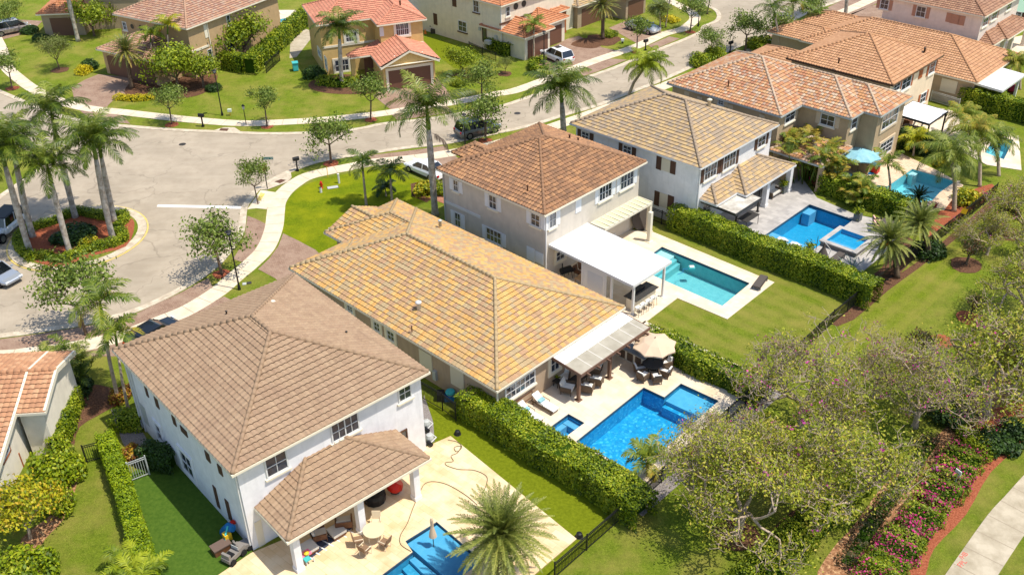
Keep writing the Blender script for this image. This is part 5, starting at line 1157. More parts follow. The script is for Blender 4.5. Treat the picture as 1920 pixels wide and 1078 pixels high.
LI = tree('garden_tree', 31, 1.0, 1.2, 3, 3, LF['lime'], 28, .13, .38, limbs=4); hl = LI['h']
for b_, t_, lb in (((335, 170), (330, 72), 'big yellow-green garden tree in front of the ochre house'), ((462, 112), (455, 18), 'slim light green tree against the ochre house wall'), ((867, 142), (868, 84), 'broad yellow-green tree on the lawn between the mustard and ivory houses'),
    ((382, 165), (380, 95), 'bushy yellow-green tree right of the big garden tree'), ((177, 68), (178, -8), 'tall bright shrub tree beside the leaning palm at the upper left')):
    h, _ = hfit(b_, t_); put(LI, b_, lb, 'tree', 'light green garden trees', b_[0] % 6, h/hl)
OL = tree('garden_tree', 32, 1.4, 1.4, 3, 3, LF['olive'], 24, .09, .36, limbs=5, r=.09); ho = OL['h']
for b_, t_, lb in (((112, 131), (103, 58), 'fine-leaved grey-green tree alone on the upper left lawn'), ((1236, 55), (1225, -5), 'feathery olive tree above the silver car'), ((947, 139), (948, 104), 'thin young shrub tree on the lawn below the ivory house')):
    h, _ = hfit(b_, t_); put(OL, b_, lb, 'tree', None, b_[0] % 6, h/ho)
GT = tree('garden_tree', 33, .8, 1.0, 3, 3, LF['yel'], 22, .1, .28, limbs=5, bark=PBARK, r=.08); h, _ = hfit((62, 1012), (50, 895)); put(GT, (58, 1010), 'golden yellow and green small tree against the gabled house wall', 'tree', None, 1, h/GT['h'])
# bare pink-flowering trees
PT = [tree('flowering_tree', 41, 1.5, 2.0, 5, 3, LF['sparse'], 7.5, .075, .27, bark=PBARK, r=.19, sp=.95, up=.08, fl=LF['pinkfl'], fn=.012, dec=.71, limbs=4),
      tree('flowering_tree', 42, 1.5, 2.0, 5, 3, LF['sparse'], 9, .072, .28, bark=PBARK, r=.2, sp=1.0, up=.08, fl=LF['pinkfl'], fn=.008, dec=.71, limbs=4),
      tree('flowering_tree', 43, 1.4, 1.9, 5, 3, LF['sparse'], 3.5, .068, .24, bark=PBARK, r=.18, sp=1.0, up=.1, fl=LF['pinkfl'], fn=.03, dec=.72, limbs=4)]
gp = 'half-bare pink-flowering trees behind the back fence'
for i, rz, b_, sc, lb in ((1, .4, (1382, 1003), 1.2, 'half-bare flowering tree with its trunk in a dark mulch ring at the bottom'), (0, 2.0, (1534, 951), 1.25, 'half-bare flowering tree with a forked leaning trunk left of the leaf litter'),
    (2, 1.0, (1500, 800), 1.2, 'pinkest half-bare tree by the fence corner below the long lawn'), (1, 4.2, (1846, 782), 1.4, 'half-bare flowering tree with a dark trunk beside the red mulch at the right'),
    (2, 3.1, (1715, 800), 1.05, 'half-bare tree in the middle between the mulch bed and the mown strip'), (1, 5.0, (1915, 610), 1.1, 'half-bare tree cut by the right edge above the dark bushes'), (0, 5.5, (1915, 450), .9, 'half-bare tree at the right edge near the tall palms and fence end'), (2, .2, (1345, 890), .72, 'half-bare flowering tree leaning over the end of the deep blue pool'), (2, 2.2, (1640, 745), .85, 'half-bare tree just right of the pinkest one, over the mown grass'), (1, .9, (1910, 740), 1.0, 'half-bare tree cut by the right edge above the red mulch'), (0, 1.3, (1450, 925), 1.05, 'half-bare tree between the two bottom trunks'), (0, 3.9, (1850, 478), .65, 'half-bare tree above the thin dark little tree')):
    put(PT[i], b_, lb, 'tree', gp, rz, sc)
DS = tree('small_tree', 51, 1.0, .7, 2, 3, LF['bush'], 26, .1, .28, limbs=4)
for b_, sc, lb in (((1811, 496), .85, 'thin dark little tree in a mulch ring behind the fence'), ((1880, 436), 1.05, 'rounded brownish little tree near the upper end of the back fence'), ((1817, 596), .7, 'dark purple bush in a red mulch ring on the mown strip'), ((1724, 684), .95, 'dark bush in brown mulch below the mown strip')):
    put(DS, b_, lb, 'tree', None, b_[0] % 5, sc)
# shrubs
SB = [blob('shrub', 61, 1.0, 1.0, 1.0, LF['hedge'], 5200, .07, 26), blob('shrub', 62, 1.0, 1.0, .9, LF['dark'], 3600, .08, 20), blob('shrub', 63, 1.0, 1.0, .9, LF['gold'], 1400, .1), blob('shrub', 64, 1, 1, 1, LF['yel'], 1600, .1),
      blob('flowering_shrub', 65, 1, 1, .8, LF['olive'], 1600, .09, fl=LF['magfl'], fn=.3), blob('shrub', 66, 1, 1, .9, LF['croton'], 1500, .1)]
for k, b_, sc, lb in ((0, (113, 893), (2.1, 1.7, 1.7), 'very large rounded green shrub beside the small side gate'), (0, (112, 950), (1.0, 1.4, 1.3), 'small clipped green bush below the large rounded shrub'), (0, (50, 1088), (2.0, 1.8, 1.5), 'green shrub filling the bottom left corner'),
    (3, (800, 362), (1.5, 1.3, 1.3), 'orange-tinged round shrub beside the white sedan'), (0, (826, 362), (1.0, 1.0, 1.1), 'green round shrub between the palm trunk and the greige house'), (0, (1316, 124), (1.9, 1.5, 1.5), 'bright green shrub by the street above the tan house roof, lower one'),
    (0, (1342, 108), (1.6, 1.4, 1.4), 'bright green shrub below the round street tree'), (0, (1425, 92), (2.2, 1.6, 1.5), 'big green shrub right of the tall slim street tree'), (2, (157, 138), (1.2, 1.0, 1.1), 'golden yellow round shrub at the ochre house garage corner'),
    (1, (170, 128), (1.1, 1.1, 1.3), 'dark green shrub behind the golden round shrub'), (2, (1256, 40), (1.5, 1.3, .8), 'golden shrub mound at the foot of the thin palm near the top'), (0, (1142, 68), (1.2, 1.2, .7), 'small round clipped shrub beside the second date palm'),
    (1, (150, 448), (2.3, 1.8, 1.3), 'dark mixed shrub in the centre of the roundabout island'), (3, (168, 460), (1.0, 1.0, .9), 'variegated yellow shrub in the roundabout island'), (1, (60, 62), (1.4, 1.2, 1.1), 'green bush in front of the van'), (1, (75, 76), (1.2, 1.2, 1.0), 'dark bush beside the upper left driveway'),
    (1, (590, 145), (1.3, 1.6, 1.5), 'dark leafy shrub beside the teal bin'), (5, (255, 858), (1.0, 1.0, 1.1), 'dark reddish shrub between the narrow hedge and the white house'), (1, (150, 735), (1.4, 1.3, 1.2), 'dark shrub in the shade behind the gabled house'), (5, (232, 745), (1.0, 1.0, 1.0), 'yellow and red croton beside the palm trunks'),
    (4, (1535, 345), (1.1, 1.0, .9), 'pink flowering plant at the end of the areca clump'), (3, (1812, 382), (1.5, 1.5, 1.5), 'golden croton bush at the fence beside the tall palms'), (3, (1762, 308), (1.3, 1.0, 1.0), 'orange croton behind the turquoise pool'),
    (1, (1862, 835), (1.5, 1.5, 1.1), 'dark green bush beside the red mulch at the right'), (1, (1905, 815), (1.4, 1.4, 1.1), 'dark green bush at the right edge above the red mulch'), (1, (1780, 790), (1.7, 1.5, 1.3), 'dark bush beneath the half-bare tree at the right'), (1, (1745, 480), (1.6, 1.4, 1.3), 'large-leaved dark plant by the fence next to the date palms'),
    (1, (1600, 860), (1.5, 1.4, 1.1), 'dark bush at the upper end of the yellow-green border'), (1, (400, 170), (1.2, 1.0, .9), 'lush green shrub at the right end of the ochre house planting'), (4, (1700, 1000), (1.1, 1.0, .9), 'rounded magenta flowering shrub low in the right border'), (4, (1775, 905), (1.3, 1.1, 1.0), 'tall magenta flowering shrub beside the white yard sign'), (0, (1650, 1075), (1.0, 1.0, .8), 'bright green shrub at the bottom end of the flower border'), (0, (1832, 848), (1.2, 1.0, .8), 'green shrub at the top end of the flower border'), (4, (1745, 950), (1.0, .9, .9), 'magenta shrub in the middle of the flower border'), (0, (860, 160), (1.1, 1.0, .9), 'dark shrub at the corner of the mustard garage'), (1, (970, 62), (.1, .1, .1), 'x')):
    if lb != 'x': put(SB[k], b_, lb, 'shrub', None, b_[0] % 6, sc)

# ---- palms
gr_ = 'royal palms planted on the roundabout island'
_pk = {}
def pal(kind, b_, t_, lb, group=None, name='palm_tree', leaf=None, sc=1.0, nf=None, maxh=16):
    h, q = hfit(b_, t_); h = min(h, maxh); p = G(*b_); q = G(*t_, h)
    _pk['n'] = _pk.get('n', 100)+1
    e = palm(name, _pk['n'], kind, h, (q[0]-p[0], q[1]-p[1]), leaf, nf, sc); e.location = (*p, 0); return tag(e, lb, 'palm tree', group)
pal('royal', (57, 475), (-2, 268), 'royal palm leftmost in front on the roundabout island', gr_, 'royal_palm'); pal('royal', (62, 445), (22, 262), 'royal palm with a curved foot, behind the leftmost one on the island', gr_, 'royal_palm')
pal('royal', (132, 478), (88, 308), 'short royal palm at the front middle of the island, hanging yellow frond', gr_, 'royal_palm', sc=.9); pal('royal', (212, 450), (173, 258), 'thick royal palm front right on the island', gr_, 'royal_palm')
pal('royal', (216, 417), (184, 262), 'royal palm right behind the thick one on the island', gr_, 'royal_palm', sc=.9); pal('royal', (142, 409), (95, 205), 'tallest royal palm at the rear of the island', gr_, 'royal_palm')
pal('royal', (816, 404), (800, 200), 'tall royal palm in front of the greige house, with a dead hanging frond', None, 'royal_palm', sc=1.15); pal('royal', (1058, 296), (1051, 165), 'bushy royal palm behind the terracotta roof', None, 'royal_palm', sc=1.1, nf=22, leaf=LF['olive'] if 0 else None)
pal('royal', (642, 162), (636, 50), 'royal palm in front of the mustard house', None, 'royal_palm', sc=.95); pal('royal', (147, 78), (110, -80), 'leaning palm trunk rising out of the picture at the upper left', None, 'royal_palm'); pal('royal', (1584, 36), (1590, -110), 'thick grey palm trunk rising out of the picture near the top right', None, 'royal_palm')
pal('date', (248, 166), (236, 96), 'date palm with yellowing fronds before the ochre garage', None, 'date_palm', LF['datey'], 1.0, 60); pal('date', (1130, 74), (1130, 12), 'yellowish date palm in front of the sand roof bungalow', None, 'date_palm', LF['datey'], 1.0, 56)
e_ = palm('date_palm', 77, 'date', 3.3, (0, 0), None, 84, 1.25); q = G(940, 1003, 3.3); e_.location = (*q, 0); tag(e_, 'big silvery date palm over the near pool at the bottom', 'palm tree')
pal('date', (1681, 520), (1668, 452), 'date palm with orange fruit beside the raised spa', None, 'date_palm', sc=1.0, nf=56); pal('date', (1742, 484), (1724, 418), 'date palm behind the fruiting one by the back fence', None, 'date_palm', sc=.95, nf=50)
pal('date', (1724, 395), (1722, 372), 'small dark cycad-like palm at the turquoise pool edge', None, 'small_palm', LF['dark'], .6, 26)
pal('slim', (222, 749), (187, 562), 'yellow and green palm in front of the lower left verge tree', None, 'palm_tree', LF['areca'], 1.45, 13); pal('slim', (241, 768), (216, 622), 'second slim palm close to the white house corner', None, 'palm_tree', LF['areca'], 1.15, 10)
pal('slim', (687, 386), (679, 306), 'slim palm with an orange lower frond on the corner lawn', None, 'palm_tree', LF['royal'], 1.25); pal('slim', (736, 388), (731, 322), 'slim palm with drooping fronds behind the gabled porch roof', None, 'palm_tree', LF['royal'], 1.25)
pal('slim', (724, 368), (722, 352), 'low dark palm between the slim palms', None, 'palm_tree', LF['dark'], .8); pal('slim', (1001, 110), (1001, 46), 'slim palm in front of the ivory garage doors', None, 'palm_tree', LF['areca'], 1.2)
pal('queen', (1176, 188), (1212, 122), 'lush arching palm by the street behind the white villa', None, 'palm_tree', LF['lime'], 1.1, 28); pal('slim', (1461, 110), (1450, 16), 'slim tall palm nearest the big green shrub', None, 'palm_tree', LF['royal'], 1.5); pal('slim', (1484, 82), (1487, 6), 'slim tall palm right of the first by the apricot roof', None, 'palm_tree', LF['areca'], 1.3)
pal('slim', (1527, 80), (1531, 26), 'yellow-green palm standing against the apricot garage roof', None, 'palm_tree', LF['areca'], 1.2); pal('slim', (1480, 98), (1478, 72), 'low broad palm at the garage wall of the cream house', None, 'palm_tree', LF['areca'], 1.0)
pal('slim', (290, 150), (282, 64), 'upright thin palm between the date palm and the garden tree', None, 'palm_tree', LF['lime'], 1.2); pal('slim', (322, 150), (314, 46), 'tall palm with yellow fronds at the ochre house corner', None, 'palm_tree', LF['yel'], 1.3)
pal('slim', (1668, 364), (1664, 308), 'two-fronded palm leaning over the tan house pool', None, 'palm_tree', LF['areca'], 1.25, 7); pal('queen', (1788, 396), (1783, 290), 'massive arching palm at the turquoise pool', None, 'palm_tree', LF['royal'], 1.2, 22); pal('queen', (1836, 350), (1828, 248), 'tall arching palm behind the massive one near the right edge', None, 'palm_tree', LF['areca'], 1.0, 18)
pal('queen', (1872, 330), (1862, 262), 'arching palm at the far turquoise pool', None, 'palm_tree', LF['royal'], 1.0, 18); pal('queen', (1812, 262), (1806, 218), 'smaller arching palm in front of the far hedge', None, 'palm_tree', LF['areca'], .9, 16); pal('slim', (1712, 292), (1715, 262), 'yellow palm in front of the tan patio hedge', None, 'palm_tree', LF['yel'], 1.1, 12); pal('slim', (1248, 52), (1262, -30), 'thin leaning palm trunk on the golden shrub mound', None, 'palm_tree'); pal('queen', (1912, 168), (1908, 118), 'short palm at the right edge behind the white pergola', None, 'palm_tree', LF['areca'], .8)
pal('slim', (1214, 893), (1214, 858), 'small reddish palm at the planter end of the deep blue pool', None, 'small_palm', LF['areca'], 1.0, 12); pal('slim', (1628, 378), (1622, 345), 'feathery little palm in the dark hedge', None, 'small_palm', LF['areca'], 1.0, 9)
pal('slim', (1238, 62), (1236, 14), 'slender palm stem left of the golden shrub mound', None, 'palm_tree', LF['olive'])
for b_, h_, sc, nf, lb in (((1590, 382), 2.6, .8, 10, 'small areca palm tuft in the dark hedge'), ((1512, 340), 5.2, 1.7, 40, 'large areca palm clump beside the tan house porch'), ((1478, 322), 5.0, 1.4, 30, 'areca palm clump behind the white villa porch'), ((1552, 352), 3.6, 1.0, 16, 'smaller areca palm clump next to the slide'), ((130, 712), 2.8, 1.3, 16, 'broad-leaved palm clump above the gabled house roof'), ((250, 1110), 2.2, 1.1, 18, 'feathery yellow-green palm clump cut by the bottom edge')):
    _pk['n'] += 1; e_ = palm('areca_palm', _pk['n'], 'clump', h_, (0, 0), LF['royal'] if b_[0] == 130 else LF['lime'] if b_[0] == 250 else None, nf, sc); e_.location = (*G(*b_), 0); tag(e_, lb, 'palm tree')
def rosette(name, px, label, leaf, n=26, L=.9, w_=.06, z=0, el=(15, 80), pot=None):
    rng = np.random.default_rng(int(px[0])); e = empty(name, (*G(*px), z), 0, label, 'plant'); Q = []
    for i in range(n):
        a = i*2.399; t = R(rng.uniform(*el)); d = np.array([math.cos(a)*math.cos(t), math.sin(a)*math.cos(t), math.sin(t)]); s = np.array([-d[1], d[0], 0])*w_; l = L*rng.uniform(.7, 1.1); m = d*l*.5+[0, 0, .05]
        o = np.array([0, 0, .1 if not pot else .5]); Q += [[o-s*.6, o+s*.6, o+m+s, o+m-s], [o+m-s, o+m+s, o+d*l+s*.05, o+d*l-s*.05]]
    npmesh('leaves', np.array(Q), leaf, e, rng.random(len(Q)))
    if pot: b = MB(); b.lathe([(.2, 0), (.32, .5), (.34, .55), (.28, .55)], 14); b.build('pot', pot, e)
    return e
rosette('agave', (1597, 507), 'blue-grey agave beside the raised spa', LF['agave'], 26, 1.5, .07, 0); rosette('agave', (1583, 34), 'spiky grey plant at the foot of the thick palm trunk', LF['agave'], 20, .9, .05)
rosette('bromeliad', (1530, 352), 'red bromeliad by the slide', LF['redfl'], 24, .8, .07, 0); rosette('bromeliad', (1592, 512), 'red bromeliad at the agave foot', LF['redfl'], 22, .5, .05); rosette('bromeliad', (1752, 392), 'red bromeliad by the fence near the dark plant', LF['redfl'], 22, .7, .06)
# mulch rings
for (x, y), r_, m_ in (((322, 234), .75, MULCH), ((501, 238), .7, MULCH), ((621, 307), .8, MULCH), ((484, 384), .7, MULCH), ((416, 514), .75, MULCH), ((695, 225), .7, MULCH), ((910, 264), .75, MULCH), ((1194, 98), .7, MULCH), ((1294, 61), .7, MULCH), ((23, 166), .8, MULCH), ((112, 132), 1.1, MULD), ((1382, 1004), 1.3, MULD), ((1534, 953), 1.1, MULD), ((1811, 497), 1.3, MULD), ((1880, 437), 1.5, MULD), ((1817, 597), 1.0, MULCH), ((1724, 686), 1.3, MULD), ((947, 139), .9, MULD), ((1766, 640), .9, MULCH), ((1129, 76), 2.4, MULD), ((867, 143), 1.2, MULD)):
    c = G(x, y); rng = random.Random(x); area('mulch_ring', [(c[0]+math.cos(a/14*6.283)*r_*rng.uniform(.82, 1.1), c[1]+math.sin(a/14*6.283)*r_*rng.uniform(.82, 1.1)) for a in range(14)], .026, m_)

# ------------------------------------------------ vehicles
def paint(name, c, metal=.0): return mat(name, lin(c), .28, .5, metal=metal, coat=.6)
def car(name, label, cat, px, to, L=4.7, Wd=1.85, Hh=1.65, pm=None, kind='suv', roofm=None, group=None):
    p = G(*px); q = G(*to); rz = math.atan2(q[1]-p[1], q[0]-p[0]); e = empty(name, (*p, 0), rz, label, cat, group)
    zb = .95 if kind != 'sedan' else .82; w_ = Wd/2; gc = .22
    if kind == 'sedan': st = [(-.5, .5, .42, .82), (-.485, .35, .74, .9), (-.42, .26, zb+.1, .97), (-.3, .24, zb+.1, 1), (0, .22, zb+.04, 1), (.22, .24, zb, 1), (.4, .27, zb-.08, .96), (.475, .32, zb-.2, .86), (.5, .4, .5, .76)]; cab = (-.36, -.2, .08, .24)
    elif kind == 'jeep': st = [(-.5, .55, .6, .96), (-.49, .45, zb+.1, .98), (-.3, .4, zb+.12, 1), (.1, .4, zb+.12, 1), (.18, .4, zb+.1, .86), (.46, .45, zb+.02, .8), (.47, .5, .62, .8)]; cab = (-.485, -.47, .08, .15)
    else: st = [(-.5, .5, .55, .86), (-.49, .35, zb-.05, .94), (-.44, .28, zb+.08, .98), (-.2, .25, zb+.06, 1), (.1, .25, zb+.03, 1), (.26, .27, zb, 1), (.42, .3, zb-.1, .95), (.48, .36, zb-.26, .86), (.5, .42, .55, .78)]; cab = (-.47, -.4, .06, .24) if kind == 'suv' else (-.47, -.42, .2, .38)
    if kind == 'coupe': cab = (-.34, -.16, .02, .2)
    b = MB(); n = 8
    for x, zl, zt, ww in st:
        y = w_*ww; x *= L
        b.v += [(x, -y*.86, zl), (x, -y, zl+.14), (x, -y, zl+(zt-zl)*.72), (x, -y*.9, zt), (x, y*.9, zt), (x, y, zl+(zt-zl)*.72), (x, y, zl+.14), (x, y*.86, zl)]
    for i in range(len(st)-1):
        for k in range(n): a = i*n; b.f.append((a+k, a+n+k, a+n+(k+1) % n, a+(k+1) % n))
    b.f.append(tuple(range(n))); b.f.append(tuple(reversed([(len(st)-1)*n+k for k in range(n)])))
    b.build('body', pm, e, False)
    x0, x1, x2, x3 = (c*L for c in cab); zt = Hh; yb, yt = w_*.9, w_*(.74 if kind != 'jeep' else .86); zc = zb+.02
    g = MB(); P = [(x0, -yb, zc), (x3, -yb, zc), (x3, yb, zc), (x0, yb, zc), (x1, -yt, zt-.04), (x2, -yt, zt-.04), (x2, yt, zt-.04), (x1, yt, zt-.04)]
    g.v = P; g.f = [(0, 1, 5, 4), (1, 2, 6, 5), (2, 3, 7, 6), (3, 0, 4, 7), (4, 5, 6, 7)]; g.build('windows', CGLASS, e)
    r = MB(); rp = [(x1-.02, -yt-.01, zt-.05), (x2+.02, -yt-.01, zt-.05), (x2+.02, yt+.01, zt-.05), (x1-.02, yt+.01, zt-.05)]; c_ = .12
    r.quad(*rp); r.quad(*[(x, y, zt) for x, y in ((x1+c_, -yt+c_), (x2-c_, -yt+c_), (x2-c_, yt-c_), (x1+c_, yt-c_))])
    top = [(x1+c_, -yt+c_, zt), (x2-c_, -yt+c_, zt), (x2-c_, yt-c_, zt), (x1+c_, yt-c_, zt)]
    for i in range(4): j = (i+1) % 4; r.quad(rp[i], rp[j], top[j], top[i])
    r.build('roof', roofm or pm, e)
    pl = MB()
    for sg in (-1, 1):
        for fa, fb in (((x0, yb, zc), (x1, yt, zt-.04)), ((x3, yb, zc), (x2, yt, zt-.04)), (((x0*.5+x3*.5), yb, zc), ((x1+x2)/2, yt, zt-.04))): pl.tube([(fa[0], sg*fa[1], fa[2]), (fb[0], sg*fb[1], fb[2])], .045, 5)
    pl.build('pillars', pm, e)
    rw = .34 if kind in ('sedan', 'coupe') else .39 if kind != 'jeep' else .45
    for x in (-.3*L, .31*L):
        for sg in (-1, 1):
            m_ = MB(); m_.tube([(x, sg*(w_-.2), rw), (x, sg*(w_+.02), rw)], rw, 18); t = m_.build('wheel', TYRE, e, False); m_ = MB(); m_.tube([(x, sg*(w_+.0), rw), (x, sg*(w_+.035), rw)], rw*.62, 12); m_.build('rim', RIM, t)
    for sg in (-1, 1):
        h = MB(); h.box(.475*L, .497*L, sg*w_*.66-.17, sg*w_*.66+.17, zb-.33, zb-.18); h.build('headlight', mat('headlight_glass', lin((220, 224, 228)), .1), e)
        h = MB(); h.box(-.5*L-.01, -.48*L, sg*w_*.74-.12, sg*w_*.74+.12, zb-.2, zb-.02); h.build('taillight', mat('taillight_red', lin((170, 20, 24)), .2), e)
        h = MB(); h.box(.17*L, .17*L+.14, sg*(w_+.12)-.09, sg*(w_+.12)+.09, zb+.02, zb+.16); h.build('side_mirror', pm, e)
    if kind in ('suv', 'van') and roofm is None and pm.name.startswith('pearl'): s_ = MB(); s_.box(-.12*L, .04*L, -.4, .4, zt+.002, zt+.012); s_.build('sunroof', CGLASS, e)
    if kind == 'jeep':
        s_ = MB(); s_.tube([(-.5*L-.02, 0, 1.1), (-.5*L-.24, 0, 1.1)], .4, 16); s_.build('spare_wheel', TYRE, e)
    return e
car('off_roader', 'white boxy off-roader with a black roof beside the palm island at the left edge', 'car', (8, 440), (-40, 480), 4.6, 1.9, 1.85, paint('white_car_paint', (205, 208, 210)), 'jeep', BLACK)
car('silver_car', 'silver sedan cut by the left edge below the palm island', 'car', (-6, 522), (30, 535), 4.8, 1.85, 1.45, paint('silver_car_paint', (176, 182, 190), .5), 'sedan')
car('grey_suv', 'metallic grey SUV parked on the street beside a verge tree', 'car', (896, 251), (944, 239), 4.8, 1.95, 1.75, paint('grey_car_paint', (108, 112, 112), .5), 'suv')
car('white_sedan', 'white sedan in the driveway of the greige house behind the tall royal palm', 'car', (800, 326), (752, 305), 4.9, 1.85, 1.42, paint('soft_white_car_paint', (222, 222, 222)), 'sedan')
car('white_suv', 'white SUV with a dark sunroof on the brick driveway of the ivory house', 'car', (1044, 113), (1008, 97), 4.8, 1.95, 1.7, paint('pearl_white_car_paint', (222, 222, 220)), 'suv')
car('silver_coupe', 'silver coupe on the upper driveway behind a street tree', 'car', (1205, 59), (1250, 70), 4.7, 1.85, 1.38, paint('light_silver_car_paint', (186, 192, 200), .4), 'coupe')
car('minivan', 'beige and silver minivan on the driveway at the top left', 'car', (22, 62), (70, 52), 5.0, 1.95, 1.8, paint('beige_car_paint', (150, 138, 130), .3), 'van', paint('silver_car_roof', (190, 192, 196)))
car('black_suv', 'black SUV in the driveway, half hidden by the taupe roof', 'car', (294, 640), (345, 609), 4.4, 1.85, 1.6, paint('black_car_paint', (18, 22, 28), .2), 'suv')

# ------------------------------------------------ street furniture
def lamp(b_, t_, label, k=1.0):
    h, _ = hfit(b_, t_); e = empty('street_lamp', G(*b_), 0, label, 'street lamp', 'tall black street lamps'); m = MB(); m.lathe([(.13, 0), (.12, .3), (.07, .5), (.055, h*.6), (.045, h-.25)], 10); m.build('pole', BLACK, e)
    m = MB(); m.lathe([(.05, h-.28), (.16, h-.25), (.17, h-.2)], 10); m.build('bracket', BLACK, e); m = MB(); m.lathe([(.1, h-.2), (.17, h-.02), (.17, h)], 8); m.build('lamp_glass', mat('frosted_glass', lin((170, 172, 172)), .3), e); m = MB(); m.lathe([(.25, h), (.2, h+.06), (.05, h+.14), (.02, h+.2)], 12); m.build('lamp_cap', BLACK, e)
lamp((417, 217), (403, 133), 'tall black street lamp on the lawn of the ochre house'); lamp((449, 543), (428, 435), 'tall black street lamp beside the sidewalk left of the yellow roof'); lamp((873, 290), (870, 215), 'tall black street lamp by the parked grey SUV'); lamp((1020, 124), (1019, 60), 'tall black street lamp in front of the white SUV'); lamp((1309, 50), (1310.5, 22), 'short street lamp at the upper junction corner')
def post_thing(name, label, cat, px, parts, rz=0, group=None):
    e = empty(name, (*G(*px), 0), rz, label, cat, group)
    for nm, m_, fn in parts: b = MB(); fn(b); b.build(nm, m_, e)
    return e
post_thing('garden_lamp', 'short black garden lamp post by the far sidewalk', 'lamp', (461.5, 233), [('pole', BLACK, lambda b: b.lathe([(.07, 0), (.045, .3), (.04, 1.7)], 8)), ('lamp_glass', mat('frosted_glass', lin((170, 172, 172))), lambda b: b.lathe([(.1, 1.7), (.16, 2.05)], 6)), ('lamp_cap', BLACK, lambda b: b.lathe([(.2, 2.05), (.03, 2.25)], 6))])
for px, rz, lb in (((381, 238), -.2, 'black mailbox by the far kerb on a single post'), ((558, 321), .5, 'black mailbox beside the drain near the corner lawn'), ((1210, 96), .6, 'black mailbox on the verge in front of the silver coupe'), ((1368.5, 99.5), .6, 'black mailbox by the street above the tan house roof')):
    post_thing('mailbox', lb, 'mailbox', px, [('post', BLACK, lambda b: b.box(-.06, .06, -.06, .06, 0, 1.15)), ('box', BLACK, lambda b: (b.box(-.3, .3, -.15, .15, 1.15, 1.36), b.tube([(-.3, 0, 1.36), (.3, 0, 1.36)], .15, 10))), ('base', BLACK, lambda b: b.box(-.12, .12, -.12, .12, 0, .2))], rz, 'black mailboxes along the street')
def text(name, s, size, m, parent, loc, rot, ext=.004):
    cu = bpy.data.curves.new(name, 'FONT'); cu.body = s; cu.size = size; cu.extrude = ext; cu.align_x = 'CENTER'; cu.align_y = 'CENTER'
    o = bpy.data.objects.new(name, cu); COL.objects.link(o); dg = bpy.context.evaluated_depsgraph_get(); me = bpy.data.meshes.new_from_object(o.evaluated_get(dg)); bpy.data.objects.remove(o); bpy.data.curves.remove(cu)
    me.materials.clear(); me.materials.append(m); r = bpy.data.objects.new(name, me); COL.objects.link(r); r.parent = parent; r.location = loc; r.rotation_euler = rot; return r
SG = mat('teal_green_sign', lin((20, 104, 96)), .5)
h, _ = hfit((501.5, 355), (493, 293))
e = empty('street_sign', (*G(501.5, 355), 0), 0, 'street name sign and red stop sign on one dark post at the corner', 'road sign')
b = MB(); b.lathe([(.07, 0), (.05, .1), (.045, h)], 8); b.build('post', BLACK, e); b = MB(); b.box(.04, 1.0, -.015, .015, h-.36, h-.1); bl = b.build('name_blade', SG, e); text('street_name', 'SWAN TER', .19, WHITE, bl, (.54, -.02, h-.235), (math.pi/2, 0, 0))
b = MB(); n = 8; P8 = [(.38*math.cos(math.pi/8+i*math.pi/4), .38*math.sin(math.pi/8+i*math.pi/4)) for i in range(8)]
b.v = [(.0+.03, y*.86, h*.68+z) for y, z in P8]+[(.06, y*.86, h*.68+z) for y, z in P8]; b.f = [tuple(reversed(range(8))), tuple(range(8, 16))]+[(i, (i+1) % 8, 8+(i+1) % 8, 8+i) for i in range(8)]; sg = b.build('stop_plate', mat('stop_sign_red', lin((176, 40, 32)), .5), e); sg.rotation_euler = (0, 0, R(-50))
text('stop_lettering', 'STOP', .24, WHITE, sg, (.068, 0, h*.68), (math.pi/2, 0, math.pi/2))
post_thing('fire_hydrant', 'red fire hydrant on the corner lawn', 'hydrant', (603, 353), [('barrel', RED, lambda b: b.lathe([(.16, 0), (.16, .05), (.11, .08), (.11, .5), (.14, .52), (.13, .6), (.06, .7), (.03, .75)], 12)), ('outlet', RED, lambda b: b.tube([(-.2, 0, .38), (.2, 0, .38)], .055, 8))])
post_thing('bollard', 'short white bollard with a dark cap below the fire hydrant', 'bollard', (602, 361), [('shaft', WHITE, lambda b: b.lathe([(.12, 0), (.12, .5), (.13, .52)], 12)), ('cap', IRON, lambda b: b.lathe([(.13, .52), (.05, .56)], 12))])
post_thing('bollard', 'taller white utility post right of the fire hydrant', 'bollard', (636, 344), [('shaft', WHITE, lambda b: b.lathe([(.1, 0), (.09, .9), (.11, .92)], 10)), ('cap', WHITE, lambda b: b.lathe([(.11, .92), (.11, 1.0), (.04, 1.04)], 10))])
post_thing('marker_post', 'thin yellow marker post on the corner lawn edge', 'marker', (615, 333), [('shaft', YEL, lambda b: b.box(-.025, .025, -.025, .025, 0, 1.1)), ('plate', mat('marker_plate', lin((190, 140, 40))), lambda b: b.box(-.03, .03, -.02, .02, .85, 1.12))])
post_thing('utility_box', 'pale utility cap on the lawn by the far sidewalk', 'utility box', (432, 217), [('post', YEL, lambda b: b.box(-.04, .04, -.04, .04, 0, .5)), ('box', mat('pale_green_box', lin((190, 200, 180))), lambda b: b.box(-.2, .2, -.15, .15, .45, .75))])
post_thing('utility_box', 'small white utility cap on the grass by the second date palm', 'utility box', (1167, 82), [('base', IRON, lambda b: b.box(-.12, .12, -.1, .1, 0, .3)), ('box', WHITE, lambda b: b.box(-.18, .18, -.15, .15, .3, .6))])
post_thing('utility_cover', 'flat pale utility lid set in the corner lawn', 'utility cover', (624, 352), [('lid', GUTG, lambda b: b.box(-.5, .5, -.25, .25, 0, .05)), ('rim', IRON, lambda b: b.box(-.53, .53, -.28, .28, 0, .04))], .3)
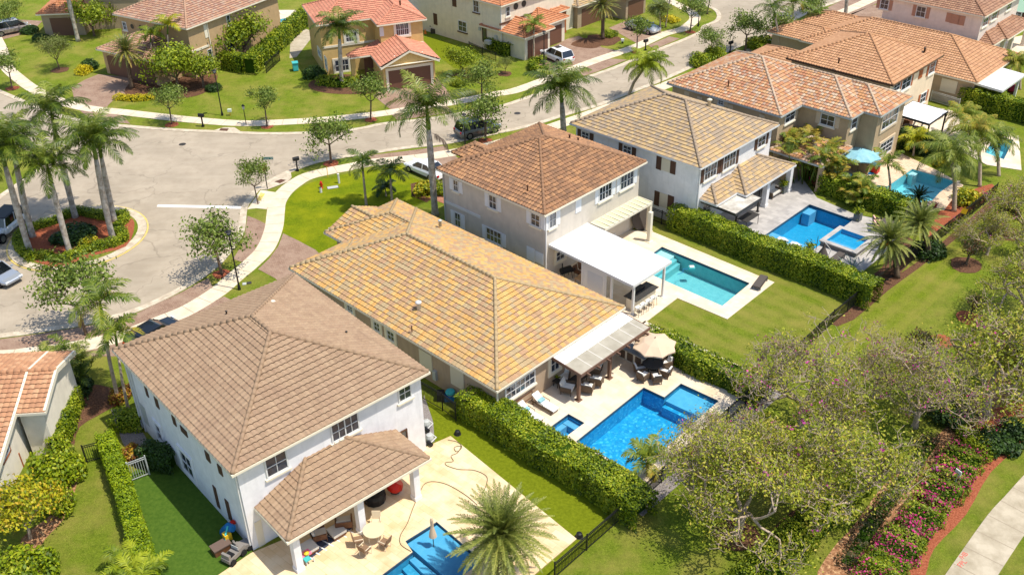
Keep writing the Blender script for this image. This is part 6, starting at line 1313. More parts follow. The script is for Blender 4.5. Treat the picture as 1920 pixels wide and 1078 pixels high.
post_thing('valve_cover', 'small grey valve covers in the grass beside the near street lamp', 'utility cover', (462, 532), [('lid', GUTG, lambda b: b.box(-.3, 0, -.18, .15, 0, .05)), ('lid', IRON, lambda b: b.box(.05, .4, -.12, .2, 0, .05))], .2)
post_thing('yard_sign', 'small white yard sign standing in the magenta flowers', 'sign', (1789, 912), [('board', WHITE, lambda b: b.box(-.03, .03, -.2, .2, .75, 1.3)), ('stake', WHITE, lambda b: b.box(-.015, .015, -.02, .02, 0, .75))], .5)
post_thing('wheelie_bin', 'teal bin with a dark lid on the grass between two houses', 'bin', (555, 133), [('body', TURQ, lambda b: b.prism([(-.3, -.35), (.3, -.35), (.34, .35), (-.34, .35)], .1, 1.0)), ('lid', TURQ, lambda b: b.box(-.36, .36, -.42, .4, 1.0, 1.08)), ('wheel', TYRE, lambda b: b.tube([(-.35, .3, .12), (.35, .3, .12)], .12, 10)), ('handle', TURQ, lambda b: b.tube([(-.3, .45, .98), (.3, .45, .98)], .03, 6))], .3)
RP = mat('red_spray_paint', lin((196, 60, 52)), .8, c2=lin((206, 110, 96)), scale=9)
rt_ = empty('sprayed_marking', (*G(1804, 1057), .042), 0, 'red sprayed utility letters on the lower right sidewalk', 'marking'); text('letters', 'FPL', .42, RP, rt_, (0, 0, 0), (0, 0, R(40)), .0015); text('letters', '/HB', .4, RP, rt_, (.28, .55, 0), (0, 0, R(40)), .0015)

# ------------------------------------------------ fences
def fence(name, label, px=None, pts=None, h=1.2, m=BLACK, sp=.12, ps=2.4, cat='fence'):
    P = pts or W(px); c = np.mean(P, 0); P = [(x-c[0], y-c[1]) for x, y in P]; e = empty(name, (*c, 0), 0, label, cat); rl, pk = MB(), MB()
    for i in range(len(P)-1):
        a, q = Vector(P[i]), Vector(P[i+1]); L = (q-a).length; u = (q-a)/L; nn = Vector((-u.y, u.x))
        def obx(b, s, t, w0, w1, z0, z1): b.prism([tuple(a+u*s-nn*w0), tuple(a+u*t-nn*w0), tuple(a+u*t+nn*w1), tuple(a+u*s+nn*w1)], z0, z1)
        for z in (.12, h-.18, h-.04): obx(rl, 0, L, .02, .02, z, z+.04)
        k = sp/2
        while k < L: obx(pk, k-.014, k+.014, .012, .012, .08, h); k += sp
        n = max(1, round(L/ps))
        for j in range(n+(i == len(P)-2)): po = MB(); obx(po, L*j/n-.035, L*j/n+.035, .035, .035, 0, h+.08); po.build('post', m, e)
    rl.build('rail', m, e); pk.build('pickets', m, e); return e
fence('picket_fence', 'dark picket fence along the rear of the three near back yards', [(1040, 1084), (1100, 1031), (1167, 972), (1205, 937), (1240, 905)])
fence('picket_fence', 'dark picket fence behind the planter and the long lawn', [(1240, 905), (1320, 832), (1440, 720), (1560, 608), (1642, 541), (1682, 513)], h=1.25)
fence('picket_fence', 'dark picket fence running up behind the palms to the upper right', [(1682, 513), (1745, 463), (1800, 420), (1865, 368)], h=1.3)
fence('picket_fence', 'dark picket fence between the white house turf and the taupe bungalow side path', [(786, 745), (830, 770), (855, 789)], h=1.5, sp=.13)
fence('picket_fence', 'short dark fence with a gate beside the large rounded shrub', [(163, 868), (206, 857)], h=1.4)
fence('side_gate', 'grey metal gate between the narrow hedge and the short dark hedge', [(247, 903), (281, 890)], h=1.5, m=GUTG, sp=.14, cat='gate')
fence('picket_fence', 'dark fence behind the slatted pergola beside the white villa wall', [(1208, 408), (1240, 421), (1262, 430)], h=1.3)
fence('picket_fence', 'low dark fence behind the clipped shrubs of the ivory house', [(880, 95), (905, 106), (930, 116)], h=1.1); fence('picket_fence', 'dark side fence between the mustard house and the ivory house', [(795, 50), (840, 68), (905, 88)], h=1.2)
fence('picket_fence', 'pale fence under the eaves of the apricot roof bungalow', [(1744, 190), (1796, 206)], h=1.2, m=GUTG); fence('picket_fence', 'dark fence along the clipped hedge of the ochre house', [(500, 138), (525, 115)], h=1.3)

# ------------------------------------------------ furniture
def armchair(name, label, px, rz, fm=WICK, cm=CUSH, group=None, w_=.8, z=.05, back=.45):
    e = empty(name, (*G(*px), z), rz, label, 'armchair', group); h = w_/2
    b = MB(); b.box(-.38, .38, -h, h, .22, .3)
    for x in (-.36, .34):
        for y in (-h, h-.05): b.box(x, x+.05, y, y+.05, 0, .3)
    b.box(-.4, .38, -h-.02, -h+.06, .3, .6); b.box(-.4, .38, h-.06, h+.02, .3, .6); b.build('frame', fm, e)
    b = MB(); b.quad((-.4, -h, .3), (-.52, -h, .3+back+.1), (-.52, h, .3+back+.1), (-.4, h, .3)); b.quad((-.36, h, .3), (-.48, h, .8), (-.48, -h, .8), (-.36, -h, .3)); b.build('back_frame', fm, e)
    b = MB(); b.box(-.34, .4, -h+.08, h-.08, .3, .44); b.build('seat_cushion', cm, e); b = MB(); k = .13
    b.v = [(x, y, z_) for x, z_ in ((-.34, .42), (-.34+k, .42), (-.46+k, .85), (-.46, .88)) for y in (-h+.08, h-.08)]; b.f = [(0, 2, 3, 1), (2, 4, 5, 3), (4, 6, 7, 5), (6, 0, 1, 7), (0, 6, 4, 2), (1, 3, 5, 7)]; b.build('back_cushion', cm, e); return e
def chair(name, label, px, rz, fm, sm, group=None, z=.05, copyof=None):
    if copyof: return dup(copyof, (*G(*px), z), rz, 1.0, label, group)
    e = empty(name, (*G(*px), z), rz, label, 'chair', group); b = MB()
    for x in (-.24, .24):
        for y in (-.24, .24): b.tube([(x, y, 0), (x*.9, y, .42)], .018, 5)
        b.tube([(x if x < 0 else x, -.26, .62), (x, .26, .62)], .0, 3) if 0 else None
    for y in (-.27, .27): b.tube([(.24, y, .42), (.22, y, .64), (-.26, y, .66)], .02, 5)
    b.build('frame', fm, e); b = MB(); b.box(-.25, .25, -.25, .25, .4, .45); b.build('seat', sm, e); b = MB(); b.v = [(-.25, -.25, .45), (-.25, .25, .45), (-.36, .25, .95), (-.36, -.25, .95), (-.29, -.25, .45), (-.29, .25, .45), (-.4, .25, .95), (-.4, -.25, .95)]
    b.f = [(0, 1, 2, 3), (7, 6, 5, 4), (0, 4, 5, 1), (1, 5, 6, 2), (2, 6, 7, 3), (3, 7, 4, 0)]; b.build('backrest', sm, e); return e
def rtable(name, label, px, r, z1, tm, lm, z=.05, sq=None, rz=0, legs=4):
    e = empty(name, (*G(*px), z), rz, label, 'table'); b = MB()
    if sq: b.box(-sq[0]/2, sq[0]/2, -sq[1]/2, sq[1]/2, z1-.05, z1)
    else: b.lathe([(r, z1-.04), (r, z1)], 24)
    b.build('tabletop', tm, e)
    for i in range(legs):
        a = math.pi/4+i*math.pi/2; x, y = (math.cos(a)*r*.6, math.sin(a)*r*.6) if not sq else ((sq[0]/2-.08)*(1 if i in (0, 3) else -1), (sq[1]/2-.08)*(1 if i < 2 else -1)); m = MB(); m.tube([(x*1.05, y*1.05, 0), (x, y, z1-.04)], .03, 6); m.build('leg', lm, e)
    return e
def lounger(name, label, px, rz, fm, cm, group=None, z=.05, flat=False, pil=None):
    e = empty(name, (*G(*px), z), rz, label, 'lounger', group); b = MB(); b.box(-.95, .95, -.34, -.28, .22, .3); b.box(-.95, .95, .28, .34, .22, .3)
    for x in (-.8, .8):
        for y in (-.32, .32): b.box(x-.03, x+.03, y-.03, y+.03, 0, .24)
    b.build('frame', fm, e); b = MB(); b.box(-.3, .97, -.29, .29, .27, .37); b.build('mattress', cm, e); k = 0 if flat else .42
    b = MB(); b.v = [(-.3, -.29, .27), (-.3, .29, .27), (-.95, .29, .27+k), (-.95, -.29, .27+k), (-.3, -.29, .37), (-.3, .29, .37), (-.92, .29, .37+k), (-.92, -.29, .37+k)]; b.f = [(3, 2, 1, 0), (4, 5, 6, 7), (0, 1, 5, 4), (1, 2, 6, 5), (2, 3, 7, 6), (3, 0, 4, 7)]; b.build('backrest', cm, e)
    if pil: b = MB(); b.box(-.5, -.2, -.24, .24, .4, .52); b.build('pillow', pil, e)
    if not flat:
        for y in (-.36, .33): b = MB(); b.tube([(-.5, y, .25), (-.5, y, .5), (.1, y, .5), (.1, y, .25)], .022, 5); b.build('armrest', BRONZE, e)
    return e
def umbrella(name, label, px, r, h, m, n=8, z=.05, stripes=False, pm=BRONZE):
    e = empty(name, (*G(*px), z), .2, label, 'umbrella'); b = MB(); b.lathe([(.28, 0), (.28, .06), (.04, .08)], 12); b.build('base', pm, e); b = MB(); b.tube([(0, 0, .05), (0, 0, h)], .025, 8); b.build('pole', pm, e)
    b = MB(); P = [(r*math.cos(i/n*6.2832), r*math.sin(i/n*6.2832)) for i in range(n)]; zt, ze = h, h-.55
    for i in range(n):
        p, q = P[i], P[(i+1) % n]; m0 = ((p[0]+q[0])/2*.93, (p[1]+q[1])/2*.93)
        hp = (p[0]*.5, p[1]*.5, zt-.22); hq = (q[0]*.5, q[1]*.5, zt-.22)
        b.quad((0, 0, zt), hp, hq); b.quad(hp, (*p, ze), (*m0, ze-.02), hq); b.quad((*m0, ze-.02), (*q, ze), hq); b.quad((*p, ze), (*p, ze-.1), (*m0, ze-.12), (*m0, ze-.02)); b.quad((*m0, ze-.02), (*m0, ze-.12), (*q, ze-.1), (*q, ze))
    b.build('canopy', m, e); b = MB()
    for p in P: b.tube([(0, 0, zt-.02), (p[0]*.5, p[1]*.5, zt-.25), (*p, ze-.02)], .012, 4)
    b.build('ribs', pm, e); b = MB(); b.lathe([(.03, h), (.04, h+.05), (.01, h+.12)], 8); b.build('finial', pm, e); return e
A45 = R(-44.3)
# near patio
WI = mat('cream_wrought_iron', lin((222, 208, 180)), .5); SLB = mat('brown_sling', lin((128, 102, 78)), .8)
rtable('round_table', 'round glass table with a cream frame on the near patio', (703, 1011), .62, .72, mat('clear_tabletop', lin((206, 190, 156)), .15), WI)
c0 = None
for px, rz, lb, sm in (((706, 990), -1.6, 'cream chair above the round glass table', mat('cream_sling', lin((210, 192, 160)))), ((674, 1022), .3, 'brown sling chair left of the round glass table', SLB), ((686, 1040), 1.0, 'brown sling chair nearest the bottom edge by the round table', SLB), ((722, 1027), 2.6, 'brown sling chair right of the round glass table', SLB)): chair('patio_chair', lb, px, rz, WI, sm, 'chairs around the round glass table')
e = empty('closed_umbrella', (*G(813, 1021), -.16), 0, 'closed pinkish umbrella standing on the shallow pool shelf', 'umbrella'); b = MB(); b.tube([(0, 0, 0), (0, 0, 2.2)], .025, 6); b.build('pole', BRONZE, e); b = MB(); b.lathe([(.05, 2.25), (.1, 2.1), (.09, 1.6), (.2, 1.05), (.23, .85), (.1, .8)], 10); b.build('folded_canopy', BEIGEF, e)
area('striped_rug', W([(563, 1040), (600, 1012), (650, 978), (662, 990), (640, 1005), (610, 1028), (580, 1050)]), .058, mat('rug_navy', lin((60, 66, 82)), .95), kind='')
bpy.data.objects['striped_rug'].pop('kind') if 'kind' in bpy.data.objects['striped_rug'] else 0
tag(bpy.data.objects['striped_rug'], 'dark striped rug under the porch of the white house', 'rug')
b = MB(); 
for i in range(7):
    a, c = G(566+i*12.5, 1038-i*8.2), G(588+i*12.5, 1046-i*8.2+3); d = Vector(c)-Vector(a); n_ = Vector((-d.y, d.x)).normalized()*.035; b.quad((*(Vector(a)-n_), .062), (*(Vector(c)-n_), .062), (*(Vector(c)+n_), .062), (*(Vector(a)+n_), .062))
o = b.build('rug_stripes', CUSHW, bpy.data.objects['striped_rug'])
AL = R(-48.8)
armchair('patio_armchair', 'brown wooden armchair with pale cushions under the porch edge', (646, 988), AL+2.6, WOODB, CUSH, None, .95); armchair('patio_armchair', 'second brown armchair deeper under the near porch', (600, 1010), AL+1.2, WOODB, CUSH)
for px, lb in (((632, 1003), 'square pale ottoman in front of the porch armchair'), ((580, 1034), 'square pale ottoman by the porch column')):
    e = empty('ottoman', (*G(*px), .05), AL, lb, 'ottoman'); b = MB(); b.box(-.4, .4, -.4, .4, .1, .26); b.build('base', WOODB, e); b = MB(); b.box(-.42, .42, -.42, .42, .26, .42); b.build('cushion', CUSH, e)
post_thing('covered_grill', 'black covered kettle shape under the near porch', 'grill', (703, 938), [('cover', BLACK, lambda b: b.lathe([(.62, 0), (.66, .1), (.7, .5), (.62, .72), (.4, .8)], 12)), ('stand', IRON, lambda b: b.lathe([(.4, 0), (.4, .05)], 10))])
post_thing('ball_chair', 'bright red round chair under the right end of the near porch', 'chair', (741, 922), [('shell', RED, lambda b: b.tube([(-.1, 0, .35), (0, 0, .55), (.2, .1, .8)], [.45, .55, .4], 14)), ('base', IRON, lambda b: b.lathe([(.3, 0), (.28, .2), (.1, .3)], 10))])
post_thing('toy_table', 'colourful toy table beside the near porch column', 'toy', (577, 1051), [('top', PINK, lambda b: b.box(-.35, .05, -.3, .3, .4, .5)), ('tray', TURQ, lambda b: b.box(.06, .4, -.3, .05, .4, .48)), ('ball', YEL, lambda b: b.lathe([(.02, .5), (.14, .56), (.15, .64), (.02, .72)], 10)), ('legs', WHITE, lambda b: (b.box(-.3, -.24, -.25, -.2, 0, .4), b.box(.3, .36, -.25, -.2, 0, .4), b.box(.3, .36, .2, .25, 0, .4), b.box(-.3, -.24, .2, .25, 0, .4)))], AL)
def hose(label, px, m, r=.022, z=.075):
    p = cr(W(px), 6); c = np.mean(p, 0); b = MB(); b.tube([(x-c[0], y-c[1], z) for x, y in p], r, 6); o = b.build('garden_hose', m); o.location = (*c, 0); tag(o, label, 'hose')
HG = mat('olive_hose', lin((104, 96, 66)), .6)
hose('long olive hose looping down the near patio from a small coil', [(840, 826), (858, 830), (866, 840), (856, 848), (852, 840), (864, 838), (858, 850), (846, 856), (850, 866), (836, 868), (838, 874), (860, 881), (890, 883), (912, 894), (912, 910), (904, 928), (909, 938)], HG)
hose('second hose sweeping around the pool corner of the near patio', [(895, 948), (874, 930), (842, 911), (815, 904), (797, 908), (787, 925), (774, 955), (764, 982), (751, 1005), (752, 1022), (771, 1035)], HG)
for px, lb in (((858, 814), 'small black garden spotlight at the top of the right turf strip'), ((1086, 1006), 'small black garden speaker at the lower patio corner')): post_thing('ground_speaker', lb, 'speaker', px, [('body', BLACK, lambda b: b.lathe([(.2, 0), (.22, .1), (.16, .28), (.05, .32)], 10)), ('base', IRON, lambda b: b.lathe([(.24, 0), (.24, .04)], 10))])
for px, lb in (((800, 800), 'grey pool pump beside the white house wall'), ((806, 826), 'grey pool filter tank at the patio end of the gravel strip')): post_thing('pool_pump', lb, 'pump', px, [('tank', GUTG, lambda b: b.lathe([(.25, 0), (.27, .3), (.2, .5), (.05, .55)], 12)), ('pipes', WHITE, lambda b: b.tube([(-.3, 0, .1), (-.3, .3, .3), (.3, .3, .3), (.3, -.2, .1)], .04, 6)), ('motor', BLACK, lambda b: b.tube([(.2, -.3, .2), (.6, -.3, .2)], .13, 10))], AL)
# toys on the turf
KC = mat('grey_plastic', lin((128, 122, 116)), .5)
post_thing('ride_on_car', 'grey ride-on toy car at the white house corner', 'toy car', (440, 1046), [('body', KC, lambda b: (b.box(-.65, .65, -.3, .3, .25, .5), b.box(.15, .62, -.28, .28, .5, .62), b.box(-.6, -.45, -.28, .28, .5, .8))), ('seat', BLACK, lambda b: b.box(-.42, -.1, -.22, .22, .5, .58)), ('windscreen', GUTG, lambda b: b.box(.14, .17, -.25, .25, .62, .82)),
    ('wheel', TYRE, lambda b: b.tube([(-.42, -.4, .2), (-.42, -.26, .2)], .2, 12)), ('wheel', TYRE, lambda b: b.tube([(-.42, .26, .2), (-.42, .4, .2)], .2, 12)), ('wheel', TYRE, lambda b: b.tube([(.42, -.4, .2), (.42, -.26, .2)], .2, 12)), ('wheel', TYRE, lambda b: b.tube([(.42, .26, .2), (.42, .4, .2)], .2, 12))], AL+1.9)
post_thing('ride_on_car', 'second grey ride-on toy tight against the white house wall', 'toy car', (457, 1030), [('body', KC, lambda b: (b.box(-.5, .5, -.27, .27, .2, .5), b.box(-.45, -.35, -.25, .25, .5, .8))), ('wheel', TYRE, lambda b: b.tube([(-.3, -.35, .18), (-.3, .35, .18)], .18, 12)), ('wheel', TYRE, lambda b: b.tube([(.32, -.35, .18), (.32, .35, .18)], .18, 12)), ('handle', IRON, lambda b: b.tube([(-.4, -.2, .8), (-.5, 0, .95), (-.4, .2, .8)], .025, 5))], AL+1.5)
post_thing('storage_box', 'brown plastic storage box on the turf beside the toys', 'box', (416, 1032), [('box', WOODB, lambda b: b.box(-.5, .5, -.3, .3, 0, .42)), ('lid', mat('brown_lid', lin((104, 86, 76)), .6), lambda b: b.box(-.53, .53, -.33, .33, .42, .5))], AL+1.57)
post_thing('toy_slide', 'blue and orange toy slide leaning by the white house wall', 'toy', (430, 1008), [('slide', BLUE, lambda b: b.tube([(-.5, 0, .1), (-.2, 0, .5), (.1, .1, .85), (.4, .2, .9)], [.3, .28, .3, .2], 10)), ('steps', YEL, lambda b: b.box(.1, .5, -.4, .0, .3, .75)), ('cap', RED, lambda b: b.box(-.1, .15, .25, .5, .9, 1.05)), ('rail', TURQ, lambda b: b.tube([(.5, -.5, .1), (.4, -.3, .8), (.2, .0, 1.1)], .06, 6))], AL)
# yellow-roofed house patio
umbrella('beige_umbrella', 'large beige octagonal umbrella over the dark dining table', (1224, 692), 1.55, 2.6, BEIGEF)
rtable('dining_table', 'dark round dining table beneath the beige umbrella', (1223, 697), .72, .74, BRONZE, BRONZE)
gd = 'wicker chairs round the dark dining table'; ca = None
for i, (px, rz, lb) in enumerate((((1200, 701), .2, 'wicker chair left of the dark dining table'), ((1206, 713), .8, 'wicker chair at the lower left of the dining table'), ((1230, 717), 1.7, 'wicker chair nearest the pool at the dining table'), ((1246, 706), 2.6, 'wicker chair at the lower right of the dining table'), ((1247, 690), 3.5, 'wicker chair at the upper right of the dining table'), ((1213, 684), -.9, 'wicker chair on the house side of the dining table'))):
    armchair('wicker_chair', lb, px, rz, WICK, CUSHW, gd, .6)
for px, rz, w_, lb in (((1056, 712), -1.0, .9, 'pale cushioned armchair against the bungalow wall'), ((1064, 735), .4, .9, 'cushioned armchair nearest the pergola post'), ((1101, 735), 2.0, .85, 'left of the two cushioned armchairs with backs to the pool'), ((1118, 722), 2.0, .85, 'right of the two cushioned armchairs with backs to the pool'), ((1117, 700), 3.6, .85, 'cushioned armchair at the right end of the seating group')):
    armchair('lounge_chair', lb, px, A45+rz, WICK, CUSHW, 'cushioned chairs under the brown pergola', w_)
rtable('coffee_table', 'low dark coffee table between the cushioned chairs', (1084, 717), 0, .4, BRONZE, BRONZE, sq=(1.2, .7), rz=A45+1.57); rtable('side_table', 'small side table with a green potted plant by the wall', (1045, 724), 0, .45, BRONZE, BRONZE, sq=(.5, .5), rz=A45); rosette('potted_plant', (1044, 722), 'little green plant on the small side table', LF['lime'], 18, .35, .05, .5)
lounger('sunbed', 'white sunbed nearer the spa and pergola shadow', (1022, 765), A45+.0, WICK, CUSHW, 'white sunbeds', pil=TEAL); lounger('sunbed', 'white sunbed half hidden by the hedge', (994, 783), A45+.0, WICK, CUSHW, 'white sunbeds', pil=TEAL)
post_thing('console_table', 'wood and dark metal console under the bungalow window', 'table', (978, 757), [('top', WOODB, lambda b: b.box(-.25, .25, -.8, .8, .75, .82)), ('shelf', WOODB, lambda b: b.box(-.25, .25, -.8, .8, .25, .3)), ('frame', BLACK, lambda b: [b.box(x, x+.04, y, y+.04, 0, .75) for x in (-.25, .21) for y in (-.8, .76)])], A45)
post_thing('towel_stack', 'folded blue towels on the console table', 'towels', (984, 741), [('towel', BLUE, lambda b: b.box(-.2, .2, -.3, .3, .0, .07)), ('towel', TEAL, lambda b: b.box(-.18, .18, -.28, .28, .07, .13))], A45).location.z = .88
e = empty('outdoor_kitchen', (*G(1180, 672), .05), A45, 'outdoor kitchen counter under the end of the brown pergola', 'counter'); b = MB(); b.box(-.9, 1.5, -.4, .4, 0, .86); b.build('cabinet', CREAM, e); b = MB(); b.box(-.95, 1.55, -.45, .45, .86, .92); b.build('worktop', mat('grey_worktop', lin((120, 126, 128)), .3), e)
for x in (-.6, .1, .8): b = MB(); b.box(x, x+.5, -.43, -.4, .12, .78); b.build('cabinet_door', WICK, e)
post_thing('pool_toys', 'blue and white pool toys piled at the bungalow side wall', 'pool toys', (845, 748), [('ring', TURQ, lambda b: b.lathe([(.3, .5), (.34, .6), (.3, .7), (.1, .72)], 12)), ('float', BLUE, lambda b: b.box(-.4, .3, -.3, .25, 0, .35)), ('bag', BLACK, lambda b: b.box(-.9, -.4, -.3, .3, 0, .6)), ('bucket', WHITE, lambda b: b.lathe([(.2, .35), (.25, .5)], 10))])
# greige house patio
rtable('dining_table', 'long tan wooden table under the white canopy', (1102, 531), 0, .75, WOODT, WOODT, sq=(2.2, 1.0), rz=A45+1.57)
for px, rz, lb in (((1084, 520), .0, 'wooden chair at the house side of the tan table'), ((1093, 513), 0, 'wooden chair next to it on the house side of the tan table'), ((1114, 545), 3.14, 'wooden chair on the pool side of the tan table'), ((1125, 536), 3.14, 'farther wooden chair on the pool side of the tan table')): chair('dining_chair', lb, px, A45+rz, WOODB, WOODB, 'wooden chairs at the tan table')
post_thing('smoker_grill', 'black barrel smoker leaning by the greige house wall', 'grill', (1062, 522), [('barrel', BLACK, lambda b: b.tube([(-.5, 0, .8), (.4, 0, .8)], .28, 14)), ('firebox', BLACK, lambda b: b.tube([(.4, 0, .65), (.75, 0, .65)], .2, 12)), ('chimney', BLACK, lambda b: b.tube([(-.4, 0, 1.0), (-.4, 0, 1.5)], .05, 8)), ('legs', IRON, lambda b: [b.tube([(x, y, 0), (x*.8, y*.8, .7)], .025, 5) for x in (-.45, .4) for y in (-.3, .3)]), ('wheel', TYRE, lambda b: b.tube([(-.45, -.34, .12), (-.45, -.28, .12)], .12, 10))], A45+1.3)
e = empty('bar_counter', (*G(1203, 570), .05), A45, 'dark topped bar counter at the corner of the white canopy', 'counter'); b = MB(); b.box(-.5, .3, -1.3, 1.3, 0, 1.0); b.build('base', CREAM, e); b = MB(); b.box(-.7, .5, -1.4, 1.4, 1.0, 1.06); b.build('worktop', BRONZE, e); b = MB(); b.box(-.66, -.2, -.6, .6, 1.06, 1.2); b.build('grill', BLACK, e)
s0_ = None; bx = ST(-44.3, 1210, 580)
for i in range(4):
    p = XY(-44.3, bx[0]+.15, bx[1]-1.1+i*.62); lb = ('bar stool nearest the camera at the white-topped row', 'second bar stool of the white-topped row', 'third bar stool of the white-topped row', 'bar stool at the far end of the white-topped row')[i]
    if s0_ is None:
        s0_ = empty('bar_stool', (*p, .05), A45, lb, 'stool', 'white bar stools'); b = MB(); b.box(-.2, .2, -.2, .2, .68, .76); b.build('seat', CUSHW, s0_); b = MB(); b.box(.18, .23, -.2, .2, .76, 1.0); b.build('backrest', CUSHW, s0_)
        for x in (-.16, .16):
            for y in (-.16, .16): b = MB(); b.tube([(x*1.3, y*1.3, 0), (x, y, .68)], .018, 5); b.build('leg', BRONZE, s0_)
    else: dup(s0_, (*p, .05), A45, 1.0, lb, 'white bar stools')
lounger('dark_lounger', 'flat dark lounger on the travertine at the end of the aqua pool', (1424, 535), R(58), BRONZE, SLING, flat=True)
post_thing('pool_robot', 'pale blue pool cleaner floating in the aqua pool', 'pool cleaner', (1297, 502), [('body', TURQ, lambda b: b.box(-.25, .25, -.2, .2, 0, .16)), ('cover', WHITE, lambda b: b.box(-.18, .18, -.14, .14, .16, .24)), ('cable', BLUE, lambda b: b.tube([(-.25, 0, .03), (-.7, -.1, .03), (-.8, -.6, .03), (-1.3, -.9, .03)], .02, 5))]).location.z = -.09
post_thing('trampoline_net', 'round grey folded trampoline leaning by the pergola post', 'trampoline', (1203, 430), [('ring', IRON, lambda b: b.tube([(1.0*math.cos(a/16*6.283), .25*math.sin(a/16*6.283), 1.05+1.0*math.sin(a/16*6.283)) for a in range(17)], .04, 5)), ('net', SLING, lambda b: b.quad(*[(.96*math.cos(a/16*6.283), .24*math.sin(a/16*6.283), 1.05+.96*math.sin(a/16*6.283)) for a in range(16)]))], .4)
# white villa patio
e = empty('raised_spa', (dspa[0][0], dspa[0][1], 0), 0, 'raised square spa with pale stone rim at the blue pool corner', 'spa'); q = clean([(x-dspa[0][0], y-dspa[0][1]) for x, y in dspa]); o_ = inset(q, -.42); b = MB()
for i in range(4):
    j = (i+1) % 4; b.quad((*q[i], .5), (*q[j], .5), (*o_[j], .5), (*o_[i], .5)); b.quad((*o_[i], .5), (*o_[j], .5), (*o_[j], .4), (*o_[i], .4))
b.build('rim', MARB, e); b = MB(); w2 = inset(q, -.34)
for i in range(4): j = (i+1) % 4; b.quad((*w2[i], .41), (*w2[j], .41), (*w2[j], 0), (*w2[i], 0))
b.build('outer_wall', mat('grey_slate', lin((120, 116, 112)), .6, c2=lin((96, 92, 90)), scale=6), e); b = MB(); b.quad(*[(*p, .06) for p in q])
for i in range(4): j = (i+1) % 4; b.quad((*q[j], .06), (*q[i], .06), (*q[i], .5), (*q[j], .5))
b.build('basin', P_D, e); b = MB(); b.quad(*[(*p, .42) for p in q]); b.build('water', WAT, e); b = MB(); A_, B_, C_ = Vector(q[0]), Vector(q[1]), Vector(q[3]); ss = [A_+(B_-A_)*.02+(C_-A_)*.02, B_-(B_-A_)*.02+(C_-A_)*.02, B_-(B_-A_)*.02+(C_-A_)*.26, A_+(B_-A_)*.02+(C_-A_)*.26]; b.prism(clean([tuple(v) for v in ss]), .065, .26); b.build('bench', P_S, e)
for px, lb in (((1459, 452), 'left white lounge chair standing in the shallow pool end'), ((1483, 461), 'right white lounge chair standing in the shallow pool end')):
    e = empty('pool_lounge', (*G(*px), -.16), A45+1.2, lb, 'lounger', 'white chairs in the shallow end'); b = MB(); rr = [(-.8, .7), (-.55, .3), (-.3, .14), (.1, .2), (.35, .36), (.6, .22), (.9, .12)]
    for i in range(6): (x0, z0), (x1, z1) = rr[i], rr[i+1]; b.quad((x0, -.33, z0), (x1, -.33, z1), (x1, .33, z1), (x0, .33, z0)); b.quad((x0, -.33, z0-.1), (x0, .33, z0-.1), (x1, .33, z1-.1), (x1, -.33, z1-.1)); b.quad((x0, -.33, z0-.1), (x1, -.33, z1-.1), (x1, -.33, z1), (x0, -.33, z0)); b.quad((x1, .33, z1-.1), (x0, .33, z0-.1), (x0, .33, z0), (x1, .33, z1))
    b.build('seat_shell', WHITE, e); b = MB(); b.box(-.5, -.3, -.33, .33, 0, .1); b.build('foot', WHITE, e)
for px, lb in (((1607, 414), 'dark square planter with green plant at the far pool corner'), ((1515, 481), 'dark planter with green plant at the near corner of the blue pool'), ((1467, 362), 'leafy potted plant by the white porch column')):
    p = G(*px); e = empty('planter', (*p, .05), A45, lb, 'planter'); b = MB(); b.prism([(-.28, -.28), (.28, -.28), (.28, .28), (-.28, .28)], 0, .7); b.build('pot', mat('slate_pot', lin((96, 100, 100)), .5), e); rng = np.random.default_rng(3); X = rng.normal(size=(260, 3))*[.22, .22, .18]+[0, 0, .92]; npmesh('plant', leafq(X, .09, rng), LF['hedge'], e, rng.random(260))
lounger('patio_lounger', 'dark grey sling lounger below the raised spa', (1567, 490), A45+1.6, BRONZE, SLING, flat=True)
post_thing('hammock_chair', 'pointed grey hanging seat on the patio below the blue pool', 'chair', (1541, 487), [('sling', SLING, lambda b: b.tube([(0, 0, .35), (0, 0, .5), (0, 0, 1.1), (0, 0, 1.6)], [.38, .42, .14, .03], 10)), ('stand', WHITE, lambda b: b.tube([(-.5, 0, .05), (.4, 0, .05), (.6, 0, .9), (.0, 0, 1.65)], .03, 6)), ('umbrella_pole', BRONZE, lambda b: b.tube([(-.55, .2, 0), (-.55, .2, 2.1)], .025, 6))])
for px, lb in (((1645, 424), 'upper pink cushioned chair beside the big palms'), ((1646, 433), 'lower pink cushioned chair beside the big palms')): armchair('pink_chair', lb, px, A45+.7, BRONZE, mat('pink_cushion', lin((224, 170, 158)), .9), 'pink cushioned chairs', .7)
rtable('dark_table', 'dark slatted table beside the pink chairs', (1661, 430), 0, .6, SLING, BRONZE, sq=(1.2, 1.2), rz=A45); armchair('porch_sofa', 'grey sofa under the white villa porch', (1449, 368), A45, WICK, CUSH, None, 1.5)
rtable('bar_table', 'dark bar table under the stained canopy', (1401, 425), 0, .95, BRONZE, BRONZE, sq=(1.0, 2.0), rz=A45)
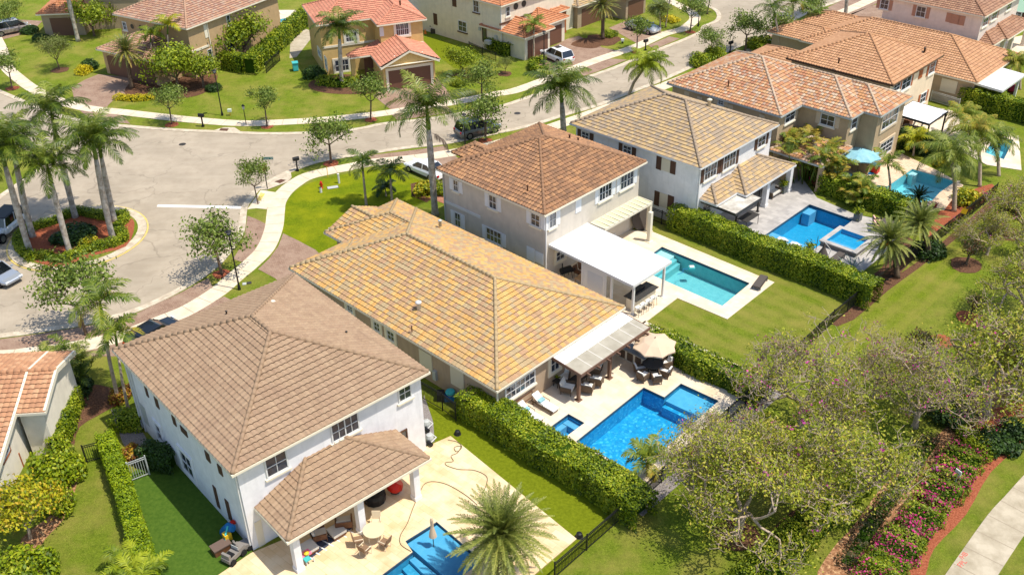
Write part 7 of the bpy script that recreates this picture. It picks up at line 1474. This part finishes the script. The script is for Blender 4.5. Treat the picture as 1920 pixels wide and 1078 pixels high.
# tan house and beyond
umbrella('blue_umbrella', 'pale blue octagonal umbrella beside the tan house', (1606, 330), 1.9, 2.7, TEAL)
post_thing('water_slide', 'curved blue and yellow slide by the tan house porch', 'slide', (1575, 334), [('chute', mat('sky_blue_plastic', lin((70, 150, 180)), .4), lambda b: b.tube([(-1.2, .3, 1.1), (-.6, .0, .8), (0, -.1, .4), (.9, -.2, .2)], [.28, .3, .32, .3], 10)), ('lip', YEL, lambda b: b.tube([(-1.3, .3, 1.2), (-.9, .2, 1.1)], .3, 10)), ('ladder', BLUE, lambda b: b.box(-1.5, -1.3, .1, .6, 0, 1.2))])
post_thing('basketball_hoop', 'small basketball hoop with a yellow board at the tan house corner', 'hoop', (1631, 326), [('pole', GUTG, lambda b: b.tube([(0, 0, 0), (0, 0, 2.3)], .05, 6)), ('board', YEL, lambda b: b.box(-.05, 0, -.35, .35, 2.1, 2.6)), ('rim', RED, lambda b: b.tube([(.25+.2*math.cos(a/10*6.283), .2*math.sin(a/10*6.283), 2.15) for a in range(11)], .02, 4)), ('base', BLUE, lambda b: b.box(-.3, .3, -.3, .3, 0, .2))])
post_thing('toy_cart', 'red and white popcorn-style cart with a blue lid by the umbrella', 'cart', (1640, 326), [('body', RED, lambda b: b.box(-.3, .3, -.3, .3, .2, .9)), ('lid', BLUE, lambda b: b.box(-.36, .36, -.36, .36, .9, .98)), ('wheel', TYRE, lambda b: b.tube([(-.3, -.34, .15), (-.3, .34, .15)], .15, 8))], A45)
post_thing('fence_ornament', 'orange and yellow striped ornament on the back fence', 'ornament', (1801, 424), [('panel', YEL, lambda b: b.quad((-.3, 0, 1.3), (.2, 0, 1.1), (.3, 0, 1.6), (-.2, 0, 1.75))), ('stripe', mat('orange_plastic', lin((220, 120, 40))), lambda b: b.box(-.25, .25, .01, .03, 1.35, 1.42)), ('stake', BRONZE, lambda b: b.tube([(0, .05, 0), (0, .05, 1.4)], .02, 5))])
rtable('patio_table', 'dark slatted table near the white top pergola', (1712, 248), 0, .5, SLING, BRONZE, sq=(2.2, .9), rz=A45)
for px, lb in (((1706, 243), 'left metal chair by the dark slatted table'), ((1720, 247), 'right metal chair by the dark slatted table')): chair('metal_chair', lb, px, A45+3.1, BRONZE, TRAVP if 0 else CUSH, 'metal chairs')
post_thing('brown_cube_seat', 'brown cube seat on a red mat under the white top pergola', 'seat', (1699, 236), [('cube', WOODB, lambda b: b.box(-.45, .45, -.45, .45, 0, .8)), ('mat', RED, lambda b: b.box(-.7, .5, -.6, .4, 0, .03))], A45)
post_thing('bougainvillea_pot', 'red flowering pot under the white pergola', 'planter', (1893, 182), [('pot', RUST, lambda b: b.lathe([(.25, 0), (.38, .6), (.4, .65)], 12)), ('flowers', LF['redfl'], lambda b: b.lathe([(.2, .65), (.6, .9), (.5, 1.3), (.1, 1.5)], 9))])
post_thing('teal_screen', 'turquoise screen below the small white canopy', 'screen', (780, 34), [('fabric', TURQ, lambda b: b.box(-2.0, 2.2, -.03, .03, .1, 1.6)), ('frame', IRON, lambda b: b.box(-2.1, 2.3, -.04, .04, 1.6, 1.7))], .35)
post_thing('garden_equipment', 'dark garden equipment stacked by the mustard house side fence', 'equipment', (815, 62), [('crate', IRON, lambda b: b.box(-.5, .6, -.4, .3, 0, .6)), ('cone', mat('orange_plastic', lin((220, 120, 40))), lambda b: b.lathe([(.2, 0), (.03, .6)], 8, (-1.2, -.3))), ('bench', GUTG, lambda b: b.box(1.0, 2.2, -.3, .2, .4, .5)), ('pipes', BLACK, lambda b: b.tube([(-.6, .3, .8), (.5, -.2, .9), (1.2, .2, .4)], .08, 6))])
# dead frond hanging on the tall palm
rng = np.random.default_rng(5); Q, T = [], []; frond(Q, T, np.array([0, 0, 0.]), -.3, R(-20), 2.2, R(70), 30, .7, .04, 1.4, rng, .1, tint=.2); hh, qq = hfit((816, 404), (806, 250))
o = npmesh('dead_frond', np.concatenate(Q), mat('dead_frond_brown', lin((112, 92, 78)), .9), None, np.concatenate([np.asarray(t, float) for t in T])); o.location = (qq[0]+.2, qq[1], hh); tag(o, 'dead brown frond hanging from the tall royal palm', 'palm frond')
GRP = {'house': 'houses along the two streets', 'car': 'parked cars', 'hedge': 'clipped hedges between the gardens', 'shrub': 'garden shrubs', 'fence': 'picket fences of the back yards', 'palm tree': 'garden palms', 'tree': 'garden trees',
       'pool': 'backyard swimming pools', 'canopy': 'patio canopies and pergolas', 'manhole cover': 'manhole covers in the road', 'drain grate': 'kerb drain grates', 'umbrella': 'patio umbrellas', 'hose': 'hoses on the near patio', 'planter': 'potted plants by the pool',
       'ottoman': 'pale ottomans', 'speaker': 'black ground speakers', 'pump': 'pool pumps', 'utility box': 'white utility caps', 'bollard': 'white lawn posts', 'toy car': 'ride-on toy cars', 'spa': 'spas beside the pools'}
for o in bpy.data.objects:
    if o.parent is None and 'category' in o.keys() and 'group' not in o.keys() and o['category'] in GRP: o['group'] = GRP[o['category']]
